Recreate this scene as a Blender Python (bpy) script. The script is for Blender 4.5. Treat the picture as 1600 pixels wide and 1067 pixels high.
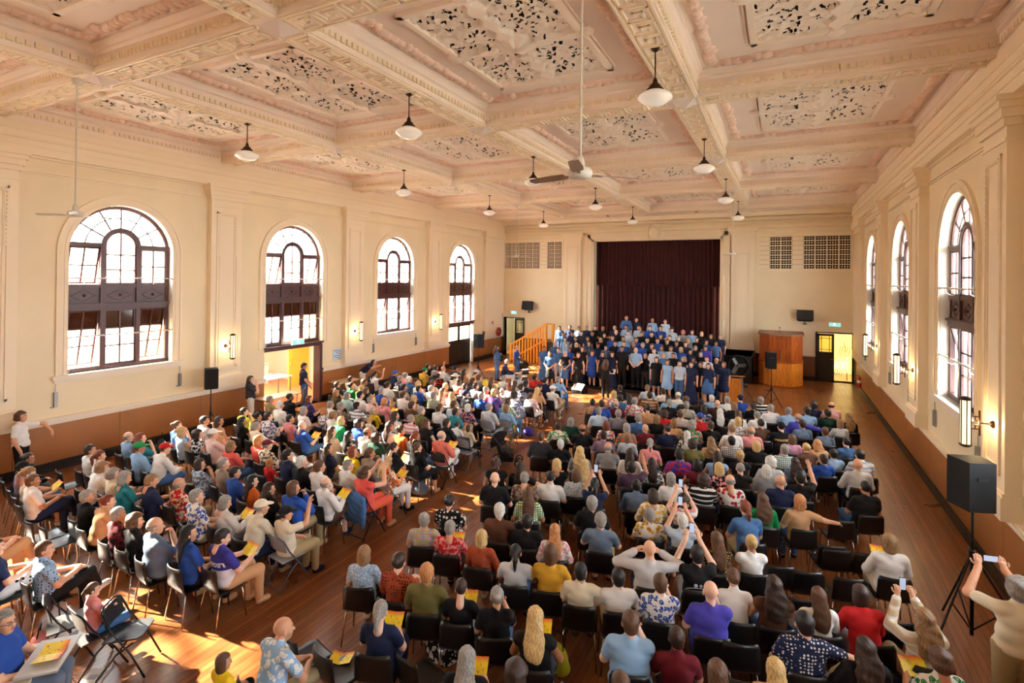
import bpy, bmesh, math, random
import numpy as np
from mathutils import Matrix, Vector

for o in list(bpy.data.objects):
    bpy.data.objects.remove(o)
scene = bpy.context.scene
COL = scene.collection
rng = random.Random(7)

# ---------------------------------------------------------------- camera
F_PX, YAW, PITCH, ROLL, SHIFT_PX, CAM_Z = 830.84, 0.4698, -0.0044, 0.0109, -101.94, 4.861
c_, s_ = math.cos(YAW), math.sin(YAW)
fw = Vector((-s_, c_, 0)); rt = Vector((c_, s_, 0)); up = Vector((0, 0, 1))
F2 = fw * math.cos(PITCH) - up * math.sin(PITCH)
U2 = up * math.cos(PITCH) + fw * math.sin(PITCH)
R3 = rt * math.cos(ROLL) + U2 * math.sin(ROLL)
U3 = U2 * math.cos(ROLL) - rt * math.sin(ROLL)
cd = bpy.data.cameras.new('camera')
cd.sensor_width = 36.0
cd.lens = F_PX * 36.0 / 1600.0
cd.shift_y = SHIFT_PX / 1600.0
cd.clip_start = 0.05
cd.clip_end = 500
cam = bpy.data.objects.new('camera', cd)
COL.objects.link(cam)
cam.matrix_world = Matrix(((R3.x, U3.x, -F2.x, 0), (R3.y, U3.y, -F2.y, 0), (R3.z, U3.z, -F2.z, CAM_Z), (0, 0, 0, 1)))
scene.camera = cam

# ---------------------------------------------------------------- sky, sun, exposure
world = bpy.data.worlds.new('sky')
scene.world = world
world.use_nodes = True
wn = world.node_tree.nodes
wn['Background'].inputs[0].default_value = (0.84, 0.93, 1.0, 1)
wn['Background'].inputs[1].default_value = 22.0
SUN_SLOPE, SUN_ELEV = 0.17, math.radians(32)
sd = bpy.data.lights.new('sun', 'SUN')
sd.energy = 72.0
sd.color = (1.0, 0.88, 0.68)
sd.angle = math.radians(1.4)
sun = bpy.data.objects.new('sun', sd)
COL.objects.link(sun)
hd = Vector((1, SUN_SLOPE, 0)).normalized() * math.cos(SUN_ELEV)
sun.rotation_euler = Vector((hd.x, hd.y, -math.sin(SUN_ELEV))).to_track_quat('-Z', 'Y').to_euler()
sun.location = (-40, 0, 30)
scene.view_settings.view_transform = 'Standard'
scene.view_settings.look = 'None'
scene.view_settings.exposure = 0.92
scene.view_settings.gamma = 1.0
scene.view_settings.use_curve_mapping = False
scene.cycles.max_bounces = 10
scene.cycles.diffuse_bounces = 7
scene.cycles.transparent_max_bounces = 12
scene.cycles.caustics_reflective = False
scene.cycles.caustics_refractive = False
scene.cycles.sample_clamp_indirect = 6.0

# ---------------------------------------------------------------- helpers
def srgb(r, g, b):
    def f(c):
        c /= 255.0
        return c / 12.92 if c <= 0.04045 else ((c + 0.055) / 1.055) ** 2.4
    return (f(r), f(g), f(b), 1.0)

MATS = {}
def mat(name, col, rough=0.6, metal=0.0, emit=None, estr=0.0, bump=0.0, bscale=30.0, var=0.0, vscale=3.0, spec=0.5):
    if name in MATS:
        return MATS[name]
    m = bpy.data.materials.new(name)
    m.use_nodes = True
    nt = m.node_tree
    b = nt.nodes['Principled BSDF']
    col = tuple(col) if len(col) == 4 else (*col, 1)
    b.inputs['Base Color'].default_value = col
    b.inputs['Roughness'].default_value = rough
    b.inputs['Metallic'].default_value = metal
    b.inputs['Specular IOR Level'].default_value = spec
    if emit:
        b.inputs['Emission Color'].default_value = (*emit[:3], 1)
        b.inputs['Emission Strength'].default_value = estr
    if var > 0 or bump > 0:
        tc = nt.nodes.new('ShaderNodeTexCoord')
        if var > 0:
            n = nt.nodes.new('ShaderNodeTexNoise')
            n.inputs['Scale'].default_value = vscale
            n.inputs['Detail'].default_value = 5
            nt.links.new(tc.outputs['Object'], n.inputs['Vector'])
            r = nt.nodes.new('ShaderNodeValToRGB')
            r.color_ramp.elements[0].position = 0.3
            r.color_ramp.elements[1].position = 0.7
            r.color_ramp.elements[0].color = (*[c * (1 - var) for c in col[:3]], 1)
            r.color_ramp.elements[1].color = (*[min(1, c * (1 + var * .5)) for c in col[:3]], 1)
            nt.links.new(n.outputs['Fac'], r.inputs['Fac'])
            nt.links.new(r.outputs['Color'], b.inputs['Base Color'])
        if bump > 0:
            n2 = nt.nodes.new('ShaderNodeTexNoise')
            n2.inputs['Scale'].default_value = bscale
            n2.inputs['Detail'].default_value = 4
            nt.links.new(tc.outputs['Object'], n2.inputs['Vector'])
            bp = nt.nodes.new('ShaderNodeBump')
            bp.inputs['Strength'].default_value = bump
            bp.inputs['Distance'].default_value = 0.02
            nt.links.new(n2.outputs['Fac'], bp.inputs['Height'])
            nt.links.new(bp.outputs['Normal'], b.inputs['Normal'])
    MATS[name] = m
    return m

class MB:
    """collects verts and faces of one mesh"""
    def __init__(self):
        self.v = []; self.f = []; self.mi = []
    def add(self, vs, fs, mi=0):
        o = len(self.v)
        self.v += [tuple(p) for p in vs]
        self.f += [tuple(i + o for i in f) for f in fs]
        self.mi += [mi] * len(fs)
        return self
    def box(self, x0, x1, y0, y1, z0, z1, mi=0):
        v = [(x0, y0, z0), (x1, y0, z0), (x1, y1, z0), (x0, y1, z0), (x0, y0, z1), (x1, y0, z1), (x1, y1, z1), (x0, y1, z1)]
        return self.add(v, [(0, 3, 2, 1), (4, 5, 6, 7), (0, 1, 5, 4), (1, 2, 6, 5), (2, 3, 7, 6), (3, 0, 4, 7)], mi)
    def obox(self, c, hx, hy, hz, R, mi=0):
        c = Vector(c)
        v = [c + R @ Vector((sx * hx, sy * hy, sz * hz)) for sz in (-1, 1) for sx, sy in ((-1, -1), (1, -1), (1, 1), (-1, 1))]
        return self.add(v, [(0, 3, 2, 1), (4, 5, 6, 7), (0, 1, 5, 4), (1, 2, 6, 5), (2, 3, 7, 6), (3, 0, 4, 7)], mi)
    def bar(self, a, b, w, h=None, mi=0, upv=(0, 0, 1)):
        a = Vector(a); b = Vector(b); h = h or w
        d = (b - a); L = d.length; d.normalize()
        u = Vector(upv)
        if abs(d.dot(u)) > 0.95: u = Vector((0, 1, 0))
        s = d.cross(u).normalized(); u = s.cross(d)
        R = Matrix((s, d, u)).transposed()
        return self.obox((a + b) / 2, w / 2, L / 2, h / 2, R, mi)
    def tube(self, pts, r, n=8, mi=0, closed=False, cap=True):
        pts = [Vector(p) for p in pts]
        N = len(pts)
        rs = r if isinstance(r, (list, tuple)) else [r] * N
        o = len(self.v); prev = None
        for i, p in enumerate(pts):
            if closed:
                d = pts[(i + 1) % N] - pts[i - 1]
            else:
                d = pts[min(i + 1, N - 1)] - pts[max(i - 1, 0)]
            d.normalize()
            if prev is None:
                a = Vector((0, 0, 1)) if abs(d.z) < 0.9 else Vector((1, 0, 0))
                u = d.cross(a).normalized()
            else:
                u = (prev - d * prev.dot(d)).normalized()
            prev = u
            w = d.cross(u)
            for k in range(n):
                t = 2 * math.pi * k / n
                self.v.append(tuple(p + (u * math.cos(t) + w * math.sin(t)) * rs[i]))
        for i in range(N if closed else N - 1):
            j = (i + 1) % N
            for k in range(n):
                self.f.append((o + i * n + k, o + i * n + (k + 1) % n, o + j * n + (k + 1) % n, o + j * n + k)); self.mi.append(mi)
        if cap and not closed:
            self.f.append(tuple(o + k for k in reversed(range(n)))); self.mi.append(mi)
            self.f.append(tuple(o + (N - 1) * n + k for k in range(n))); self.mi.append(mi)
        return self
    def lathe(self, prof, n=20, c=(0, 0, 0), mi=0):
        o = len(self.v)
        for (r, z) in prof:
            for k in range(n):
                t = 2 * math.pi * k / n
                self.v.append((c[0] + r * math.cos(t), c[1] + r * math.sin(t), c[2] + z))
        for i in range(len(prof) - 1):
            for k in range(n):
                self.f.append((o + i * n + k, o + i * n + (k + 1) % n, o + (i + 1) * n + (k + 1) % n, o + (i + 1) * n + k)); self.mi.append(mi)
        self.f.append(tuple(o + k for k in reversed(range(n)))); self.mi.append(mi)
        self.f.append(tuple(o + (len(prof) - 1) * n + k for k in range(n))); self.mi.append(mi)
        return self
    def prism(self, poly, fn, t0, t1, mi=0):
        """poly: 2-D outline; fn(u, v, t) -> xyz"""
        n = len(poly)
        v = [fn(u, w, t0) for u, w in poly] + [fn(u, w, t1) for u, w in poly]
        f = [tuple(reversed(range(n))), tuple(range(n, 2 * n))] + [(i, (i + 1) % n, n + (i + 1) % n, n + i) for i in range(n)]
        return self.add(v, f, mi)
    def strip(self, A, B, mi=0, closed=False):
        n = len(A); o = len(self.v)
        self.v += [tuple(p) for p in A] + [tuple(p) for p in B]
        for i in range(n if closed else n - 1):
            j = (i + 1) % n
            self.f.append((o + i, o + j, o + n + j, o + n + i)); self.mi.append(mi)
        return self
    def sphere(self, c, r, n=12, m=8, sc=(1, 1, 1), mi=0):
        prof = []
        o = len(self.v)
        for i in range(1, m):
            t = math.pi * i / m
            for k in range(n):
                p = 2 * math.pi * k / n
                self.v.append((c[0] + r * sc[0] * math.sin(t) * math.cos(p), c[1] + r * sc[1] * math.sin(t) * math.sin(p), c[2] + r * sc[2] * math.cos(t)))
        top = len(self.v); self.v.append((c[0], c[1], c[2] + r * sc[2]))
        bot = len(self.v); self.v.append((c[0], c[1], c[2] - r * sc[2]))
        for i in range(m - 2):
            for k in range(n):
                self.f.append((o + i * n + k, o + (i + 1) * n + k, o + (i + 1) * n + (k + 1) % n, o + i * n + (k + 1) % n)); self.mi.append(mi)
        for k in range(n):
            self.f.append((top, o + k, o + (k + 1) % n)); self.mi.append(mi)
            self.f.append((bot, o + (m - 2) * n + (k + 1) % n, o + (m - 2) * n + k)); self.mi.append(mi)
        return self
    def mesh(self, name, mats, smooth=False, fix=True):
        me = bpy.data.meshes.new(name)
        me.from_pydata(self.v, [], self.f)
        for m in (mats if isinstance(mats, (list, tuple)) else [mats]):
            me.materials.append(m)
        if len(set(self.mi)) > 1:
            me.polygons.foreach_set('material_index', self.mi)
        if fix:
            bm = bmesh.new(); bm.from_mesh(me)
            bmesh.ops.recalc_face_normals(bm, faces=bm.faces)
            bm.to_mesh(me); bm.free()
        if smooth:
            me.polygons.foreach_set('use_smooth', [True] * len(me.polygons))
        me.update()
        return me

def obj(name, me, parent=None, loc=(0, 0, 0), rz=0.0, label=None, cat=None, group=None, kind=None, scale=None):
    if isinstance(me, tuple):
        me = me[0].mesh(name, me[1], *me[2:])
    o = bpy.data.objects.new(name, me)
    COL.objects.link(o)
    o.location = loc
    if rz: o.rotation_euler = (0, 0, rz)
    if scale: o.scale = scale
    if parent: o.parent = parent
    if label: o['label'] = label
    if cat: o['category'] = cat
    if group: o['group'] = group
    if kind: o['kind'] = kind
    return o

def arc(cx, cz, r, a0, a1, n):
    return [(cx + r * math.cos(a0 + (a1 - a0) * i / n), cz + r * math.sin(a0 + (a1 - a0) * i / n)) for i in range(n + 1)]
# ================================================================ the hall
XL, XR, YB, YR = -16.0, 3.2, 30.08, -3.2
ZS, ZC = 8.42, 8.90            # beam soffit, coffer ceiling
STEP = 5.73
WY = [8.15 + STEP * k for k in range(-1, 4)]          # window centres
PY = [10.485 + STEP * k for k in range(-2, 3)]        # near edges of pilasters (1.05 wide)
WHW, WBOT, WSPR = 1.285, 2.33, 5.435                  # window half width, sill, springing
CREAM = mat('cream_plaster', srgb(236, 219, 184), 0.55, var=0.07, vscale=0.7, bump=0.05, bscale=8)
CREAM2 = mat('cream_moulding', srgb(240, 223, 194), 0.5, bump=0.04, bscale=10)
PINKISH = mat('ceiling_plaster', srgb(244, 228, 212), 0.6, var=0.05, vscale=1.0)
RELIEF = mat('ceiling_relief', srgb(246, 232, 214), 0.6, bump=0.15, bscale=25)
ROPE = mat('rope_relief', srgb(236, 206, 186), 0.65, bump=0.6, bscale=18)
VOID = mat('dark_void', srgb(28, 22, 18), 0.9)
BROWN = mat('brown_dado', srgb(166, 106, 54), 0.45, var=0.12, vscale=1.2)
RAIL = mat('cream_rail', srgb(234, 220, 200), 0.45)
BLACKP = mat('black_paint', srgb(30, 26, 24), 0.4)
DKWOOD = mat('purple_brown_timber', srgb(82, 46, 42), 0.35, var=0.2, vscale=4)
WHITEP = mat('white_paint', srgb(238, 232, 222), 0.5)
METAL = mat('white_metal_rod', srgb(205, 200, 190), 0.35, 0.3)
CHROME = mat('chrome', srgb(200, 195, 188), 0.22, 1.0)
BLACKM = mat('black_metal', srgb(22, 21, 22), 0.4, 0.2)
PLBLACK = mat('black_plastic', srgb(13, 12, 13), 0.55, spec=.25)
GREYM = mat('grey_metal', srgb(150, 150, 152), 0.4, 0.5)

def glass(name, tint, t=0.88):
    m = bpy.data.materials.new(name); m.use_nodes = True
    nt = m.node_tree; nt.nodes.clear()
    out = nt.nodes.new('ShaderNodeOutputMaterial')
    tr = nt.nodes.new('ShaderNodeBsdfTransparent'); tr.inputs[0].default_value = (*tint, 1)
    gl = nt.nodes.new('ShaderNodeBsdfGlossy'); gl.inputs['Roughness'].default_value = 0.08
    df = nt.nodes.new('ShaderNodeBsdfTranslucent'); df.inputs[0].default_value = (*[min(1, c * 1.02) for c in tint], 1)
    m1 = nt.nodes.new('ShaderNodeMixShader'); m1.inputs[0].default_value = 0.10
    m2 = nt.nodes.new('ShaderNodeMixShader'); m2.inputs[0].default_value = 0.04
    nt.links.new(tr.outputs[0], m1.inputs[1]); nt.links.new(df.outputs[0], m1.inputs[2])
    nt.links.new(m1.outputs[0], m2.inputs[1]); nt.links.new(gl.outputs[0], m2.inputs[2])
    nt.links.new(m2.outputs[0], out.inputs[0])
    return m
GLASS = glass('frosted_pane', (0.95, 0.96, 0.97))
AMBER = glass('amber_pane', (0.05, 0.028, 0.018))
MILKY = glass('cream_pane', (0.80, 0.74, 0.60))

# ---- floor: narrow polished boards
def floor_mat():
    m = bpy.data.materials.new('polished_boards'); m.use_nodes = True
    nt = m.node_tree; b = nt.nodes['Principled BSDF']
    tc = nt.nodes.new('ShaderNodeTexCoord')
    mp = nt.nodes.new('ShaderNodeMapping'); mp.inputs['Rotation'].default_value = (0, 0, math.pi / 2)
    nt.links.new(tc.outputs['Object'], mp.inputs[0])
    br = nt.nodes.new('ShaderNodeTexBrick')
    br.inputs['Color1'].default_value = srgb(152, 92, 48); br.inputs['Color2'].default_value = srgb(120, 68, 34)
    br.inputs['Mortar'].default_value = srgb(70, 36, 20)
    br.inputs['Scale'].default_value = 1.0; br.inputs['Mortar Size'].default_value = 0.003
    br.inputs['Brick Width'].default_value = 2.6; br.inputs['Row Height'].default_value = 0.085
    nt.links.new(mp.outputs[0], br.inputs[0])
    mp2 = nt.nodes.new('ShaderNodeMapping'); mp2.inputs['Scale'].default_value = (14, 0.9, 1)
    nt.links.new(tc.outputs['Object'], mp2.inputs[0])
    n = nt.nodes.new('ShaderNodeTexNoise'); n.inputs['Scale'].default_value = 1.6; n.inputs['Detail'].default_value = 6
    nt.links.new(mp2.outputs[0], n.inputs[0])
    mx = nt.nodes.new('ShaderNodeMixRGB'); mx.blend_type = 'OVERLAY'; mx.inputs[0].default_value = 0.55
    nt.links.new(br.outputs['Color'], mx.inputs[1]); nt.links.new(n.outputs['Fac'], mx.inputs[2])
    nt.links.new(mx.outputs[0], b.inputs['Base Color'])
    n3 = nt.nodes.new('ShaderNodeTexNoise'); n3.inputs['Scale'].default_value = 0.9; n3.inputs['Detail'].default_value = 5
    nt.links.new(tc.outputs['Object'], n3.inputs[0])
    mr = nt.nodes.new('ShaderNodeMapRange'); mr.inputs[3].default_value = 0.20; mr.inputs[4].default_value = 0.42
    nt.links.new(n3.outputs['Fac'], mr.inputs[0]); nt.links.new(mr.outputs[0], b.inputs['Roughness'])
    bp = nt.nodes.new('ShaderNodeBump'); bp.inputs['Strength'].default_value = 0.12; bp.inputs['Distance'].default_value = 0.01
    nt.links.new(br.outputs['Fac'], bp.inputs['Height']); nt.links.new(bp.outputs[0], b.inputs['Normal'])
    return m
FLOORM = floor_mat()
obj('floor', (MB().box(XL - 0.5, XR + 0.5, YR - .3, YB + 0.6, -0.12, 0.0), FLOORM), kind='structure', label='polished brown strip timber floor of the hall')
obj('ground', (MB().box(-90, 80, -80, 120, -0.6, -0.4), mat('outside_paving', srgb(190, 184, 170), 0.8)), kind='structure', label='pale paving outside the hall windows')
obj('wall_neighbour', (MB().box(-30, -26, -20, 60, -.4, 6.5), mat('neighbour_brick', srgb(176, 140, 116), .8)), kind='structure', label='brown wall of the neighbouring building outside the doorway-side windows')
obj('added_sky_shade', (MB().box(XR + .36, XR + 3.6, -12, 42, 6.95, 7.1), mat('sky_shade_board', srgb(200, 190, 176), .8)), kind='structure', label='added overhang slab blocking high sky from the booth-side windows')  # invented overhang, added to keep high sky light off the floor on this side

# ---- side walls with arched openings
def side_wall(name, X, inward, doors):
    P = lambda s, z, t=0.0: (X + inward * t, s, z)
    mb = MB()
    def quad(s0, s1, z0, z1):
        mb.add([P(s0, z0), P(s1, z0), P(s1, z1), P(s0, z1)], [(0, 1, 2, 3)])
    top = ZS + 1.05
    edges = [YR]
    for k, c in enumerate(WY):
        quad(edges[-1], c - WHW, 0, top)
        if k not in doors: quad(c - WHW, c + WHW, 0, WBOT)
        a = arc(c, WSPR, WHW, math.pi, 0, 24)
        mb.strip([P(u, z) for u, z in a], [P(u, top) for u, z in a])
        # reveal
        out = [(c - WHW, WBOT)] + a + [(c + WHW, WBOT)]
        if k in doors: out = [(c - WHW, 0)] + a + [(c + WHW, 0)]
        mb.strip([P(u, z) for u, z in out], [P(u, z, -0.34) for u, z in out], 1)
        if k not in doors: mb.add([P(c - WHW, WBOT), P(c + WHW, WBOT), P(c + WHW, WBOT, -.34), P(c - WHW, WBOT, -.34)], [(0, 1, 2, 3)], 1)
        edges.append(c + WHW)
    quad(edges[-1], YB + .02, 0, top)
    return obj(name, mb.mesh(name, [CREAM, WHITEP]), kind='structure', label='cream plaster wall with tall arched windows')
wall_left = side_wall('wall_left', XL, 1, (2, 4))
wall_right = side_wall('wall_right', XR, -1, ())
wall_left['label'] = 'cream plaster side wall with the two doorways below its arched windows'
wall_right['label'] = 'cream plaster side wall with arched windows and no doorway'

# ---- back wall with stage opening, two doorways, two vent panels
SX0, SX1, SZ0, SZ1 = -9.86, -2.92, 1.25, 7.09
DLX0, DLX1, DRX0, DRX1, DZ = -15.75, -14.42, 1.55, 3.03, 2.36
VX = [(-15.8, -11.9), (-1.07, 2.95)]; VZ0, VZ1 = 5.49, 7.14
mb = MB()
xs = sorted({XL, DLX0, DLX1, VX[0][0], VX[0][1], SX0, SX1, VX[1][0], VX[1][1], DRX0, DRX1, XR})
zs = sorted({0, SZ0, DZ, VZ0, SZ1, VZ1, ZS + 1.05})
for x0, x1 in zip(xs[:-1], xs[1:]):
    for z0, z1 in zip(zs[:-1], zs[1:]):
        xm, zm = (x0 + x1) / 2, (z0 + z1) / 2
        if SX0 < xm < SX1 and SZ0 < zm < SZ1: continue
        if DLX0 < xm < DLX1 and zm < DZ: continue
        if DRX0 < xm < DRX1 and zm < DZ: continue
        if any(a < xm < b for a, b in VX) and VZ0 < zm < VZ1: continue
        mb.add([(x0, YB, z0), (x1, YB, z0), (x1, YB, z1), (x0, YB, z1)], [(0, 1, 2, 3)])
for x0, x1, z0, z1, d in [(SX0, SX1, SZ0, SZ1, .5), (DLX0, DLX1, 0, DZ, .25), (DRX0, DRX1, 0, DZ, .25), (*VX[0], VZ0, VZ1, .6), (*VX[1], VZ0, VZ1, .6)]:
    pts = [(x0, z0), (x1, z0), (x1, z1), (x0, z1)]
    mb.strip([(u, YB, z) for u, z in pts], [(u, YB + d, z) for u, z in pts], closed=True)
wall_back = obj('wall_back', (mb, CREAM), kind='structure', label='cream end wall around the curtained stage')
obj('wall_rear', (MB().box(XL - .3, XR + .3, YR - .2, YR, 0, ZS + 1.1), CREAM), kind='structure', label='cream wall behind the viewer')

# ---- windows
def window_parts(doorish=False):
    """list of (name, MB, mats, [(pane MB ...)], pivot, key); local x along wall, y inward, z up from sill"""
    D0, D1 = -0.26, -0.17
    w, spr = WHW - 0.005, WSPR - WBOT
    tz = 3.30                                     # transom
    parts = []
    fr = MB()
    fn = lambda u, z, t: (u, t, z)
    # outer arch frame
    a_o = arc(0, spr, w, 0, math.pi, 28); a_i = arc(0, spr, w - 0.085, 0, math.pi, 28)
    ring = [(w, 0)] + a_o + [(-w, 0)]; ring_i = [(w - .085, 0)] + a_i + [(-w + .085, 0)]
    for t in (D0, D1):
        fr.strip([fn(*p, t) for p in ring], [fn(*p, t) for p in ring_i])
    fr.strip([fn(*p, D1) for p in ring_i], [fn(*p, D0) for p in ring_i])
    fr.box(-w, w, D0, D1 + .02, 0, 0.10)
    for s in (-1, 1):
        fr.box(s * .44 - .055, s * .44 + .055, D0, D1 + .03, 0.05, tz)
        x0, x1 = sorted((s * .44, s * (w - .02)))
        fr.box(x0, x1, D0, D1 + .02, tz - .055, tz + .055)
        fr.box(x0, x1, D0, D1 + .035, tz + .02, tz + .05)
    # inner arch
    ao = arc(0, tz, .495, 0, math.pi, 20); ai = arc(0, tz, .385, 0, math.pi, 20)
    for t in (D0, D1 + .03):
        fr.strip([fn(*p, t) for p in ao], [fn(*p, t) for p in ai])
    fr.strip([fn(*p, D1 + .03) for p in ao], [fn(*p, D0) for p in ao]); fr.strip([fn(*p, D1 + .03) for p in ai], [fn(*p, D0) for p in ai])
    # rails around spandrel
    fr.box(-w + .02, w - .02, D0, D1 + .02, 2.17, 2.26)
    fr.box(-w + .02, w - .02, D0, D1 + .04, 1.58, 1.76)
    fr.box(-w + .02, w - .02, D0, D1 + .08, 1.70, 1.75)
    parts.append(('frame', fr, [DKWOOD], [], None, None))
    for c, hw in ((-.845, .345), (0, .385), (.845, .345)):
        m = MB().box(c - hw, c + hw, D0 + .02, D1 - .02, 1.76, 2.17)
        pts = [(c - hw * .82, 1.965), (c, 2.11), (c + hw * .82, 1.965), (c, 1.82)]
        for i in range(4):
            p, q = pts[i], pts[(i + 1) % 4]
            m.bar((p[0], D1 - .015, p[1]), (q[0], D1 - .015, q[1]), .03, .03, upv=(0, 1, 0))
        m.sphere((c, D1 - .01, 1.965), .04, 8, 6)
        parts.append(('spandrel_panel', m, [DKWOOD], [], None, None))
    def sash(c, hw, z0, z1, rows, cols, key):
        m = MB(); fwd = .04
        y0, y1 = D0 + .015, D1
        m.box(c - hw, c - hw + fwd, y0, y1, z0, z1); m.box(c + hw - fwd, c + hw, y0, y1, z0, z1)
        m.box(c - hw, c + hw, y0, y1, z0, z0 + fwd); m.box(c - hw, c + hw, y0, y1, z1 - fwd, z1)
        gx = [c - hw + fwd + (2 * hw - 2 * fwd) * i / cols for i in range(cols + 1)]
        gz = [z0 + fwd + (z1 - z0 - 2 * fwd) * i / rows for i in range(rows + 1)]
        for x in gx[1:-1]: m.box(x - .02, x + .02, y0 + .01, y1 - .01, z0, z1)
        for z in gz[1:-1]: m.box(c - hw, c + hw, y0 + .01, y1 - .01, z - .017, z + .017)
        ps = []
        for r in range(rows):
            for q in range(cols):
                ps.append((MB().box(gx[q], gx[q + 1], y0 + .03, y0 + .036, gz[r], gz[r + 1]), 'top' if (key and key[0] == 'l' and r == rows - 1) else ''))
        parts.append(('sash', m, [DKWOOD], ps, (0, (y0 + y1) / 2, z1), key))
    sash(-.845, .345, 2.26, tz - .055, 2, 2, 'ul'); sash(.845, .345, 2.26, tz - .055, 2, 2, 'ur')
    # centre upper light with arched head
    m = MB(); y0, y1 = D0 + .015, D1
    m.box(-.385, -.345, y0, y1, 2.26, tz); m.box(.345, .385, y0, y1, 2.26, tz); m.box(-.385, .385, y0, y1, 2.26, 2.30)
    m.box(-.019, .019, y0 + .01, y1 - .01, 2.26, tz + .38)
    for z in (2.65, 3.06): m.box(-.385, .385, y0 + .01, y1 - .01, z - .017, z + .017)
    A = arc(0, tz, .385, 0, math.pi, 18); B = arc(0, tz, .35, 0, math.pi, 18)
    m.strip([fn(*p, y1) for p in A], [fn(*p, y1) for p in B]); m.strip([fn(*p, y1) for p in B], [fn(*p, y0) for p in B])
    ps = []
    for s in (-1, 1):
        for z0, z1 in ((2.30, 2.65), (2.65, 3.06)):
            x0, x1 = sorted((0, s * .345)); ps.append((MB().box(x0, x1, y0 + .03, y0 + .036, z0, z1), ''))
        q = arc(0, tz, .36, math.pi / 2 if s < 0 else 0, math.pi if s < 0 else math.pi / 2, 8)
        q = ([(0, 3.06)] + ([(.36, 3.06)] + q if s > 0 else q + [(-.36, 3.06)]))
        ps.append((MB().prism(q, fn, y0 + .03, y0 + .036), ''))
    parts.append(('sash', m, [DKWOOD], ps, None, 'uc'))
    for c, hw, key in ((-.845, .345, 'll'), (0, .385, 'lc'), (.845, .345, 'lr')):
        sash(c, hw, .10, 1.58, 3, 2, key)
    # fanlight
    m = MB(); ps = []
    R0, R1, R2 = .495, .87, w - .085
    for i in range(7):
        a = math.pi * i / 6
        if 0 < i < 6:
            # radial bars from inner arch (centre tz) to outer arch (centre spr)
            p0 = (R0 * math.cos(a), tz + R0 * math.sin(a))
            dx, dz = math.cos(a), math.sin(a)
            # ray from (0,tz): find outer hit
            b = dz * (tz - spr); cc = (tz - spr) ** 2 - R2 ** 2
            t = -b + math.sqrt(b * b - cc)
            m.bar((p0[0], D0 + .05, p0[1]), (dx * t, D0 + .05, tz + dz * t), .038, .04, upv=(0, 1, 0))
    rr = lambda a, r: (r * math.cos(a), tz + r * math.sin(a))
    def outer(a):
        dx, dz = math.cos(a), math.sin(a); b = dz * (tz - spr); cc = (tz - spr) ** 2 - R2 ** 2
        t = -b + math.sqrt(b * b - cc); return (dx * t, tz + dz * t)
    def midp(a):
        o = outer(a); i = rr(a, R0); return ((o[0] * .52 + i[0] * .48), (o[1] * .52 + i[1] * .48))
    a0 = 0.0
    m.tube([(*midp(a0 + (math.pi) * i / 24)[:1], D0 + .05, midp(math.pi * i / 24)[1]) for i in range(25)], .019, 6)
    for i in range(6):
        A = [math.pi * (i + j / 4) / 6 for j in range(5)]
        for f0, f1 in ((lambda a: rr(a, R0), midp), (midp, outer)):
            poly = [f0(a) for a in A] + [f1(a) for a in reversed(A)]
            poly = [(u, max(z, tz)) for u, z in poly]
            ps.append((MB().prism(poly, fn, D0 + .045, D0 + .051), ''))
    parts.append(('fanlight', m, [DKWOOD], ps, None, 'fan'))
    # winding rods
    m = MB()
    for z in (2.42, .92):
        m.tube([(-w, .0, z), (w, .0, z)], .02, 6)
        for x in (-w, -.44, .44, w):
            m.tube([(x, -.17, z), (x, .0, z)], .014, 6); m.sphere((x, 0, z), .032, 8, 6)
        for x in (-.845, .845):
            m.tube([(x, .0, z), (x + .05, -.02, z - .10), (x + .02, -.12, z - .16), (x, -.2, z - .13)], .012, 5)
    m.tube([(w - .03, .0, .92), (w + .01, .03, .55), (w - .05, .02, .15), (w + .02, .04, -.05)], .011, 5)
    m.tube([(-w + .03, .0, 2.42), (-w - .01, .03, 2.0), (-w + .03, .02, 1.7)], .011, 5)
    parts.append(('winding_rod', m, [METAL], [], None, None))
    return parts
WPARTS = window_parts()
_wm = []
for nm, m, mats, ps, piv, key in WPARTS:
    _wm.append((nm, m.mesh(nm, mats, nm == 'winding_rod'), [(p.mesh('pane', [GLASS]), tg) for p, tg in ps], piv, key))
OPEN = {('L', 1): 'll lr ur', ('L', 2): 'ul ur', ('L', 3): 'll lr', ('L', 4): 'll lr', ('L', 0): 'll',
        ('R', 1): 'll', ('R', 2): 'lr ll', ('R', 3): 'lr', ('R', 4): 'lr', ('R', 0): ''}
ORD = ['first', 'second', 'third', 'fourth', 'fifth']
wn_ = 0
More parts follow.
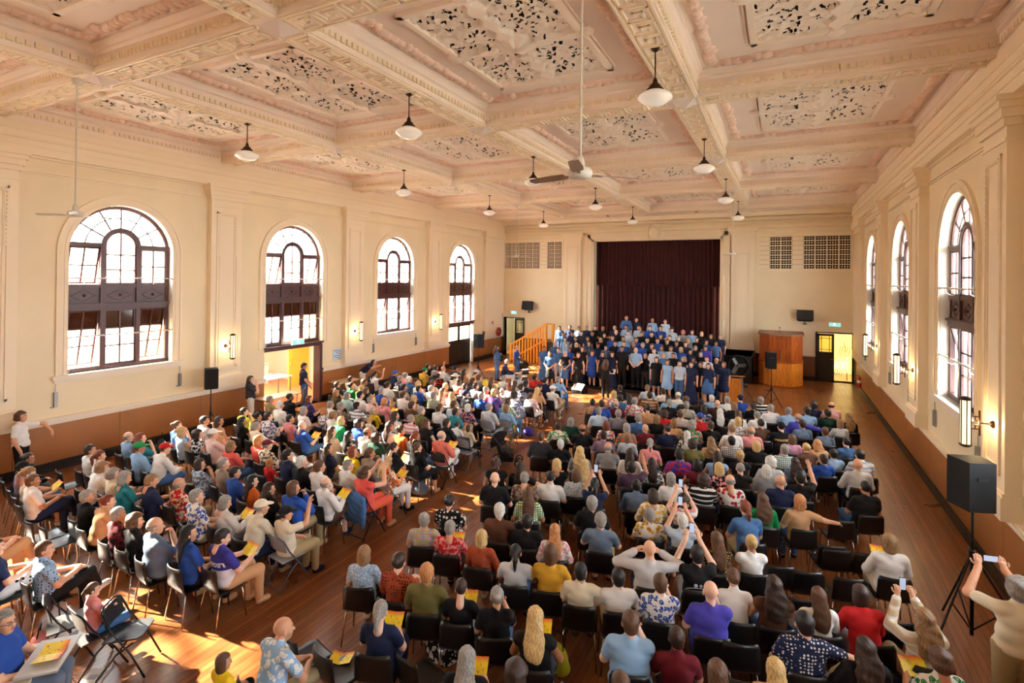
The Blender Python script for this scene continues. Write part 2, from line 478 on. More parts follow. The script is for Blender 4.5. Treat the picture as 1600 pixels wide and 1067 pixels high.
for side, X, rz in (('L', XL, -math.pi / 2), ('R', XR, math.pi / 2)):
    for k, yc in enumerate(WY):
        wn_ += 1
        root = bpy.data.objects.new('window_%d' % wn_, None); COL.objects.link(root)
        root.location = (X, yc, WBOT); root.rotation_euler = (0, 0, rz); root['kind'] = 'structure'
        root['label'] = 'arched timber window, %s along the %s wall' % (ORD[k], 'doorway-side' if side == 'L' else 'booth-side')
        for nm, me, ps, piv, key in _wm:
            o = obj(nm, me, root)
            ang = 0
            if piv and key in OPEN[(side, k)].split():
                ang = math.radians(-13)
                # swing the foot of the sash outward about its head
                o.matrix_local = Matrix.Translation(piv) @ Matrix.Rotation(ang, 4, 'X') @ Matrix.Translation([-q for q in piv])
            for pm, tg in ps:
                p = obj('pane', pm, o)
                gm = None
                if side == 'L' and k in (1, 2) and key and key[0] == 'l':
                    gm = AMBER if tg == 'top' else (MILKY if key == 'll' else None)
                if gm:
                    p.material_slots[0].link = 'OBJECT'; p.material_slots[0].material = gm
        # portal for sky light
        ld = bpy.data.lights.new('sky_portal', 'AREA'); ld.shape = 'RECTANGLE'; ld.size = 2.5; ld.size_y = 4.3
        ld.cycles.is_portal = True
        lo = bpy.data.objects.new('sky_portal', ld); COL.objects.link(lo)
        lo.location = (X + (-.42 if side == 'L' else .42), yc, WBOT + 2.2)
        lo.rotation_euler = (math.pi / 2, 0, -math.pi / 2 if side == 'L' else math.pi / 2)

# ---- architraves, sills, counterweights of the windows
def architrave():
    m = MB(); fn = lambda u, z, t: (u, t, z)
    for r0, r1, t in ((.0, .20, .035), (.20, .255, .06), (.06, .09, .05)):
        spr = WSPR - WBOT
        o = [(WHW + r1, -.02)] + arc(0, spr, WHW + r1, 0, math.pi, 28) + [(-WHW - r1, -.02)]
        i = [(WHW + r0, -.02)] + arc(0, spr, WHW + r0, 0, math.pi, 28) + [(-WHW - r0, -.02)]
        m.strip([fn(*p, t) for p in o], [fn(*p, t) for p in i])
        m.strip([fn(*p, t) for p in o], [fn(*p, -.01) for p in o]); m.strip([fn(*p, t) for p in i], [fn(*p, -.01) for p in i])
    return m.mesh('architrave', [CREAM2])
ARCHI = architrave()
ms = MB().box(-WHW - .32, WHW + .32, -.3, .10, -.10, 0).box(-WHW - .28, WHW + .28, -.01, .06, -.18, -.10)
SILL = ms.mesh('sill', [RAIL])
mw = MB().tube([(0, .03, 0), (0, .03, -.42)], .008, 5).box(-.035, .035, .005, .07, -.78, -.42).box(-.035, .09, .0, .04, -.80, -.775)
WEIGHT = mw.mesh('counterweight', [GREYM])
tn = 0
for side, X, rz, wl in (('L', XL, -math.pi / 2, wall_left), ('R', XR, math.pi / 2, wall_right)):
    for k, yc in enumerate(WY):
        obj('architrave', ARCHI, wl, (X, yc, WBOT), rz)
        if side == 'L' and k in (2, 4): continue
        obj('sill', SILL, wl, (X, yc, WBOT), rz)
        for s in (-1, 1):
            obj('counterweight', WEIGHT, wl, (X, yc + s * 1.52, WBOT + .02), rz)

# ---- pilasters
def pilaster(wd, h0, h1, proj, back=True):
    m = MB()
    m.box(-wd / 2, wd / 2, -.02, proj, h0, h1)
    m.box(-wd / 2 - .05, wd / 2 + .05, -.02, proj + .06, h0, h0 + .34)
    m.box(-wd / 2 - .03, wd / 2 + .03, -.02, proj + .035, h0 + .34, h0 + .40)
    for i, (e, z0, z1) in enumerate(((.02, 7.02, 7.07), (.05, 7.24, 7.36), (.09, 7.36, 7.50), (.13, 7.50, 7.60), (.17, 7.60, h1 + .02))):
        m.box(-wd / 2 - e, wd / 2 + e, -.02, proj + e, z0, z1)
    ix, z0, z1 = wd / 2 - .17, h0 + .62, 6.86
    for d, t, w in ((0, .03, .05), (.09, .02, .03)):
        x = ix - d
        m.box(-x, -x + w, proj, proj + t, z0 + d, z1 - d); m.box(x - w, x, proj, proj + t, z0 + d, z1 - d)
        m.box(-x, x, proj, proj + t, z0 + d, z0 + d + w); m.box(-x, x, proj, proj + t, z1 - d - w, z1 - d)
    n = 9
    for i in range(14):                          # bead drops beside the head of the panel
        z = z1 - .10 - i * .095
        for s in (-1, 1): m.box(s * (ix - .07) - .03, s * (ix - .07) + .03, proj, proj + .035, z - .032, z + .032)
    for i in range(n):
        x = -ix + .12 + (2 * ix - .24) * i / (n - 1)
        m.box(x - .026, x + .026, proj, proj + .035, z1 - .105, z1 - .05)
    return m
PIL = pilaster(1.05, 1.31, 7.67, .20).mesh('pilaster', [CREAM2])
PILC = pilaster(2.3, 1.31, 7.67, .16).mesh('pilaster', [CREAM2])
for side, X, rz, wl in (('L', XL, -math.pi / 2, wall_left), ('R', XR, math.pi / 2, wall_right)):
    for y in PY:
        obj('pilaster', PIL, wl, (X, y + .525, 0), rz)
    obj('pilaster', MB().box(-1.2, 1.2, -.02, .16, 1.31, 7.67).box(-1.25, 1.2, -.02, .2, 1.31, 1.66).box(-1.25, 1.2, -.02, .22, 7.05, 7.1).box(-1.3, 1.3, -.02, .26, 7.36, 7.69).mesh('pilaster', [CREAM2]), wl, (X, YB - 1.2, 0), rz)

# ---- dado, rail, skirting, picture rail, cornice
def runs(side):
    if side == 'L': return [(YR, WY[2] - WHW - .02), (WY[2] + WHW + .02, WY[4] - WHW - .02), (WY[4] + WHW + .02, YB)]
    return [(YR, YB)]
for side, X, inw, wl in (('L', XL, 1, wall_left), ('R', XR, -1, wall_right)):
    def bx(m, t0, t1, s0, s1, z0, z1, mi=0):
        x0, x1 = sorted((X + inw * t0, X + inw * t1)); return m.box(x0, x1, s0, s1, z0, z1, mi)
    nm = 'left' if side == 'L' else 'right'
    sk = MB(); rl = MB()
    for a, b in runs(side):
        bx(sk, -.01, .07, a, b, 0, .20); bx(sk, -.01, .05, a, b, .20, .24)
        bx(rl, -.01, .09, a, b, 1.19, 1.31); bx(rl, -.01, .12, a, b, 1.25, 1.295); bx(rl, -.01, .06, a, b, 1.15, 1.19)
        n = max(1, round((b - a) / 2.4))
        for i in range(n):
            y0, y1 = a + (b - a) * i / n, a + (b - a) * (i + 1) / n
            obj('dado_panel', (bx(MB(), -.01, .045, y0 + .006, y1 - .006, .22, 1.17), BROWN), wl)
    obj('baseboard_' + nm, (sk, BLACKP), kind='structure', label='black painted skirting board along the %s wall' % ('doorway-side' if side == 'L' else 'booth-side'))
    obj('trim_%d' % (1 if side == 'L' else 2), (rl, RAIL), kind='structure', label='cream dado rail along the %s wall' % ('doorway-side' if side == 'L' else 'booth-side'))
    pr = MB(); bx(pr, -.01, .03, YR, YB, 7.24, 7.27); bx(pr, -.01, .045, YR, YB, 7.29, 7.32)
    obj('picture_rail', (pr, CREAM2), wl)
    co = MB()
    for t, z0, z1 in ((.20, 7.67, 7.86), (.215, 7.86, 7.885), (.20, 7.885, 8.02), (.235, 8.02, 8.06), (.25, 8.06, 8.42), (.27, 8.20, 8.23), (.06, 7.62, 7.67)):
        bx(co, -.01, t, YR, YB, z0, z1)
    obj('cornice', (co, CREAM2), wl)
# back-wall dado etc.
m = MB()
for a, b in ((XL, DLX0 - .05), (DLX1 + .06, -12.0), (-1.2, DRX0 - .06)):
    m.box(a, b, YB - .04, YB, .2, 1.17)
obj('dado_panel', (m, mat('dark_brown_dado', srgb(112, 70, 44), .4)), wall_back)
m = MB()
for a, b in ((XL, DLX0 - .05), (DLX1 + .06, -11.7), (-1.4, DRX0 - .06)):
    m.box(a, b, YB - .08, YB, 1.19, 1.31)
obj('trim_3', (m, RAIL), kind='structure', label='cream dado rail on the end wall')
m = MB()
for a, b in ((XL, DLX0 - .05), (DLX1 + .06, -11.7), (-1.4, DRX0 - .06)):
    m.box(a, b, YB - .06, YB, 0, .22)
obj('baseboard_back', (m, BLACKP), kind='structure', label='black skirting board on the end wall')
m = MB()
for t, z0, z1 in ((.12, 7.62, 7.70), (.06, 7.45, 7.50), (.16, 7.86, 7.9), (.2, 8.02, 8.10), (.28, 8.20, 8.42)):
    m.box(XL, XR, YB - t, YB + .01, z0, z1)
obj('cornice', (m, CREAM2), wall_back)
p = pilaster(1.08, 1.31, 7.42, .14)
PB = p.mesh('pilaster', [CREAM2])
for x in (-11.21, -1.83):
    obj('pilaster', PB, wall_back, (x, YB, 0), math.pi)
# proscenium frame
m = MB()
for e0, e1, t in ((0, .12, .10), (.12, .20, .16), (.20, .40, .09), (.40, .48, .14)):
    m.box(SX0 - e1, SX0 - e0, YB - t, YB + .01, SZ0, SZ1 + e1); m.box(SX1 + e0, SX1 + e1, YB - t, YB + .01, SZ0, SZ1 + e1)
    m.box(SX0 - e1, SX1 + e1, YB - t, YB + .01, SZ1 + e0, SZ1 + e1)
for i in range(46):
    x = SX0 + .08 + (SX1 - SX0 - .16) * i / 45
    if abs(x - (SX0 + SX1) / 2) > .36: m.box(x - .05, x + .05, YB - .12, YB, SZ1 + .23, SZ1 + .37)
for i in range(14):
    z = SZ1 + .1 - i * .16
    for x in (SX0 - .30, SX1 + .30): m.box(x - .07, x + .07, YB - .12, YB, z - .05, z + .05)
obj('proscenium_frame', (m, CREAM2), wall_back)
m = MB(); cx = (SX0 + SX1) / 2
m.sphere((cx, YB - .12, SZ1 + .42), .28, 16, 10, (1, .35, 1.15))
m.tube([(cx + .34 * math.cos(t), YB - .14, SZ1 + .42 + .38 * math.sin(t)) for t in [2 * math.pi * i / 24 for i in range(24)]], .05, 6, closed=True)
for s in (-1, 1):
    m.sphere((cx + s * .3, YB - .12, SZ1 + .70), .09, 8, 6); m.sphere((cx + s * .28, YB - .12, SZ1 + .12), .08, 8, 6)
m.sphere((cx, YB - .12, SZ1 + .84), .11, 8, 6)
obj('cartouche', (m, CREAM2, True), wall_back)

# ---- vent panels of pierced blocks
BW_, BH_ = 0.49, 0.236
def block_mesh():
    m = MB(); w, h = BW_ / 2 - .004, BH_ / 2 - .003; t = .07
    m.box(-w, w, 0, t, h - .02, h); m.box(-w, w, 0, t, -h, -h + .02); m.box(-w, -w + .03, 0, t, -h, h); m.box(w - .03, w, 0, t, -h, h)
    m.box(-.012, .012, 0, t, -h, h)
    for s in (-1, 1):
        m.box(s * .105 - .008, s * .105 + .008, 0, t, -h, h); m.box(s * .06 - .045, s * .06 + .045, 0, t, -.007, .007); m.box(s * .15 - .02, s * .15 + .02, 0, t, -.018, .018)
    return m.mesh('vent_block', [CREAM2])
BM = block_mesh()
BMS = MB().box(-BW_ / 2 + .006, BW_ / 2 - .006, 0, .07, -BH_ / 2 + .006, BH_ / 2 - .006).mesh('vent_block', [CREAM2])
for vi, (a, b) in enumerate(VX):
    nc = round((b - a) / BW_); nr = 7
    bw, bh = (b - a) / nc, (VZ1 - VZ0) / nr
    root = obj('vent_grille', (MB().box(a - .1, b + .1, YB + .55, YB + .60, VZ0 - .1, VZ1 + .1), VOID), wall_back)
    for i in range(nc):
        frac = i / nc
        solid = (0.52 < frac < 0.70) if vi == 0 else (0.36 < frac < 0.50 or frac < .04)
        for j in range(nr):
            obj('vent_block', BMS if solid else BM, root, (a + bw * (i + .5), YB - .0, VZ0 + bh * (j + .5)), 0, scale=(bw / BW_, 1, bh / BH_))
    m = MB()
    for e0, e1, t in ((0, .10, .04),):
        m.box(a - e1, b + e1, YB - t, YB, VZ1, VZ1 + e1); m.box(a - e1, b + e1, YB - t, YB, VZ0 - e1, VZ0)
        m.box(a - e1, a, YB - t, YB, VZ0, VZ1); m.box(b, b + e1, YB - t, YB, VZ0, VZ1)
    obj('vent_frame', (m, CREAM2), wall_back)

# ---- ceiling: beams, coffers, relief panels
XB_ = [XL + .25, -11.14, -6.45, -1.756, XR - .25]
HB = 0.28
YBM = [-.46 + STEP * k for k in range(0, 6)]            # transverse beams -.46 .. 28.19
cofx = [(XB_[i] + (HB if i else 0), XB_[i + 1] - (HB if i < 3 else 0)) for i in range(4)]
cofy = [(YBM[i] + HB, YBM[i + 1] - HB) for i in range(5)]
m = MB()
xs = sorted([XL - .1] + [v for c in cofx for v in c] + [XR + .1]); ys = sorted([YR - .1] + [v for c in cofy for v in c] + [YB + .1])
for x0, x1 in zip(xs[:-1], xs[1:]):
    for y0, y1 in zip(ys[:-1], ys[1:]):
        if any(abs(x0 - a) < 1e-6 for a, b in cofx) and any(abs(y0 - a) < 1e-6 for a, b in cofy): continue
        m.add([(x0, y0, ZS), (x1, y0, ZS), (x1, y1, ZS), (x0, y1, ZS)], [(0, 1, 2, 3)])
ceiling = obj('ceiling', (m, PINKISH, False, False), kind='structure', label='ornate cream plaster ceiling of deep coffers and fretted beams')
obj('roof', (MB().box(XL - .4, XR + .4, YR - .3, YB + .3, 9.4, 9.6), VOID), kind='structure', label='dark roof slab above the plaster ceiling')
def coffer(hx, hy):
    m = MB()
    prof = [(0, ZS), (0, ZS + .05), (-.03, ZS + .05), (-.03, ZS + .30), (.02, ZS + .33), (.02, ZS + .37), (.06, ZS + .42), (.10, ZS + .44), (.10, ZC), (.16, ZC)]
    ring = lambda e, z: [(-hx + e, -hy + e, z), (hx - e, -hy + e, z), (hx - e, hy - e, z), (-hx + e, hy - e, z)]
    for (e0, z0), (e1, z1) in zip(prof[:-1], prof[1:]):
        m.strip(ring(e0, z0), ring(e1, z1), closed=True)
    px, py = min(1.19, hx - .9), 1.67
    m.strip(ring(.16, ZC), [(-px, -py, ZC), (px, -py, ZC), (px, py, ZC), (-px, py, ZC)], closed=True)
    return m, px, py
def dentils(hx, hy):
    m = MB(); z0, z1 = ZS + .11, ZS + .20
    for ax, h, o in (('x', hx, hy), ('y', hy, hx)):
        n = int(2 * h / .12)
        for i in range(n):
            p = -h + 2 * h * (i + .5) / n
            for s in (-1, 1):
                if ax == 'x': m.box(p - .04, p + .04, *sorted((s * (o + .03), s * (o - .015))), z0, z1)
                else: m.box(*sorted((s * (o + .03), s * (o - .015))), p - .04, p + .04, z0, z1)
    return m
def rope(hx, hy):
    m = MB(); r = random.Random(3)
    e = .30
    X, Y = hx - e, hy - e
    for a, b in (((-X, -Y), (X, -Y)), ((X, -Y), (X, Y)), ((X, Y), (-X, Y)), ((-X, Y), (-X, -Y))):
        L = math.hypot(b[0] - a[0], b[1] - a[1]); n = int(L / .16)
        d = ((b[0] - a[0]) / L, (b[1] - a[1]) / L)
        m.tube([(a[0], a[1], ZC), (b[0], b[1], ZC)], .075, 6)
        for i in range(n):
            t = (i + .5) / n * L
            ox = r.uniform(-.05, .05)
            m.sphere((a[0] + d[0] * t - d[1] * ox, a[1] + d[1] * t + d[0] * ox, ZC - .02), .11, 5, 4, (r.uniform(.7, 1.2), r.uniform(.7, 1.2), .7))
    return m
def relief(px, py):
    """pierced foliage panel: displaced grid with real leaf-shaped holes"""
    nx, ny = 120, 168
    X = np.linspace(-px, px, nx + 1); Y = np.linspace(-py, py, ny + 1)
    gx, gy = np.meshgrid(X, Y)
    ax, ay = np.abs(gx), np.abs(gy)
    w = np.sin(13 * ax + 2.6 * np.sin(7 * ay)) * np.cos(12 * ay + 2.4 * np.sin(8 * ax)) + .6 * np.sin(23 * ax - 15 * ay + 1.5 * np.sin(9 * ay)) * np.cos(19 * ay + 7 * ax)
    r2 = np.random.RandomState(5)
    h = w + r2.randn(ny + 1, nx + 1) * .18
    z = ZC - .012 - .030 * np.clip(h, -1, 1.2)
    rad = np.hypot(gx, gy)
    arm = ((ax < .10 + .05 * np.cos(14 * gy)) & (ay < py)) | ((ay < .08 + .04 * np.cos(12 * gx)) & (ax < px))
    z = np.where(arm, ZC - .085, z)
    z = np.where(rad < .36, ZC - .13 + .12 * (rad / .36) ** 2 - .02 * np.cos(8 * np.arctan2(gy, gx)), z)
    verts = np.stack([gx, gy, z], -1).reshape(-1, 3)
    cxs, cys = (gx[:-1, :-1] + gx[1:, 1:]) / 2, (gy[:-1, :-1] + gy[1:, 1:]) / 2
    hole = np.zeros(cxs.shape, bool)
    rs = np.random.RandomState(9)
    for q in range(270):
        ux, uy = rs.uniform(.12, px - .06), rs.uniform(.10, py - .06)
        t = rs.uniform(0, math.pi); L, W = rs.uniform(.03, .06), rs.uniform(.014, .024)
        sx, sy = rs.choice([-1, 1]), rs.choice([-1, 1])
        dx, dy = cxs - sx * ux, cys - sy * uy
        a, b = dx * math.cos(t) + dy * math.sin(t), -dx * math.sin(t) + dy * math.cos(t)
        hole |= (a / L) ** 2 + (b / W) ** 2 < 1
    hole &= ~(arm[:-1, :-1] | (rad[:-1, :-1] < .4))
    jj, ii = np.nonzero(~hole)
    a = jj * (nx + 1) + ii
    faces = np.stack([a, a + nx + 1, a + nx + 2, a + 1], 1).tolist()
    me = bpy.data.meshes.new('relief_panel'); me.from_pydata(verts.tolist(), [], faces); me.materials.append(RELIEF)
    me.polygons.foreach_set('use_smooth', [True] * len(faces)); me.update()
    return me
def panel_frame(px, py):
    m = MB()
    for s in (-1, 1):
        m.box(s * px - .05, s * px + .05, -py - .05, py + .05, ZC - .07, ZC + .02); m.box(-px - .05, px + .05, s * py - .05, s * py + .05, ZC - .07, ZC + .02)
        m.sphere((s * (px + .06), 0, ZC - .04), .16, 8, 6, (1, 1, .5)); m.sphere((0, s * (py + .06), ZC - .04), .16, 8, 6, (1, 1, .5))
        m.box(s * (px + .1) - .012, s * (px + .1) + .012, -py, py, ZC - .03, ZC)
    return m
cache = {}
for i, (x0, x1) in enumerate(cofx):
    hx = (x1 - x0) / 2
    for j, (y0, y1) in enumerate(cofy):
        hy = (y1 - y0) / 2
        k = (round(hx, 3), round(hy, 3))
        if k not in cache:
            cm, px, py = coffer(hx, hy)
            cache[k] = (cm.mesh('coffer', [PINKISH]), dentils(hx, hy).mesh('dentil_band', [CREAM2], False, False), rope(hx, hy).mesh('foliage_band', [ROPE], True, False), relief(px, py),
                        panel_frame(px, py).mesh('panel_frame', [RELIEF]), MB().box(-px - .02, px + .02, -py - .02, py + .02, ZC + .12, ZC + .14).mesh('roof_void', [VOID]))
        c = cache[k]; L = ((x0 + x1) / 2, (y0 + y1) / 2, 0)
        cf = obj('coffer', c[0], ceiling, L)
        obj('dentil_band', c[1], cf)['kind'] = 'stuff'
        obj('foliage_band', c[2], cf)['kind'] = 'stuff'
        obj('relief_panel', c[3], cf); obj('panel_frame', c[4], cf); obj('roof_void', c[5], cf)
# Greek-key fret on the soffits
def fret(L):
    m = MB(); u = .44; n = max(1, round(L / u)); u = L / n; w = .030; z0, z1 = ZS - .028, ZS + .01
    def seg(a, b):
        (x0, y0), (x1, y1) = a, b
        m.box(min(x0, x1) - w / 2, max(x0, x1) + w / 2, min(y0, y1) - w / 2, max(y0, y1) + w / 2, z0, z1)
    H = .165
    for i in range(n):
        s = -L / 2 + i * u; q = u / 5
        pts = [(s, -H), (s, H), (s + 4 * q, H), (s + 4 * q, -H * .45), (s + 2 * q, -H * .45), (s + 2 * q, H * .3), (s + 3 * q, H * .3)]
        for a, b in zip(pts[:-1], pts[1:]): seg(a, b)
        seg((s + q, H * .4), (s + q, -H)); seg((s + q, -H), (s + u, -H))
    for y in (-.225, .225): m.box(-L / 2, L / 2, y - .02, y + .02, z0, z1)
    return m
fc = {}
def put_fret(L, loc, rz):
    k = round(L, 3)
    if k not in fc: fc[k] = fret(L).mesh('fret_band', [CREAM2], False, False)
    obj('fret_band', fc[k], ceiling, loc, rz)['kind'] = 'stuff'
for x in XB_[1:4]:
    for y0, y1 in cofy: put_fret(y1 - y0, (x, (y0 + y1) / 2, 0), math.pi / 2)
for y in YBM:
    for x0, x1 in cofx: put_fret(x1 - x0, ((x0 + x1) / 2, y, 0), 0)
boss = MB().add([(-.22, -.22, ZS + .005), (.22, -.22, ZS + .005), (.22, .22, ZS + .005), (-.22, .22, ZS + .005), (0, 0, ZS - .13)], [(0, 1, 2, 3), (0, 4, 1), (1, 4, 2), (2, 4, 3), (3, 4, 0)]).mesh('crossing_boss', [mat('boss_plaster', srgb(236, 222, 210), .6)])
for x in XB_[1:4]:
    for y in YBM: obj('crossing_boss', boss, ceiling, (x, y, 0))
# ================================================================ stage and end rooms
def wood_mat(name, c1, c2, rough=.35, scale=(1, 1, 8), axis=0):
    m = bpy.data.materials.new(name); m.use_nodes = True
    nt = m.node_tree; b = nt.nodes['Principled BSDF']
    tc = nt.nodes.new('ShaderNodeTexCoord'); mp = nt.nodes.new('ShaderNodeMapping'); mp.inputs['Scale'].default_value = scale
    n = nt.nodes.new('ShaderNodeTexNoise'); n.inputs['Scale'].default_value = 3; n.inputs['Detail'].default_value = 6; n.inputs['Distortion'].default_value = .6
    r = nt.nodes.new('ShaderNodeValToRGB'); r.color_ramp.elements[0].color = c1; r.color_ramp.elements[1].color = c2
    r.color_ramp.elements[0].position = .35; r.color_ramp.elements[1].position = .65
    nt.links.new(tc.outputs['Object'], mp.inputs[0]); nt.links.new(mp.outputs[0], n.inputs[0]); nt.links.new(n.outputs['Fac'], r.inputs[0]); nt.links.new(r.outputs[0], b.inputs['Base Color'])
    b.inputs['Roughness'].default_value = rough
    return m
HONEY = wood_mat('honey_timber', srgb(196, 108, 30), srgb(222, 140, 48), .35, (8, 8, 1))
CEDAR = wood_mat('cedar_veneer', srgb(132, 58, 18), srgb(172, 84, 28), .3, (6, 6, .8))
PINE = wood_mat('orange_pine', srgb(214, 132, 30), srgb(240, 164, 52), .4, (6, 6, 1))
CURT = mat('maroon_velvet', srgb(58, 9, 9), 0.9, bump=.1, bscale=60, var=.25, vscale=2)
STG = 1.30
m = MB().box(-11.7, -1.25, 27.55, YB + .02, 0, STG).box(-11.75, -1.2, 27.5, YB + .02, STG - .05, STG)
obj('stage', (m, BLACKP), kind='structure', label='black fronted stage platform under the curtain')
m = MB()
m.box(SX0 - .6, SX1 + .6, YB + .02, YB + 4, STG - .1, STG)
m.add([(SX0 - .6, YB + 4, 0), (SX1 + .6, YB + 4, 0), (SX1 + .6, YB + 4, 9), (SX0 - .6, YB + 4, 9), (SX0 - .6, YB + .5, 0), (SX1 + .6, YB + .5, 0), (SX1 + .6, YB + .5, 9), (SX0 - .6, YB + .5, 9)],
      [(0, 1, 2, 3), (4, 0, 3, 7), (1, 5, 6, 2), (3, 2, 6, 7)])
obj('wall_stage', (m, VOID), kind='structure', label='dark backstage enclosure behind the curtain')
def curtain(x0, x1, z0, z1, y, amp, per, ph):
    n = int((x1 - x0) / per * 10); A, B = [], []
    for i in range(n + 1):
        x = x0 + (x1 - x0) * i / n
        o = amp * math.sin(2 * math.pi * x / per + ph) + .35 * amp * math.sin(2 * math.pi * x / (per * 2.7) + 1)
        A.append((x, y + o, z0)); B.append((x, y + o * .75, z1))
    return MB().strip(A, B).strip([(p[0], p[1] + .02, p[2]) for p in B], [(p[0], p[1] + .02, p[2]) for p in A])
cur = bpy.data.objects.new('stage_curtain', None); COL.objects.link(cur); cur.location = ((SX0 + SX1) / 2, YB + .4, STG)
cur['label'] = 'dark maroon velvet stage curtain hanging in folds behind the choir'; cur['category'] = 'curtain'
cm = (cur.location)
o = obj('drape', (curtain(SX0 - .3, SX1 + .3, STG + .02, 7.3, YB + .75, .07, .27, 0), CURT, True, False), cur); o.location = (-cm[0], -cm[1], -cm[2])
o = obj('valance', (curtain(SX0 - .3, SX1 + .3, 4.52, 7.3, YB + .42, .06, .23, 1), CURT, True, False), cur); o.location = (-cm[0], -cm[1], -cm[2])
# steps with a timber balustrade up to the stage
st = bpy.data.objects.new('stage_steps', None); COL.objects.link(st); st.location = (-13.3, 28.6, 0)
st['label'] = 'orange timber steps with slatted balustrade rising to the stage'; st['category'] = 'stairs'
def wl(o, root):
    o.location = Vector(o.location) - root.location; return o
N = 7
for i in range(N):
    x0 = -13.9 + i * .31
    wl(obj('step', (MB().box(x0, -11.75, 27.9, 29.2, STG * i / N, STG * (i + 1) / N), CEDAR), st), st)
y = 27.82
wl(obj('newel_post', (MB().box(-14.2, -14.08, y - .06, y + .06, 0, 1.02).box(-14.22, -14.06, y - .08, y + .08, 1.02, 1.06), PINE), st), st)
wl(obj('newel_post', (MB().box(-11.98, -11.86, y - .06, y + .06, 0, 2.32), PINE), st), st)
wl(obj('newel_post', (MB().box(-11.55, -11.43, y - .06, y + .06, STG, 2.34), PINE), st), st)
wl(obj('handrail', (MB().bar((-14.14, y, 1.0), (-11.92, y, 2.30), .07, .09).bar((-11.98, y, 2.3), (-11.45, y, 2.3), .07, .09), PINE), st), st)
wl(obj('bottom_rail', (MB().bar((-14.14, y, .14), (-11.92, y, 1.42), .06, .09), PINE), st), st)
for i in range(1, 12):
    t = i / 12; x = -14.14 + 2.22 * t
    wl(obj('baluster', (MB().box(x - .05, x + .05, y - .015, y + .015, .02, 1.0 + 1.3 * t), PINE), st), st)
# rooms beyond the end doors
YEL = mat('yellow_plaster', srgb(228, 200, 96), .6)
GRN = mat('grey_green_plaster', srgb(168, 166, 140), .6)
def closet(name, x0, x1, y0, y1, z1, mt, label):
    m = MB()
    m.add([(x0, y0, 0), (x1, y0, 0), (x1, y1, 0), (x0, y1, 0), (x0, y0, z1), (x1, y0, z1), (x1, y1, z1), (x0, y1, z1)], [(3, 2, 6, 7), (0, 3, 7, 4), (1, 5, 6, 2)], 0)
    m.add([(x0, y0, 0), (x1, y0, 0), (x1, y1, 0), (x0, y1, 0)], [(0, 1, 2, 3)], 1)
    m.add([(x0, y0, z1), (x1, y0, z1), (x1, y1, z1), (x0, y1, z1)], [(0, 1, 2, 3)], 0)
    return obj(name, m.mesh(name, [mt, FLOORM], False, False), kind='structure', label=label)
closet('wall_lobby', .9, 4.6, YB + .25, YB + 3.2, 3.0, YEL, 'yellow walled lobby behind the open exit door')
closet('wall_stairwell', -16.6, -13.6, YB + .25, YB + 3.0, 3.4, GRN, 'grey stairwell seen through the far doorway')
for x, e in ((2.6, 7), (-15.2, 12)):
    ld = bpy.data.lights.new('lobby_lamp', 'AREA'); ld.size = .6; ld.energy = e; ld.color = (1, .93, .8)
    lo = bpy.data.objects.new('lobby_lamp', ld); COL.objects.link(lo); lo.location = (x, YB + 1.6, 2.9)
m = MB()
for i in range(5):
    m.tube([(2.25 + .11 * i, YB + 1.2, .15 + .02 * i), (2.75 + .11 * i, YB + 2.2, 1.55)], .018, 6)
m.tube([(2.9, YB + .9, 1.0), (2.9, YB + 2.4, 1.75)], .025, 6).tube([(2.9, YB + .9, 0), (2.9, YB + .9, 1.0)], .025, 6)
obj('stair_railing', (m, CHROME, True), label='metal stair railing inside the yellow lobby', cat='railing')
m = MB().bar((-15.9, YB + 1.5, 2.4), (-14.2, YB + 1.5, .6), .25, .06).bar((-15.9, YB + 1.2, 2.9), (-14.3, YB + 1.2, 1.6), .05, .05)
obj('stair_flight', (m, GREYM), label='grey underside of a stair flight beyond the doorway', cat='stairs')
def door_leaf(name, w, h, label):
    """leaf hinged at x=0, spreading along +x, face to -y; glazed top with muntins"""
    fr = MB()
    fr.box(0, .11, -.02, .02, 0, h).box(w - .11, w, -.02, .02, 0, h).box(0, w, -.02, .02, 0, .22).box(0, w, -.02, .02, h - .11, h).box(0, w, -.02, .02, h * .55, h * .62)
    fr.box(.1, w - .1, -.012, .012, .2, h * .56)
    for i in range(1, 6): fr.box(.11 + (w - .22) * i / 6 - .006, .11 + (w - .22) * i / 6 + .006, -.018, .018, .22, h * .55)
    o = obj(name, (fr, BLACKP), kind='structure', label=label)
    z0, z1 = h * .62, h - .11; x0, x1 = .11, w - .11
    g = MB()
    for x in (x0 + .09, x1 - .09): g.box(x - .012, x + .012, -.02, .02, z0, z1)
    for z in (z0 + .12, z1 - .12): g.box(x0, x1, -.02, .02, z - .012, z + .012)
    obj('muntin', (g, BLACKP), o)
    obj('pane', (MB().box(x0, x1, -.004, .004, z0, z1), MILKY), o)
    obj('handle', (MB().tube([(w - .06, -.03, h * .47), (w - .06, -.07, h * .47), (w - .16, -.07, h * .47)], .012, 6), CHROME), o)
    return o
def frame3(x0, x1, y, z1):
    return MB().box(x0 - .06, x0, y - .05, y + .26, 0, z1 + .06).box(x1, x1 + .06, y - .05, y + .26, 0, z1 + .06).box(x0 - .06, x1 + .06, y - .05, y + .26, z1, z1 + .06)
obj('trim_4', (frame3(DLX0, DLX1, YB, DZ), BLACKP), kind='structure', label='black frame of the doorway by the hose reel')
obj('trim_5', (frame3(DRX0, DRX1, YB, DZ), BLACKP), kind='structure', label='black frame of the doorway to the yellow lobby')
d = door_leaf('door_1', .68, 2.34, 'black half-glazed door leaf beside the timber steps'); d.location = (-15.08, YB + .1, 0)
d = door_leaf('door_2', .74, 2.34, 'black half-glazed door leaf beside the timber booth'); d.location = (DRX0, YB + .06, 0)
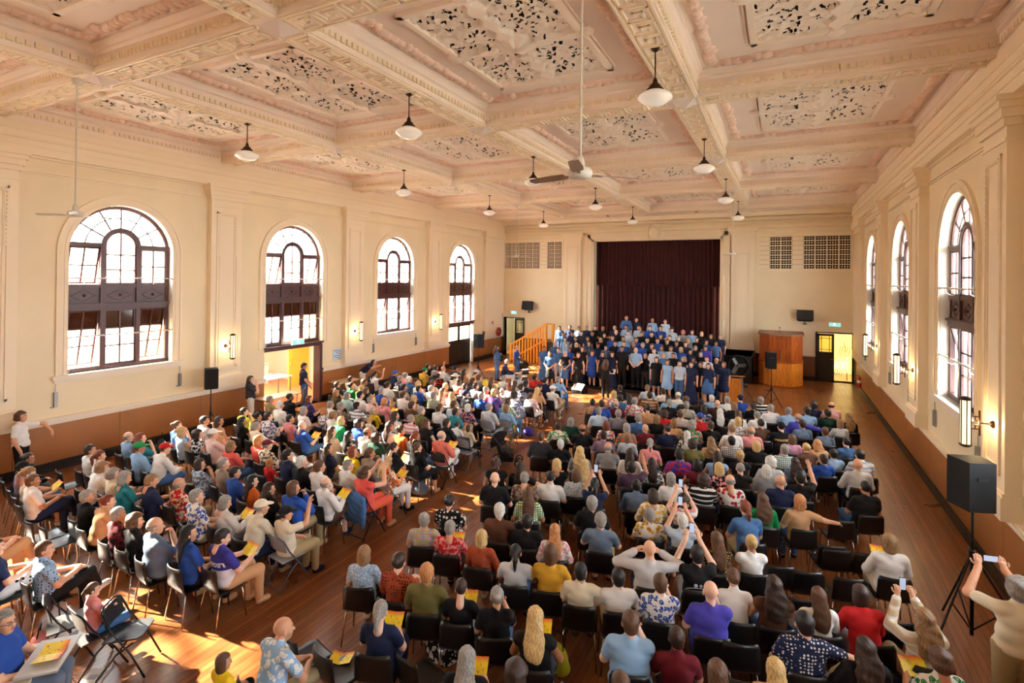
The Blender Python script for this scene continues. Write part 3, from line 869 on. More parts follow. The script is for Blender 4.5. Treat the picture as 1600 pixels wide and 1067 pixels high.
for i in (0, 1):
    d = door_leaf('door_%d' % (3 + i), 1.24, 2.24, 'dark half-glazed double door leaf under the last arched window'); d.location = (XL - .2, WY[4] - 1.24 + (0 if i else 2.48), .0)
    d.rotation_euler = (0, 0, math.pi / 2 if i else -math.pi / 2)
    d['label'] = 'dark half-glazed door leaf under the last arched window, %s stage' % ('farther from' if i else 'nearer the')
m = MB().box(XL - .3, XL + .04, WY[4] - WHW, WY[4] + WHW, 2.24, 2.40).box(XL - .3, XL + .08, WY[4] - WHW - .05, WY[4] + WHW + .05, 2.36, 2.42)
obj('trim_6', (m, DKWOOD), kind='structure', label='dark timber lintel over the double door')
obj('wall_porch', (MB().box(XL - 1.8, XL - 1.7, WY[4] - 1.6, WY[4] + 1.6, 0, 2.3), GRN), kind='structure', label='porch wall outside the double door')
# ---- kitchen beyond the open doorway
m = MB().box(XL - .3, XL + .04, WY[2] - WHW, WY[2] + WHW, 2.20, 2.36).box(XL - .3, XL + .08, WY[2] - WHW - .05, WY[2] + WHW + .05, 2.30, 2.36)
m.box(XL - .3, XL + .05, WY[2] + WHW - .12, WY[2] + WHW, 0, 2.2)
obj('trim_7', (m, DKWOOD), kind='structure', label='dark timber lintel and jamb of the kitchen doorway')
KX0, KX1, KY0, KY1 = -21.5, XL - .34, 11.2, 17.6
m = MB()
m.add([(KX0, KY0, 0), (KX1, KY0, 0), (KX1, KY1, 0), (KX0, KY1, 0), (KX0, KY0, 2.6), (KX1, KY0, 2.6), (KX1, KY1, 2.6), (KX0, KY1, 2.6)], [(0, 4, 5, 1), (0, 3, 7, 4), (3, 2, 6, 7), (4, 7, 6, 5)])
m.add([(KX0, KY0, 0), (KX1 + .4, KY0, 0), (KX1 + .4, KY1, 0), (KX0, KY1, 0)], [(0, 1, 2, 3)], 1)
m.add([(KX1, WY[2] - WHW, 0), (KX1, KY0, 0), (KX1, KY0, 2.6), (KX1, WY[2] - WHW, 2.6)], [(0, 1, 2, 3)]); m.add([(KX1, WY[2] + WHW, 0), (KX1, KY1, 0), (KX1, KY1, 2.6), (KX1, WY[2] + WHW, 2.6)], [(0, 1, 2, 3)])
obj('wall_kitchen', m.mesh('wall_kitchen', [mat('kitchen_wall', srgb(236, 226, 204), .6), mat('kitchen_floor', srgb(204, 128, 78), .4)], False, False), kind='structure', label='bright kitchen room through the open doorway')
ld = bpy.data.lights.new('kitchen_lamp', 'AREA'); ld.shape = 'RECTANGLE'; ld.size = 2.4; ld.size_y = 1.2; ld.energy = 170; ld.color = (1, .95, .86)
lo = bpy.data.objects.new('kitchen_lamp', ld); COL.objects.link(lo); lo.location = (-18.8, 14.4, 2.55)
KW = mat('kitchen_white', srgb(236, 232, 224), .4); KY = mat('kitchen_yellow', srgb(240, 196, 70), .5)
kc = obj('kitchen_bench', (MB().box(-21.4, -20.8, 12.0, 16.6, 0, .86), KW), label='white kitchen bench along the far kitchen wall', cat='bench')
obj('worktop', (MB().box(-21.45, -20.75, 12.0, 16.6, .86, .90), RAIL), kc)
for i in range(5): obj('cupboard_door', (MB().box(-20.8, -20.78, 12.05 + .9 * i, 12.9 + .9 * i, .08, .82), WHITEP), kc)
for i in range(4):
    c = obj('wall_cupboard', (MB().box(-21.45, -21.1, 12.1 + 1.1 * i, 13.15 + 1.1 * i, 1.5, 2.3), KW), label='white kitchen wall cupboard, %s from the yellow door' % ORD[3 - i], cat='cupboard', group='kitchen wall cupboards')
    obj('cupboard_door', (MB().box(-21.1, -21.08, 12.12 + 1.1 * i, 13.13 + 1.1 * i, 1.52, 2.28), WHITEP), c)
t = obj('serving_table', (MB().box(-18.2, -17.4, 12.6, 15.0, .86, .90), WHITEP), label='white serving table inside the kitchen doorway', cat='table')
for x in (-18.15, -17.45):
    for y in (12.65, 14.95): obj('leg', (MB().box(x - .02, x + .02, y - .02, y + .02, 0, .86), GREYM), t)
obj('kitchen_door', (MB().box(-19.3, -19.25, 16.4, 17.5, 0, 2.1).box(-19.25, -19.23, 16.5, 17.4, 1.2, 1.9).box(-19.25, -19.22, 16.46, 16.52, .95, 1.1), KY), label='yellow painted door standing inside the kitchen', cat='door')
for i, (y, h) in enumerate(((13.0, .22), (13.3, .16), (13.9, .26), (14.3, .14))):
    obj('jug', (MB().lathe([(.05, 0), (.07, .02), (.07, h * .6), (.045, h * .8), (.05, h)], 10, (0, 0, 0)).tube([(.06, 0, h * .3), (.11, 0, h * .4), (.10, 0, h * .7), (.05, 0, h * .8)], .01, 5), WHITEP, True), loc=(-17.8, y, .90), label='white jug on the kitchen serving table, %s from the door jamb' % ORD[i], cat='jug', group='jugs on the serving table')
t = obj('folding_table', (MB().box(-15.85, -15.2, 12.05, 13.5, .70, .73), mat('laminate', srgb(214, 196, 168), .4)), label='pale folding table against the brown dado by the kitchen doorway', cat='table')
for y in (12.15, 13.4): obj('leg', (MB().box(-15.8, -15.25, y - .015, y + .015, .66, .70).tube([(-15.75, y, 0), (-15.75, y, .7)], .015, 6).tube([(-15.3, y, 0), (-15.3, y, .7)], .015, 6), GREYM), t)
t = obj('folding_table', (MB().box(-15.85, -15.2, 15.4, 16.5, .70, .73), MATS['laminate']), label='pale folding table beside the far jamb of the kitchen doorway', cat='table')
for y in (15.5, 16.4): obj('leg', (MB().box(-15.8, -15.25, y - .015, y + .015, .66, .70).tube([(-15.75, y, 0), (-15.75, y, .7)], .015, 6).tube([(-15.3, y, 0), (-15.3, y, .7)], .015, 6), GREYM), t)

# ================================================================ lamps and fans
OPAL = mat('opal_glass', srgb(246, 240, 228), .25, emit=(1, .93, .82), estr=.10)
GLOWM = mat('lit_tube_glass', srgb(255, 236, 190), .4, emit=(1, .84, .52), estr=.75)
GLOWD = mat('sconce_side_glass', srgb(250, 226, 160), .4, emit=(1, .78, .40), estr=1.6)
BRONZE = mat('dark_bronze', srgb(66, 44, 30), .4, .6)
rose = MB().lathe([(.075, 0), (.075, -.025), (.03, -.06), (.012, -.07)], 14).mesh('ceiling_rose', [BRONZE], True)
stem = MB().tube([(0, 0, -.05), (0, 0, -.50)], .011, 6).mesh('stem', [BRONZE])
capm = MB().lathe([(.02, -.46), (.035, -.50), (.04, -.54), (.085, -.58), (.09, -.60), (.13, -.64), (.13, -.665)], 16).mesh('gallery', [BRONZE], True)
globe = MB().lathe([(.12, -.66), (.15, -.675), (.20, -.70), (.25, -.735), (.262, -.765), (.25, -.79), (.225, -.80), (.205, -.825), (.15, -.86), (.08, -.88), (.005, -.885)], 24).mesh('globe', [OPAL], True)
for bi, (x, bn) in enumerate(((-1.756, 'beam nearest the booth'), (-6.45, 'middle beam'), (-11.14, 'beam nearest the kitchen'))):
    for k in range(4):
        r = obj('pendant_lamp', rose, loc=(x, 8.23 + 5.76 * k, ZS), label='opal schoolhouse pendant lamp, %s from the stage on the %s' % (ORD[3 - k], bn), cat='lamp', group='pendant lamps under the ceiling beams')
        obj('stem', stem, r); obj('gallery', capm, r); obj('globe', globe, r)
FANW = mat('fan_enamel', srgb(214, 206, 190), .4)
FANB = mat('fan_blade_timber', srgb(140, 112, 86), .45)
def fan(x, y, hub, a0, label, bm):
    r = obj('ceiling_fan', (MB().lathe([(.09, 0), (.09, -.04), (.05, -.10), (.02, -.12)], 14), FANW, True), loc=(x, y, ZS - .1), label=label, cat='fan', group='ceiling fans on long rods')
    L = ZS - .1 - hub
    obj('rod', (MB().tube([(0, 0, -.1), (0, 0, -L + .12)], .014, 8), FANW), r)
    obj('motor', (MB().lathe([(.03, -L + .16), (.045, -L + .10), (.045, -L + .06), (.11, -L + .04), (.125, -L), (.11, -L - .045), (.05, -L - .06)], 18), FANW, True), r)
    for i in range(3):
        a = a0 + i * 2 * math.pi / 3
        R = Matrix.Rotation(a, 3, 'Z')
        m = MB()
        m.bar(R @ Vector((.08, 0, -L - .02)), R @ Vector((.24, 0, -L - .02)), .03, .012)
        pts = [(.18, -.05), (.30, -.062), (.63, -.048), (.65, 0), (.63, .048), (.30, .062), (.18, .05)]
        tilt = .22
        vs = [R @ Vector((u, w * math.cos(tilt), -L - .02 + w * math.sin(tilt) + dz)) for dz in (0, .010) for u, w in pts]
        n = len(pts)
        m.add(vs, [tuple(reversed(range(n))), tuple(range(n, 2 * n))] + [(q, (q + 1) % n, n + (q + 1) % n, n + q) for q in range(n)])
        obj('blade', (m, bm), r)
fan(-1.80, 5.02, 5.92, math.radians(44), 'large ceiling fan with timber blades on a long white rod, nearest the viewer', FANB)
fan(-11.2, 4.9, 5.92, math.radians(92), 'pale ceiling fan in front of the first arched window', FANW)
fan(-11.1, 22.3, 5.92, math.radians(10), 'small pale ceiling fan before the end wall vent grille by the stairwell doorway', FANW)
fan(-1.72, 22.3, 5.92, math.radians(10), 'small pale ceiling fan before the end wall above the booth', FANW)
for x, y in ((-8.66, 28.75), (-3.93, 28.6)):
    obj('smoke_detector', (MB().lathe([(.09, 0), (.09, -.03), (.06, -.06), (.02, -.065)], 14), mat('detector_tan', srgb(176, 140, 90), .5), True), loc=(x, y, ZS), label='small round smoke detector on the soffit, %s' % ('above the cartouche side' if x > -5 else 'above the vent grille side'), cat='detector')
# wall sconces
def sconce(x, y, z, rz, label):
    r = obj('wall_sconce', (MB().lathe([(.06, 0), (.06, .02), (.025, .05), (.015, .06)], 12), BRONZE, True), loc=(x, y, z), label=label, cat='lamp', group='long wall sconces')
    # lathe axis is z: turn it so it points inward
    r.rotation_euler = (0, 0, rz)
    me = r.data
    for v in me.vertices:
        X, Y, Z = v.co; v.co = (X, Z, Y)
    b = MB().tube([(0, .04, 0), (0, .17, 0)], .012, 6).box(-.01, .01, .165, .185, -.20, .20)
    for s in (-1, 1):
        b.box(-.008, .008, .175, .275, s * .10 - .008, s * .10 + .008).box(-.008, .008, .22, .236, s * .03, s * .10).box(-.008, .008, .20, .236, s * .035 - .006, s * .035 + .006)
    obj('bracket', (b, BRONZE), r)
    hexp = [(.072 * math.cos(math.pi * i / 3), .35 + .072 * math.sin(math.pi * i / 3)) for i in range(6)]
    obj('glass_tube', (MB().prism(hexp, lambda u, v, t: (u, v, t), -.35, .35), GLOWM), r)
    fr = MB()
    for u, v in hexp: fr.box(u - .007, u + .007, v - .007, v + .007, -.36, .36)
    for s in (-1, 1):
        fr.lathe([(.085, s * .35), (.088, s * .37), (.06, s * .395), (.02, s * .41)], 12, (0, .35, 0))
    obj('frame', (fr, BRONZE), r)
    ld = bpy.data.lights.new('sconce_light', 'POINT'); ld.energy = 16; ld.color = (1, .70, .34); ld.shadow_soft_size = .03
    lo = bpy.data.objects.new('sconce_light', ld); COL.objects.link(lo); lo.parent = r; lo.location = (0, .20, 0)
for i, y in enumerate((11.0, 16.76, 22.5)):
    sconce(XL + .2, y, 2.62, -math.pi / 2, 'lit long wall sconce, %s along the kitchen-side wall' % ORD[i])
    sconce(XR - .2, y - .05, 2.64, math.pi / 2, 'lit long wall sconce, %s along the booth-side wall' % ORD[i])

# ================================================================ fittings
def sign(name, x, y, z, rz, w, h, mats_, label, cat, draw=None, d=.05):
    o = obj(name, (MB().box(-w / 2, w / 2, 0, d, -h / 2, h / 2), mats_), loc=(x, y, z), rz=rz, label=label, cat=cat)
    if draw: draw(o, w, h, d)
    return o
EXITG = mat('exit_glow', srgb(120, 220, 200), .5, emit=(.30, .75, .8), estr=.45)
def exit_face(o, w, h, d):
    m = MB().box(-w / 2 + .02, w / 2 - .02, d, d + .004, -h / 2 + .02, h / 2 - .02)
    obj('lit_face', (m, EXITG), o)
    r = MB(); s = h / .2           # running figure and doorway
    y0, y1 = d + .004, d + .008
    r.sphere((.012 * s, d + .006, .062 * s), .012 * s, 8, 6, (1, .3, 1))
    r.bar((.01 * s, d + .006, .045 * s), (-.012 * s, d + .006, 0), .02 * s, .004, upv=(0, 1, 0))
    r.bar((-.012 * s, d + .006, 0), (.02 * s, d + .006, -.03 * s), .012 * s, .004, upv=(0, 1, 0)); r.bar((-.012 * s, d + .006, 0), (-.04 * s, d + .006, -.045 * s), .012 * s, .004, upv=(0, 1, 0))
    r.bar((.008 * s, d + .006, .04 * s), (.035 * s, d + .006, .015 * s), .01 * s, .004, upv=(0, 1, 0)); r.bar((.008 * s, d + .006, .04 * s), (-.03 * s, d + .006, .03 * s), .01 * s, .004, upv=(0, 1, 0))
    r.box(.05 * s, .06 * s, y0, y1, -.06 * s, .06 * s)
    obj('pictogram', (r, mat('sign_white', (1, 1, 1), .5, emit=(1, 1, 1), estr=.8)), o)
sign('exit_sign', -15.1, YB - .01, 2.72, math.pi, .42, .22, WHITEP, 'lit exit sign above the stairwell doorway', 'sign', exit_face)
sign('exit_sign', 2.30, YB - .01, 2.80, math.pi, .52, .22, WHITEP, 'lit exit sign above the yellow lobby doorway', 'sign', exit_face)
sign('exit_sign', XL + .08, WY[2] + .05, 2.44, -math.pi / 2, .56, .2, WHITEP, 'lit exit sign on the lintel of the kitchen doorway', 'sign', exit_face)
RED = mat('signal_red', srgb(196, 34, 30), .4)
sign('fire_sign', -15.9, YB - .2, 2.55, math.pi, .16, .24, RED, 'small red fire sign beside the far exit sign', 'sign', d=.02)
def lines(o, w, h, d):
    m = MB()
    for i in range(6): m.box(-w / 2 + .05, w / 2 - .05 - .1 * (i % 3), d, d + .002, h / 2 - .08 - i * .07, h / 2 - .055 - i * .07)
    obj('printed_lines', (m, mat('print_blue', srgb(90, 120, 170), .6)), o)
sign('notice', XL + .005, 16.05, 1.72, -math.pi / 2, .62, .46, mat('paper_blue', srgb(206, 222, 236), .6), 'pale blue notice fixed on the wall beside the kitchen doorway', 'notice', lines, .01)
for x, z, l in ((-15.86, 1.95, 'small red sign on the corner pilaster above the hose reel'),):
    sign('fire_sign', XL + .18, 28.6, 2.15, -math.pi / 2, .12, .16, RED, l, 'sign', d=.01)
hr = obj('hose_reel', (MB().tube([(.24 * math.cos(t), .1, .24 * math.sin(t)) for t in [2 * math.pi * i / 24 for i in range(24)]], .05, 6, closed=True), RED, True), loc=(XL + .2, 29.2, 1.55), rz=-math.pi / 2, label='red fire hose reel in the far corner', cat='hose reel')
obj('hose', (MB().tube([(.18 * math.cos(t), .1, .18 * math.sin(t)) for t in [2 * math.pi * i / 24 for i in range(24)]], .06, 6, closed=True), BLACKM, True), hr)
obj('hub', (MB().lathe([(.1, -.04), (.1, .04)], 12, (0, .1, 0)).box(-.02, .02, 0, .1, -.02, .02), RED), hr)
fe = obj('fire_extinguisher', (MB().lathe([(.07, 0), (.08, .02), (.08, .40), (.06, .46), (.025, .49)], 16), RED, True), loc=(XR - .18, 27.4, .28), label='red fire extinguisher on the brown dado by the lobby door', cat='extinguisher')
obj('valve', (MB().lathe([(.025, .49), (.025, .53)], 8).bar((-.02, 0, .54), (-.12, 0, .57), .03, .015).tube([(0, .02, .51), (0, .1, .48), (0, .1, .2)], .012, 6), BLACKM), fe)
obj('band', (MB().lathe([(.082, .22), (.082, .34)], 16), WHITEP, True), fe)
# wall speakers
def wall_speaker(x, label):
    m = MB(); n = [(-.36, 0), (.36, 0), (.30, .30), (-.30, .30)]
    m.prism([(-.36, -.30), (.36, -.30), (.27, .02), (-.27, .02)], lambda u, v, t: (u, v, t), -.26, .26)
    o = obj('wall_speaker', (m, PLBLACK), loc=(x, YB - .16, 3.16), label=label, cat='speaker', group='black speakers on the end wall')
    o.rotation_euler = (math.radians(-14), 0, 0)
    obj('grille', (MB().box(-.34, .34, -.315, -.30, -.24, .24), mat('speaker_grille', srgb(34, 33, 35), .7, bump=.6, bscale=140)), o)
    obj('bracket', (MB().box(-.04, .04, -.05, .25, .26, .30).box(-.1, .1, .10, .16, -.38, -.34).box(-.02, .02, 0, .12, -.36, -.26), BLACKM), o)
wall_speaker(-13.98, 'black wall speaker above the stairwell doorway')
wall_speaker(1.02, 'black wall speaker above the timber booth')
# loudspeakers on tripods
def stand_speaker(x, y, zb, yaw, s, label, slabel, hubz=.7, legr=.45):
    st = obj('speaker_stand', (MB().tube([(0, 0, .12), (0, 0, hubz + .2)], .022, 8), BLACKM), loc=(x, y, 0), label=slabel, cat='stand', group='tripod speaker stands')
    obj('inner_pole', (MB().tube([(0, 0, hubz), (0, 0, zb)], .016, 8), BLACKM), st)
    obj('collar', (MB().lathe([(.04, hubz - .06), (.04, hubz + .06)], 10).bar((0, 0, hubz), (.08, 0, hubz), .02, .02), BLACKM), st)
    for i in range(3):
        a = yaw + .4 + i * 2 * math.pi / 3
        obj('leg', (MB().tube([(.02 * math.cos(a), .02 * math.sin(a), hubz), (legr * math.cos(a), legr * math.sin(a), .02)], .015, 6).tube([(0, 0, .18), (legr * .5 * math.cos(a), legr * .5 * math.sin(a), hubz * .5)], .010, 6), BLACKM), st)
    m = MB()
    poly = [(-.19, -.17), (.19, -.17), (.15, .17), (-.15, .17)]
    m.prism([(u * s, v * s) for u, v in poly], lambda u, v, t: (u, v, t), 0, .60 * s)
    sp = obj('loudspeaker', (m, PLBLACK), loc=(x, y, zb - .02), rz=yaw, label=label, cat='speaker', group='loudspeakers on tripod stands')
    obj('grille', (MB().box(-.18 * s, .18 * s, -.185 * s, -.168 * s, .02 * s, .58 * s), mat('speaker_grille', (0, 0, 0))), sp)
    obj('handle', (MB().box(-.06 * s, .06 * s, .165 * s, .18 * s, .38 * s, .42 * s), BLACKM), sp)
stand_speaker(-15.3, 10.2, 1.48, math.radians(150), 1.0, 'black loudspeaker on a stand between the first two arched windows', 'tripod stand under the loudspeaker by the standing woman in white trousers')
stand_speaker(-12.7, 21.6, 1.62, math.radians(160), 1.05, 'black loudspeaker on a stand beside the guitarists', 'tripod stand beside the guitarists')
stand_speaker(-.34, 23.03, 1.50, math.radians(190), 1.05, 'black loudspeaker on a stand before the timber booth', 'tripod stand before the timber booth')
stand_speaker(2.32, 9.25, 1.86, math.radians(200), 1.08, 'large black loudspeaker on a stand near the photographers', 'tall tripod stand near the photographers', 1.2, .72)
# stage monitor
m = MB().prism([(-.2, 0), (.22, 0), (.22, .12), (-.02, .38), (-.2, .30)], lambda u, v, t: (t, u, v), -.28, .28)
o = obj('stage_monitor', (m, PLBLACK), loc=(-7.72, 21.75, 0), rz=math.radians(160), label='black wedge stage monitor on the floor before the choir', cat='speaker')
obj('grille', (MB().obox((0, .105, .255), .27, .165, .01, Matrix.Rotation(math.radians(-47), 3, 'X')), mat('monitor_grille', srgb(226, 220, 210), .5)), o)
# timber booth (octagonal projection box)
BX, BY = -.03, 28.45
oct_ = [(-.92, -.55), (-.45, -1.15), (.45, -1.15), (.92, -.55), (.92, .9), (-.92, .9)]
bo = bpy.data.objects.new('timber_booth', None); COL.objects.link(bo); bo.location = (BX, BY, 0)
bo['label'] = 'tall faceted cedar booth with flat brown lid near the end wall'; bo['category'] = 'booth'
obj('lower_cabinet', (MB().prism(oct_, lambda u, v, t: (u, v, t), .05, 1.12), HONEY), bo)
obj('upper_cabinet', (MB().prism([(u * .98, v * .98) for u, v in oct_], lambda u, v, t: (u, v, t), 1.16, 2.36), CEDAR), bo)
obj('moulding', (MB().prism([(u * 1.02, v * 1.02) for u, v in oct_], lambda u, v, t: (u, v, t), 1.12, 1.17), CEDAR), bo)
obj('plinth', (MB().prism([(u * 1.03, v * 1.03) for u, v in oct_], lambda u, v, t: (u, v, t), 0, .08), CEDAR), bo)
obj('lid', (MB().prism([(u * 1.05, v * 1.05) for u, v in oct_], lambda u, v, t: (u, v, t), 2.36, 2.44), mat('lid_brown', srgb(134, 92, 70), .4)), bo)
obj('door_bar', (MB().box(-.012, .012, -1.16, -1.135, 1.2, 1.75), CHROME), bo)
obj('microphone', (MB().tube([(0, 0, 0), (0, 0, .22)], .012, 6).sphere((0, 0, .24), .03, 8, 6).lathe([(.06, 0), (.06, .02)], 10), BLACKM), loc=(BX - .05, BY - .2, 2.44), label='small microphone standing on the booth lid', cat='microphone')
# lectern
le = bpy.data.objects.new('lectern', None); COL.objects.link(le); le.location = (-1.62, 22.75, 0); le.rotation_euler = (0, 0, math.radians(12))
le['label'] = 'pale timber lectern with grey edges at the edge of the choir'; le['category'] = 'lectern'
obj('body', (MB().box(-.24, .24, -.02, .02, .02, 1.02), HONEY), le)
for s in (-1, 1): obj('side_post', (MB().box(s * .26 - .03, s * .26 + .03, -.04, .28, 0, 1.04), GREYM), le)
obj('top', (MB().obox((0, .12, 1.08), .36, .24, .018, Matrix.Rotation(math.radians(-12), 3, 'X')), HONEY), le)
# pedestal fan, bag, cables
pf = obj('pedestal_fan', (MB().tube([(0, 0, 0), (0, 0, .42)], .03, 8), BLACKM), loc=(-1.75, 26.6, 0), rz=math.radians(25), label='large black drum fan behind the choir beside the stage', cat='fan')
for s in (0, .28): obj('rim', (MB().tube([(.46 * math.cos(t), s, .95 + .46 * math.sin(t)) for t in [2 * math.pi * i / 28 for i in range(28)]], .022, 6, closed=True), BLACKM, True), pf)
obj('drum', (MB().strip([(.45 * math.cos(t), 0, .95 + .45 * math.sin(t)) for t in [2 * math.pi * i / 28 for i in range(28)]], [(.45 * math.cos(t), .28, .95 + .45 * math.sin(t)) for t in [2 * math.pi * i / 28 for i in range(28)]], closed=True), PLBLACK, True), pf)
g = MB()
for r in (.12, .22, .33): g.tube([(r * math.cos(t), -.01, .95 + r * math.sin(t)) for t in [2 * math.pi * i / 24 for i in range(24)]], .006, 4, closed=True)
for i in range(12):
    t = 2 * math.pi * i / 12; g.tube([(.05 * math.cos(t), -.01, .95 + .05 * math.sin(t)), (.45 * math.cos(t), -.01, .95 + .45 * math.sin(t))], .006, 4)
obj('guard', (g, BLACKM), pf)
bl = MB()
for i in range(3):
    t = 2 * math.pi * i / 3; R = Matrix.Rotation(-t, 3, 'Y') @ Matrix.Rotation(.5, 3, 'X')
    bl.obox(Vector((0, .14, .95)) + R @ Vector((.22, 0, 0)), .18, .01, .09, R)
obj('blades', (bl, GREYM), pf)
obj('base', (MB().box(-.35, .35, -.03, .03, 0, .05).box(-.35, -.3, -.2, .35, 0, .05).box(.3, .35, -.2, .35, 0, .05), BLACKM), pf)
bg = obj('duffel_bag', (MB().sphere((0, 0, .27), .42, 16, 10, (1.0, .55, .62)), mat('black_nylon', srgb(22, 21, 24), .6, bump=.4, bscale=20), True), loc=(-12.4, 25.6, 0), rz=.2, label='bulky black bag on the floor beside the timber steps', cat='bag')
obj('strap', (MB().tube([(-.2, -.2, .38), (-.1, -.24, .58), (.1, -.24, .58), (.2, -.2, .38)], .018, 6), BLACKM), bg)
obj('floor_cable', (MB().tube([(-.6, 23.0, .012), (-1.0, 23.6, .012), (-1.15, 24.8, .012), (-1.4, 25.6, .012), (-1.5, 26.4, .012)], .012, 6), BLACKM), label='black cable on the floor from the speaker stand to the stage', cat='cable')
obj('floor_cable', (MB().tube([(-12.0, 21.8, .012), (-11.0, 22.0, .012), (-10.0, 22.6, .012), (-9.0, 22.4, .012), (-8.0, 21.9, .012)], .010, 6), BLACKM), label='black cable on the floor between the drummer and the wedge monitor', cat='cable')
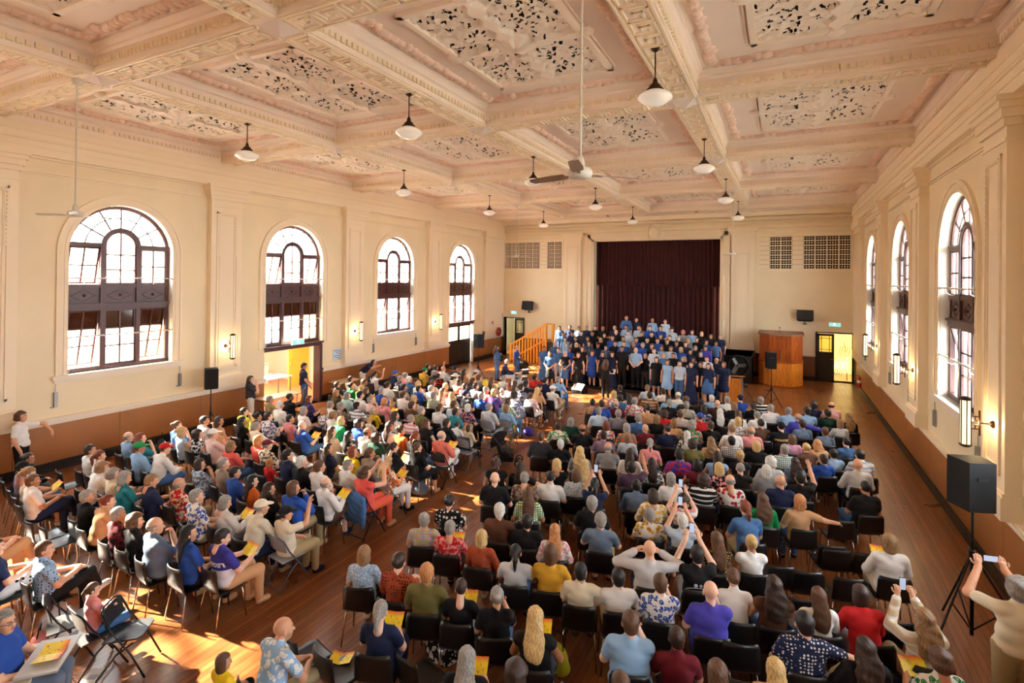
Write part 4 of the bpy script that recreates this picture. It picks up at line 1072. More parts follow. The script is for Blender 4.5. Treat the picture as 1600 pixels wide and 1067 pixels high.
# audience: x y yaw scale block hair top bottom pose flags | label
AUD = """
-13.51 5.19 -0.25 1.00 L dbun black.L grey lean glasses|person with tied-up dark brown hair in black long-sleeved top
-12.89 4.86 -0.16 1.00 L kcap:black mauve.T denim:sh lap -|person with black cap in mauve top
-12.39 4.76 -0.14 1.01 L ltail beige.T navy:sk prog -|person with light brown ponytail in beige top
-11.90 4.63 -0.13 1.01 L bshort white.T navy legx -|person with short brown hair in white top, beside beige top
-12.90 5.97 -0.10 1.02 L dshort white.T grey cross -|person with short dark brown hair in white top, beside white top
-12.44 5.93 -0.13 0.99 L rtail white.T khaki:sk lap -|person with auburn ponytail in white top
-11.75 5.65 -0.07 0.97 L lfluffy white.T navy lean -|person with curly light brown hair in white top
-11.18 5.56 -0.20 0.96 L gfluffy cream.T navy:sh cross -|person with curly grey hair in cream top
-10.49 5.40 -0.01 1.05 L gbob teal.T black:sk prog -|person with grey bob in teal top
-10.04 5.60 -0.13 1.02 L lshort navy.T black prog -|person with short light brown hair in navy top
-9.61 5.84 -0.02 0.97 L gbald red:floral-cream.T khaki lap -|person with balding grey head in red and cream floral top
-10.41 4.78 -0.10 0.97 L gshort black.T navy chin -|person with short grey hair in black top, beside tan top
-9.90 4.86 -0.10 0.98 L rbun tan.L black:sk lean -|person with tied-up auburn hair in tan long-sleeved top
-9.12 4.61 -0.09 1.00 L gshort maroon:floral-black.T khaki lap -|person with short grey hair in maroon and black floral top
-8.65 4.61 -0.06 1.00 L bfluffy black.T navy lap -|person with curly brown hair in black top
-8.09 4.58 -0.18 1.06 L gbald slate.T charcoal chin big|person with balding grey head in slate top
-8.82 3.57 -0.15 1.00 L bshort lightblue:dot-navy.T black legx -|person with short brown hair in light blue and navy dotted top
-9.50 3.30 -0.17 0.99 L dshort navy.T white:dot-black legx -|person with short dark brown hair in navy top
-10.47 3.47 0.03 1.05 L lbob tan.T tan legx -|person with light brown bob in tan top
-7.51 3.53 -0.11 0.72 L btail pink.T denim:sh cross child+chairf|child with brown ponytail in pink top
-4.65 3.94 -0.12 1.02 L xbald lightblue:floral-white.T khaki:sh lean -|person with bald head in light blue and white floral top
-4.96 3.48 -0.06 0.72 L bbob yellow.T black lap child|child with brown bob in yellow top
-4.98 5.51 0.39 0.99 R lbob lightblue:speckle-white.T black lap -|person with light brown bob in light blue and white speckled top
-3.95 4.64 0.33 1.00 R gtail navy.T navy:sk prog -|person with grey ponytail in navy top
-4.38 5.49 0.15 1.04 R dbun rust:dot-black.L khaki legx -|person with tied-up dark brown hair in rust and black dotted long-sleeved top
-3.91 5.45 0.39 1.04 R oshort olive.T denim:sh lap -|person with short strawberry hair in olive top
-3.44 5.50 0.32 0.96 R dbun black.T grey prog -|person with tied-up dark brown hair in black top
-2.94 5.49 0.43 1.00 R gbun black.T denim chin -|person with tied-up grey hair in black top
-2.34 5.25 0.26 1.05 R ylong black.V charcoal:sk prog -|person with long blond hair in black sleeveless top
-2.69 4.42 0.30 1.02 R glong black.T charcoal prog -|person with long grey hair in black top
-2.20 4.50 0.28 1.03 R dfluffy charcoal.T navy lean -|person with curly dark brown hair in charcoal top
-3.20 6.50 0.31 0.99 R ktail palegrey.T denim cross -|person with black ponytail in pale grey top
-2.73 6.60 0.28 1.05 R bbob mustard.T navy:sk cross -|person with brown bob in mustard top
-2.27 6.50 0.24 0.98 R kshort cream.T grey armout -|person with short black hair in cream top
-1.81 6.61 0.40 0.97 R kshort white.T khaki cross -|person with short black hair in white top, beside cream top
-1.57 7.30 0.33 1.06 R xbald palegrey.L navy up2 big|person with bald head in pale grey long-sleeved top, beside black top
-1.30 6.65 0.24 1.01 R bshort white:floral-blue.T grey chin -|person with short brown hair in white and blue floral top
-0.99 7.53 0.29 1.03 R kshort black.T grey phone print=surf|person with short black hair in black top, beside white top
-0.72 6.65 0.26 1.06 R xbald violet.T denim chin big|person with bald head in violet top
-1.41 5.65 0.25 1.06 R bshort lightblue.T charcoal chin big|person with short brown hair in light blue top
-0.96 5.80 0.26 0.98 R dshort maroon.T charcoal lean -|person with short dark brown hair in maroon top
-0.80 8.08 0.46 1.03 R blong black:dot-mustard.V black chin -|person with long brown hair in black and mustard dotted sleeveless top
-0.36 8.32 0.32 0.99 R ybun white.V khaki chin -|person with tied-up blond hair in white sleeveless top
-0.52 7.27 0.25 1.00 R bbun white.V navy lean -|person with tied-up brown hair in white sleeveless top
-0.06 7.18 0.26 1.04 R dwavy brown.V denim:sk cross -|person with long wavy dark brown hair in brown sleeveless top
-0.51 5.32 0.25 1.05 R blong charcoal.T denim lap -|person with long brown hair in charcoal top
-0.03 5.74 0.27 0.98 R ylong tan.T navy:sk chin -|person with long blond hair in tan top
-1.30 4.85 0.40 0.99 R bshort grey.T denim:sh lap -|person with short brown hair in grey top, behind charcoal top
0.41 7.28 0.31 0.99 R blong white.L denim cross -|person with long brown hair in white long-sleeved top
0.86 7.57 0.29 1.01 R dbob red.L grey lean -|person with dark brown bob in red long-sleeved top
0.24 6.51 0.22 1.06 R kshort navy:dot-white.T denim:sh armout big|person with short black hair in navy and white dotted top
0.78 6.46 0.24 1.00 R dwavy black.L khaki:sk legx -|person with long wavy dark brown hair in black long-sleeved top
1.38 9.12 0.19 1.05 R lbob white.L beige legx prog|person with light brown bob in white long-sleeved top
1.41 7.23 0.29 1.04 R lwavy beige:stripe-white.L khaki phone -|person with long wavy light brown hair in beige and white striped long-sleeved top
1.42 6.64 0.37 0.98 R bfluffy white:floral-green.T navy prog -|person with curly brown hair in white and green floral top
-0.56 18.18 0.41 1.03 R gshort black:stripe-white.T navy:sh lap -|person with short grey hair in black and white striped top
-0.74 17.46 0.32 0.98 R dshort black.T charcoal lap -|person with short dark brown hair in black top, beside white top
-0.27 17.16 0.39 1.04 R gshort white.T denim lap -|person with short grey hair in white top, beside light blue top
-0.59 16.37 0.42 0.98 R gshort white.T navy lap -|person with short grey hair in white top, beside white top
0.19 17.25 0.23 1.01 R gshort lightblue.T black lean -|person with short grey hair in light blue top
0.42 16.58 0.29 1.00 R gbald violet.L denim armout -|person with balding grey head in violet long-sleeved top
0.66 17.22 0.29 1.05 R kshort lightblue.T navy cross -|person with short black hair in light blue top, beside light blue top
0.88 18.52 0.26 0.98 R kfluffy navy.T black cross -|person with curly black hair in navy top
1.34 18.56 0.23 1.03 R dbald red:check-white.T denim lean -|person with balding dark brown head in red and white checked top
1.17 17.43 0.27 1.01 R dshort darkgreen.T denim lap -|person with short dark brown hair in dark green top
1.65 17.14 0.32 1.02 R lwavy black.L grey lap -|person with long wavy light brown hair in black long-sleeved top
1.40 16.54 0.29 0.97 R lbob palegrey.T grey cross -|person with light brown bob in pale grey top
-0.46 15.16 0.37 1.04 R kbun brown.V khaki chin -|person with tied-up black hair in brown sleeveless top
0.01 15.17 0.25 1.02 R kcap:black black.T denim chin print=WANTED|person with black cap in black top
0.50 15.93 0.43 0.98 R dshort slate.T khaki lap -|person with short dark brown hair in slate top
0.99 15.52 0.27 0.96 R bshort slate.T navy legx -|person with short brown hair in slate top
0.24 14.35 0.35 0.97 R bbob lilac:floral-pink.T black lap -|person with brown bob in lilac and pink floral top
0.76 14.22 0.22 0.98 R owavy tan.V navy lean -|person with long wavy strawberry hair in tan sleeveless top
1.37 14.66 0.35 0.97 R kbun denim.T denim:sk cross -|person with tied-up black hair in denim top
0.51 13.70 0.43 0.99 R ybun brown.V black lean -|person with tied-up blond hair in brown sleeveless top
0.08 13.17 0.15 1.02 R gshort teal:check-white.T navy lap -|person with short grey hair in teal and white checked top
1.52 13.61 0.25 1.02 R kshort white:stripe-lightblue.T black lean -|person with short black hair in white and light blue striped top
1.03 13.61 0.26 0.96 R kshort lightblue.T khaki chin -|person with short black hair in light blue top, beside white striped top
0.81 13.08 0.37 0.96 R dshort blue.T grey cross -|person with short dark brown hair in blue top, behind light blue top
1.38 12.68 0.22 1.05 R xbald palegrey.L navy lap -|person with bald head in pale grey long-sleeved top, beside blue top
0.27 12.53 0.23 0.96 R dwavy slate.V navy cross -|person with long wavy dark brown hair in slate sleeveless top
-0.18 12.07 0.22 1.03 R wfluffy palegrey.L denim:sh lap -|person with curly white hair in pale grey long-sleeved top
-0.49 13.28 0.31 0.99 R ybob black.T grey:sk lap -|person with blond bob in black top
-0.65 14.43 0.28 1.01 R gbald pink.T grey:sh lap -|person with balding grey head in pink top
1.35 11.30 0.37 1.06 R kbuzz black.T denim lap big|person with cropped black hair in black top
0.33 11.42 0.21 1.02 R kshort black.T navy up1 -|person with short black hair in black top, beside grey top
0.29 10.15 0.34 1.03 R obob tan.T denim armout -|person with strawberry bob in tan top
-0.76 12.23 0.25 1.02 R ybun black.V khaki chin -|person with tied-up blond hair in black sleeveless top
-1.07 11.13 0.33 1.04 R ybob black:floral-pink.T grey cross -|person with blond bob in black and pink floral top
-0.82 10.57 0.23 1.03 R gbald white:shapes-red.T navy prog -|person with balding grey head in white and red shape-printed top
-1.26 10.35 0.19 1.04 R dfluffy black:stripe-white.L navy:sh chin -|person with curly dark brown hair in black and white striped long-sleeved top
-1.51 11.32 0.24 0.99 R kbob maroon.V grey cross -|person with black bob in maroon sleeveless top
-1.19 11.98 0.26 1.01 R dlong lightblue.V grey cross -|person with long dark brown hair in light blue sleeveless top
-0.26 9.94 0.26 1.02 R bwavy green.L navy:sk lap -|person with long wavy brown hair in green long-sleeved top
-0.50 9.42 0.36 1.05 R rtail denim.T khaki:sk lean -|person with auburn ponytail in denim top
-0.71 11.52 0.20 0.99 R gbuzz black.V denim cross -|person with cropped grey hair in black sleeveless top
-0.24 11.48 0.21 1.03 R wbob grey.T denim:sk lap -|person with white bob in grey top
0.00 10.96 0.24 1.04 R xbald navy.T black lap -|person with bald head in navy top
-2.35 9.75 0.28 0.97 R kshort slate.L navy lean -|person with short black hair in slate long-sleeved top
-2.99 9.28 0.26 1.01 R ktail navy.T black phone -|person with black ponytail in navy top
-2.63 10.50 0.29 1.00 R kshort plum.T denim up1 -|person with short black hair in plum top
-1.83 10.26 0.39 1.00 R gbob white.T black:sk lap -|person with grey bob in white top, beside black striped top
-1.94 9.24 0.33 1.02 R dbob cream:floral-mustard.L navy prog -|person with dark brown bob in cream and mustard floral long-sleeved top
-1.86 8.64 0.25 0.96 R gshort white:shapes-mustard.T grey lap -|person with short grey hair in white and mustard shape-printed top
-1.46 9.36 0.26 0.99 R dfluffy white:stripe-pink.T navy phone -|person with curly dark brown hair in white and pink striped top
-1.35 8.60 0.24 0.98 R wshort paleblue.T denim:sh phone -|person with short white hair in pale blue top
-2.44 7.88 0.24 1.04 R gshort slate.T khaki:sh cross -|person with short grey hair in slate top
-2.75 8.41 0.22 1.04 R gshort black.T denim lap -|person with short grey hair in black top, before slate top
-2.33 10.96 0.26 0.99 R dlong white:floral-navy.T black lap -|person with long dark brown hair in white and navy floral top
-4.63 8.52 0.24 1.06 R xbald black.T charcoal lap big|person with bald head in black top
-5.04 9.34 0.40 1.03 R dtail black.V black lap -|person with dark brown ponytail in black sleeveless top
-4.26 9.00 0.21 0.99 R gshort taupe:floral-brown.T khaki:sh prog -|person with short grey hair in taupe and brown floral top, beside white top
-3.83 9.22 0.26 1.01 R kbuzz white.T black lap -|person with cropped black hair in white top
-3.46 9.59 0.31 1.00 R bbob palegrey:speckle-teal.T grey lap -|person with brown bob in pale grey and teal speckled top
-3.83 8.26 0.34 1.04 R blong cream:check-green.T khaki:sk lap -|person with long brown hair in cream and green checked top
-3.94 7.42 0.19 1.05 R wshort brown.T slate lap -|person with short white hair in brown top
-3.47 7.44 0.32 0.98 R kshort black.T navy:sh lap -|person with short black hair in black top, beside brown top
-2.97 7.34 0.35 0.98 R olong white:floral-pink.L denim:sk lap -|person with long strawberry hair in white and pink floral long-sleeved top
-3.83 6.67 0.20 0.98 R ybob rust.L black:sk lap -|person with blond bob in rust long-sleeved top
-3.99 9.93 0.33 1.00 R ybob black.V black prog -|person with blond bob in black sleeveless top
-3.49 10.19 0.38 0.99 R ylong white:dot-navy.T khaki:sk prog -|person with long blond hair in white and navy dotted top
-4.57 9.45 0.11 1.00 R dlong black.T black:sk armout -|person with long dark brown hair in black top, beside black top
-4.91 6.76 0.42 0.97 R gshort lightblue:check-mustard.T navy legx -|person with short grey hair in light blue and mustard checked top
-4.42 6.74 0.31 0.96 R gshort red:floral-pink.T charcoal prog -|person with short grey hair in red and pink floral top
-4.87 7.39 0.22 1.02 R kbun black:dot-white.T white:dot-black legx -|person with tied-up black hair in black and white dotted top
-4.95 11.31 0.25 1.06 R bshort charcoal.L grey:sh lap big|person with short brown hair in charcoal long-sleeved top
-5.08 12.70 0.33 0.96 R dshort cream:floral-green.L denim legx -|person with short dark brown hair in cream and green floral long-sleeved top
-4.95 13.27 0.34 0.96 R gbob darkgreen.T black cross -|person with grey bob in dark green top
-4.35 12.49 0.28 1.03 R dbald black.T grey cross -|person with balding dark brown head in black top
-4.47 11.34 0.32 0.96 R wshort black.T denim lap -|person with short white hair in black top, beside charcoal top
-3.83 10.85 0.19 1.02 R ywavy grey.T black:sk lap -|person with long wavy blond hair in grey top
-7.07 10.38 -0.07 1.02 L gbald salmon.L white legx chairf+prog|person with balding grey head in salmon long-sleeved top
-7.58 11.35 -0.00 1.03 L dshort black.T navy lean -|person with short dark brown hair in black top, beside black top
-7.12 9.53 -0.13 0.98 L bbun black.T black:sk lap -|person with tied-up brown hair in black top
-7.52 9.20 -0.10 1.00 L dtail black.T navy:sk prog -|person with dark brown ponytail in black top
-7.63 10.14 -0.10 1.00 L rtail black.L denim lap -|person with auburn ponytail in black long-sleeved top
-7.99 11.04 -0.08 1.02 L bbob black.V black lap -|person with brown bob in black sleeveless top
-8.68 11.32 -0.05 0.99 L gshort white:stripe-multi.T khaki:sh lap -|person with short grey hair in white and multicoloured striped top
-8.18 10.29 -0.20 1.02 L dbun orange.V black:sk legx -|person with tied-up dark brown hair in orange sleeveless top
-9.15 11.25 -0.12 1.03 L dlong white.T black lap -|person with long dark brown hair in white top, beside white striped top
-8.67 10.44 -0.07 1.00 L dlong paleblue.T black:sk lap -|person with long dark brown hair in pale blue top
-7.11 8.52 -0.25 0.97 L ywavy orange:floral-cream.L white prog chairg|person with long wavy blond hair in orange and cream floral long-sleeved top
-7.63 11.94 -0.00 0.72 L dbun white.T navy lean child|child with tied-up dark brown hair in white top
-7.18 11.78 -0.15 0.72 L bbob beige.T black lap child|child with brown bob in beige top
-5.11 15.57 0.19 0.97 R dshort tan:dot-black.T grey lap -|person with short dark brown hair in tan and black dotted top
-4.72 15.24 0.31 1.04 R dshort blue.T charcoal legx -|person with short dark brown hair in blue top, beside tan dotted top
-4.93 18.02 0.15 0.99 R dshort black.T khaki lap -|person with short dark brown hair in black top, beside pale blue top
-4.79 16.76 0.22 1.03 R ybob white:floral-red.T grey cross -|person with blond bob in white and red floral top
-4.46 16.28 0.18 1.04 R kshort denim.T charcoal lap -|person with short black hair in denim top
-4.41 15.69 0.30 0.98 R gbald maroon.T denim legx -|person with balding grey head in maroon top
-4.56 14.44 0.32 1.02 R gshort paleblue.T khaki:sh lap -|person with short grey hair in pale blue top, beside grey floral top
-4.00 14.45 0.19 1.02 R gshort grey:floral-mauve.T denim:sh lap -|person with short grey hair in grey and mauve floral top
-4.33 16.86 0.44 0.98 R dlong cream.T charcoal:sk lap -|person with long dark brown hair in cream top
-3.94 16.03 0.16 1.05 R gshort white:floral-red.T grey lap -|person with short grey hair in white and red floral top
-4.09 18.41 0.29 1.01 R lshort paleblue.T black legx -|person with short light brown hair in pale blue top
-3.72 17.10 0.22 1.04 R dshort tan:stripe-brown.T navy:sh lap -|person with short dark brown hair in tan and brown striped top
-3.40 15.36 0.26 1.04 R kbun tan.T charcoal lap -|person with tied-up black hair in tan top
-3.42 14.31 0.30 1.00 R gshort denim.T grey:sh chin -|person with short grey hair in denim top
-2.96 14.43 0.29 1.01 R lbob black.V grey lap -|person with light brown bob in black sleeveless top
-4.01 13.35 0.20 0.96 R rbob white:floral-red.T grey chin -|person with auburn bob in white and red floral top
-3.42 13.12 0.39 1.03 R gbob orange:floral-teal.T navy lap -|person with grey bob in orange and teal floral top
-3.04 13.49 0.33 0.98 R xbald maroon.T charcoal cross -|person with bald head in maroon top
-3.78 12.37 0.29 0.99 R dshort mauve.T navy lap -|person with short dark brown hair in mauve top
-3.25 12.56 0.24 0.97 R lbob paleblue.T khaki:sk lap -|person with light brown bob in pale blue top
-3.41 11.52 0.26 1.01 R gbald grey.T charcoal lean -|person with balding grey head in grey top, beside white top
-2.64 12.22 0.15 1.02 R gtail pink.T denim lean -|person with grey ponytail in pink top
-2.82 11.13 0.11 1.05 R dlong white.T navy:sk lap -|person with long dark brown hair in white top, beside white floral top
-3.54 18.30 0.29 0.97 R dshort white.T denim lap -|person with short dark brown hair in white top, beside pale blue top
-2.97 17.84 0.22 0.98 R gcap:cream white.T black legx -|person with cream cap in white top
-3.14 17.06 0.27 1.03 R dlong lightblue.T charcoal lean -|person with long dark brown hair in light blue top
-2.99 16.45 0.15 1.02 R gshort black.T navy lap -|person with short grey hair in black top, beside cream checked top
-2.63 17.17 0.26 1.01 R bfluffy charcoal.T navy:sh lap -|person with curly brown hair in charcoal top
-2.52 16.58 0.18 0.99 R gshort cream:check-grey.T denim lap -|person with short grey hair in cream and grey checked top
-2.17 16.98 0.37 1.04 R kshort black.T black lean -|person with short black hair in black top, beside bald head and brown top
-1.96 17.95 0.39 0.98 R wshort lightblue.L navy cross -|person with short white hair in light blue long-sleeved top
-1.71 17.12 0.13 1.01 R xbald brown.T khaki:sh lap -|person with bald head in brown top
-1.49 17.81 0.31 1.01 R gshort white.T denim legx -|person with short grey hair in white top, beside blue top
-1.24 17.08 0.36 1.01 R lbob black.T black:sk lap -|person with light brown bob in black top
-1.14 18.22 0.46 1.01 R kcap:navy blue.L denim:sh chin -|person with navy cap in blue long-sleeved top
-1.98 16.22 0.31 1.01 R dbob blue:floral-white.V denim lap -|person with dark brown bob in blue and white floral sleeveless top
-1.96 15.25 0.31 1.00 R rcap:blue red.T black lap -|person with blue cap in red top
-1.53 16.06 0.19 1.00 R wlong black.L grey lap -|person with long white hair in black long-sleeved top
-1.06 16.02 0.36 1.02 R blong white.T grey lap -|person with long brown hair in white top, beside black top
-1.01 15.30 0.31 1.00 R ybob white:floral-grey.T denim:sk lap -|person with blond bob in white and grey floral top
-1.07 14.16 0.33 1.05 R lbun white.T black:sk legx -|person with tied-up light brown hair in white top
-2.88 15.09 0.25 1.00 R dfluffy red.V black lap -|person with curly dark brown hair in red sleeveless top
-2.52 15.47 0.16 0.97 R bshort white.T navy:sh chin -|person with short brown hair in white top, beside red top
-2.02 14.15 0.33 1.04 R gfluffy green:floral-pink.T black legx -|person with curly grey hair in green and pink floral top
-2.48 14.29 0.26 1.00 R lbob tan.V navy lap -|person with light brown bob in tan sleeveless top
-1.60 14.44 0.32 1.02 R bshort black.L navy cross -|person with short brown hair in black long-sleeved top
-2.49 13.47 0.36 1.04 R dbun navy.T black chin -|person with tied-up dark brown hair in navy top
-2.03 13.48 0.37 0.96 R wlong white:floral-black.T navy lap -|person with long white hair in white and black floral top
-1.80 12.73 0.29 0.98 R dfluffy olive.L navy cross -|person with curly dark brown hair in olive long-sleeved top
-1.44 13.10 0.38 0.99 R lwavy tan.V denim:sk lap -|person with long wavy light brown hair in tan sleeveless top
-1.02 13.39 0.26 0.99 R kshort navy:check-white.T grey:sh cross -|person with short black hair in navy and white checked top
-1.91 11.64 0.26 1.03 R kshort violet:floral-red.T black chin -|person with short black hair in violet and red floral top
-13.31 18.48 -0.16 0.97 L kshort black.T navy:sh lap -|person with short black hair in black top, beside pink top
-12.84 17.60 -0.11 0.98 L kcap:green mustard.T black lean -|person with green cap in mustard top
-12.24 18.04 -0.17 1.01 L xbald white.L denim legx -|person with bald head in white long-sleeved top
-12.70 18.18 -0.08 1.00 L dlong pink.T navy up1 -|person with long dark brown hair in pink top
-12.00 17.07 -0.08 1.01 L gshort charcoal.T denim lap -|person with short grey hair in charcoal top
-11.82 18.29 -0.06 1.02 L dcap:navy navy.T grey:sh cross -|person with navy cap in navy top
-11.10 17.83 -0.24 1.02 L dlong tan.V denim:sk lap -|person with long dark brown hair in tan sleeveless top, beside tan top
-10.62 17.93 -0.13 1.02 L bcap:paleblue tan.T khaki cross -|person with pale blue cap in tan top
-10.77 16.68 -0.09 1.04 L bhat:cream cream.T khaki lap -|person with cream sun hat in cream top
-10.26 16.13 0.01 1.03 L dlong salmon.V navy lean -|person with long dark brown hair in salmon sleeveless top
-9.82 16.35 -0.13 1.04 L dshort charcoal.T black lean -|person with short dark brown hair in charcoal top, beside charcoal top
-9.91 16.94 -0.05 1.04 L bshort grey.T black chin -|person with short brown hair in grey top, beside cream top
-9.37 16.50 0.04 0.98 L Yfluffy charcoal.T black cross -|person with curly bright yellow hair in charcoal top
-9.46 17.09 -0.11 0.97 L bwavy cream.T grey lap -|person with long wavy brown hair in cream top
-9.24 17.62 -0.11 0.98 L gshort white.T khaki:sh cross -|person with short grey hair in white top, before cream top
-8.89 18.28 -0.16 0.97 L gshort paleblue.T navy:sh lap -|person with short grey hair in pale blue top, beside red top
-8.18 18.11 -0.21 1.03 L dshort red.L charcoal chin -|person with short dark brown hair in red long-sleeved top
-11.60 16.76 -0.05 0.97 L kbun black:floral-red.T navy:sk cross -|person with tied-up black hair in black and red floral top
-11.27 15.10 -0.11 1.00 L ybob white.T khaki lap -|person with blond bob in white top
-11.02 15.60 -0.12 0.98 L bbob white.T charcoal:sk cross -|person with brown bob in white top
-10.16 15.14 0.05 1.02 L ybob salmon.T khaki legx -|person with blond bob in salmon top
-10.87 14.58 -0.20 0.97 L dshort blue.T grey lap -|person with short dark brown hair in blue top, beside white top
-10.40 14.63 -0.10 1.01 L gshort white.L khaki lap -|person with short grey hair in white long-sleeved top, beside blue top
-9.78 14.39 -0.19 1.02 L blong white:floral-pink.V black:sk lap -|person with long brown hair in white and pink floral sleeveless top
-9.32 14.24 -0.07 0.98 L ylong white.T navy cross -|person with long blond hair in white top
-9.79 15.76 -0.09 0.96 L dlong white:stripe-navy.T black:sk lap -|person with long dark brown hair in white and navy striped top
-9.32 15.72 -0.20 1.01 L dshort grey.T khaki lap -|person with short dark brown hair in grey top
-8.35 16.36 -0.11 0.97 L rbob white.T navy:sk lap -|person with auburn bob in white top
-8.42 16.95 -0.07 0.98 L blong white.T black chin -|person with long brown hair in white top, beside navy top
-7.78 16.11 0.02 1.05 L kshort navy:floral-grey.T navy:sh lap -|person with short black hair in navy and grey floral top
-7.89 16.72 -0.08 1.04 L kshort navy.T charcoal lap -|person with short black hair in navy top, beside black top
-8.86 14.30 -0.09 1.05 L kcap:navy charcoal.T denim lap -|person with navy cap in charcoal top
-8.45 14.59 -0.10 1.00 L gshort blue.L grey lap -|person with short grey hair in blue long-sleeved top
-8.76 15.46 -0.17 1.00 L gshort coral.T denim cross -|person with short grey hair in coral top
-8.30 15.16 -0.19 1.01 L ybob purple.T denim chin -|person with blond bob in purple top
-8.32 15.76 -0.06 0.96 L gbald grey.T navy lean -|person with balding grey head in grey top, beside coral top
-9.69 13.79 -0.08 1.02 L gshort sage.T navy:sh lap -|person with short grey hair in sage top
-10.00 13.19 -0.14 1.00 L ybob tan.T black:sk lap -|person with blond bob in tan top
-7.47 15.00 -0.14 1.03 L dfluffy white:floral-blue.L grey:sh lap -|person with curly dark brown hair in white and blue floral long-sleeved top
-7.14 15.51 -0.08 0.97 L bshort white:floral-pink.T white:sh lap -|person with short brown hair in white and pink floral top
-7.18 16.11 0.04 1.01 L ylong tan.V charcoal chin -|person with long blond hair in tan sleeveless top
-8.59 12.50 -0.09 1.03 L bshort white.T denim lap -|person with short brown hair in white top, beside teal top
-8.49 13.09 -0.04 1.02 L bshort lightblue:check-white.T denim chin -|person with short brown hair in light blue and white checked top
-7.99 13.05 -0.18 1.00 L wbob navy:floral-pink.T black lap -|person with white bob in navy and pink floral top
-8.00 12.42 -0.30 1.01 L dshort teal.T khaki legx -|person with short dark brown hair in teal top
-7.43 13.28 -0.11 1.03 L gshort palegrey.T charcoal lap chairg|person with short grey hair in pale grey top
-7.03 13.61 -0.01 0.98 L lbob lightblue.L green:floral-orange legx chairg|person with light brown bob in light blue long-sleeved top
-7.26 14.14 -0.17 1.03 L dlong green:floral-white.T denim cross -|person with long dark brown hair in green and white floral top
-8.87 12.02 -0.23 1.03 L gshort olive.V denim lap -|person with short grey hair in olive sleeveless top
-9.43 12.33 -0.02 1.04 L dshort brown.T navy lap -|person with short dark brown hair in brown top
-7.28 18.17 -0.09 1.02 L gshort lightblue.L denim chin -|person with short grey hair in light blue long-sleeved top
-6.88 16.69 -0.22 1.00 L gcap:white white.V khaki legx -|person with white cap in white sleeveless top
-7.60 17.72 -0.05 1.03 L kshort navy.T black lap -|person with short black hair in navy top, behind light blue top
-7.37 16.66 -0.08 1.00 L kshort black.T navy legx -|person with short black hair in black top, beside white cap and white top
-14.00 15.95 -0.17 0.96 L ktail white.V denim:sk up1 -|person with black ponytail in white sleeveless top
-13.83 14.50 -0.03 1.02 L dshort white.T grey:sh cross -|person with short dark brown hair in white top, beside charcoal top
-13.65 13.66 -0.01 0.98 L dshort charcoal.T black legx -|person with short dark brown hair in charcoal top, beside green top
-13.08 13.73 -0.14 0.99 L dbun green.T grey lap -|person with tied-up dark brown hair in green top
-13.03 14.32 -0.18 1.02 L bshort charcoal.T khaki:sh lap -|person with short brown hair in charcoal top
-13.35 16.38 -0.14 1.00 L lcap:blue navy.T grey lean -|person with blue cap in navy top
-12.52 15.95 -0.17 1.05 L gshort pink.T khaki:sh lean -|person with short grey hair in pink top
-12.31 15.39 -0.19 1.03 L gshort navy:dot-white.T denim lap -|person with short grey hair in navy and white dotted top
-11.85 15.34 -0.01 1.05 L wshort denim.T denim chin -|person with short white hair in denim top
-11.97 14.32 -0.09 1.03 L dbun white.T black lap -|person with tied-up dark brown hair in white top
-12.72 12.68 -0.12 0.98 L obob olive:floral-brown.T denim chin -|person with strawberry bob in olive and brown floral top
-12.62 13.77 -0.09 0.98 L ybob green:floral-red.T charcoal lean -|person with blond bob in green and red floral top
-12.11 13.39 -0.06 0.99 L bbob black.T black prog -|person with brown bob in black top
-11.49 13.43 -0.07 1.04 L gshort blue.T khaki:sh legx -|person with short grey hair in blue top
-11.31 14.35 -0.29 1.01 L kshort grey.T grey lap -|person with short black hair in grey top
-12.08 12.52 -0.11 1.01 L gbob mint.L black cross -|person with grey bob in mint long-sleeved top
-11.61 12.59 -0.19 1.05 L kshort white.T black lap -|person with short black hair in white top, beside pale pink top
-11.15 12.53 -0.20 0.97 L gshort palepink.T khaki:sh chin -|person with short grey hair in pale pink top
-10.53 12.45 -0.10 1.01 L obob pink.T denim prog -|person with strawberry bob in pink top
-10.50 13.30 -0.13 1.04 L bshort white.T denim lap -|person with short brown hair in white top, beside tan top
-11.75 11.51 -0.15 0.97 L gshort white.T denim legx -|person with short grey hair in white top, beside taupe floral top
-11.25 11.40 -0.10 1.00 L gshort taupe:floral-brown.T black cross -|person with short grey hair in taupe and brown floral top, behind yellow top
-10.80 11.58 0.05 1.02 L kshort white:stripe-slate.T khaki cross -|person with short black hair in white and slate striped top
-10.39 11.88 -0.04 0.72 L ybob yellow.T black:sk lap child|child with blond bob in yellow top
-11.18 10.72 -0.20 1.00 L oshort white:floral-purple.T khaki legx -|person with short strawberry hair in white and purple floral top
-10.72 10.60 -0.12 0.99 L lshort white.V black cross -|person with short light brown hair in white sleeveless top
-10.19 10.37 -0.16 0.99 L ybob green.T charcoal lean -|person with blond bob in green top
-9.53 10.30 -0.18 0.99 L dfluffy blue.T khaki:sh lap -|person with curly dark brown hair in blue top
-9.90 11.11 -0.12 0.72 L yfluffy cream.T denim cross child|child with curly blond hair in cream top
-8.96 9.97 -0.16 0.96 L dbald white.T black lean -|person with balding dark brown head in white top
-8.36 9.62 -0.07 0.98 L dfluffy darkgreen.L navy lap -|person with curly dark brown hair in dark green long-sleeved top
-9.51 9.37 -0.09 1.03 L blong cream.L denim lap -|person with long brown hair in cream long-sleeved top
-8.98 9.37 -0.01 1.00 L klong black:floral-white.V black:sk lap -|person with long black hair in black and white floral sleeveless top
-13.86 11.13 -0.17 0.96 L gshort khaki.T black cross -|person with short grey hair in khaki top
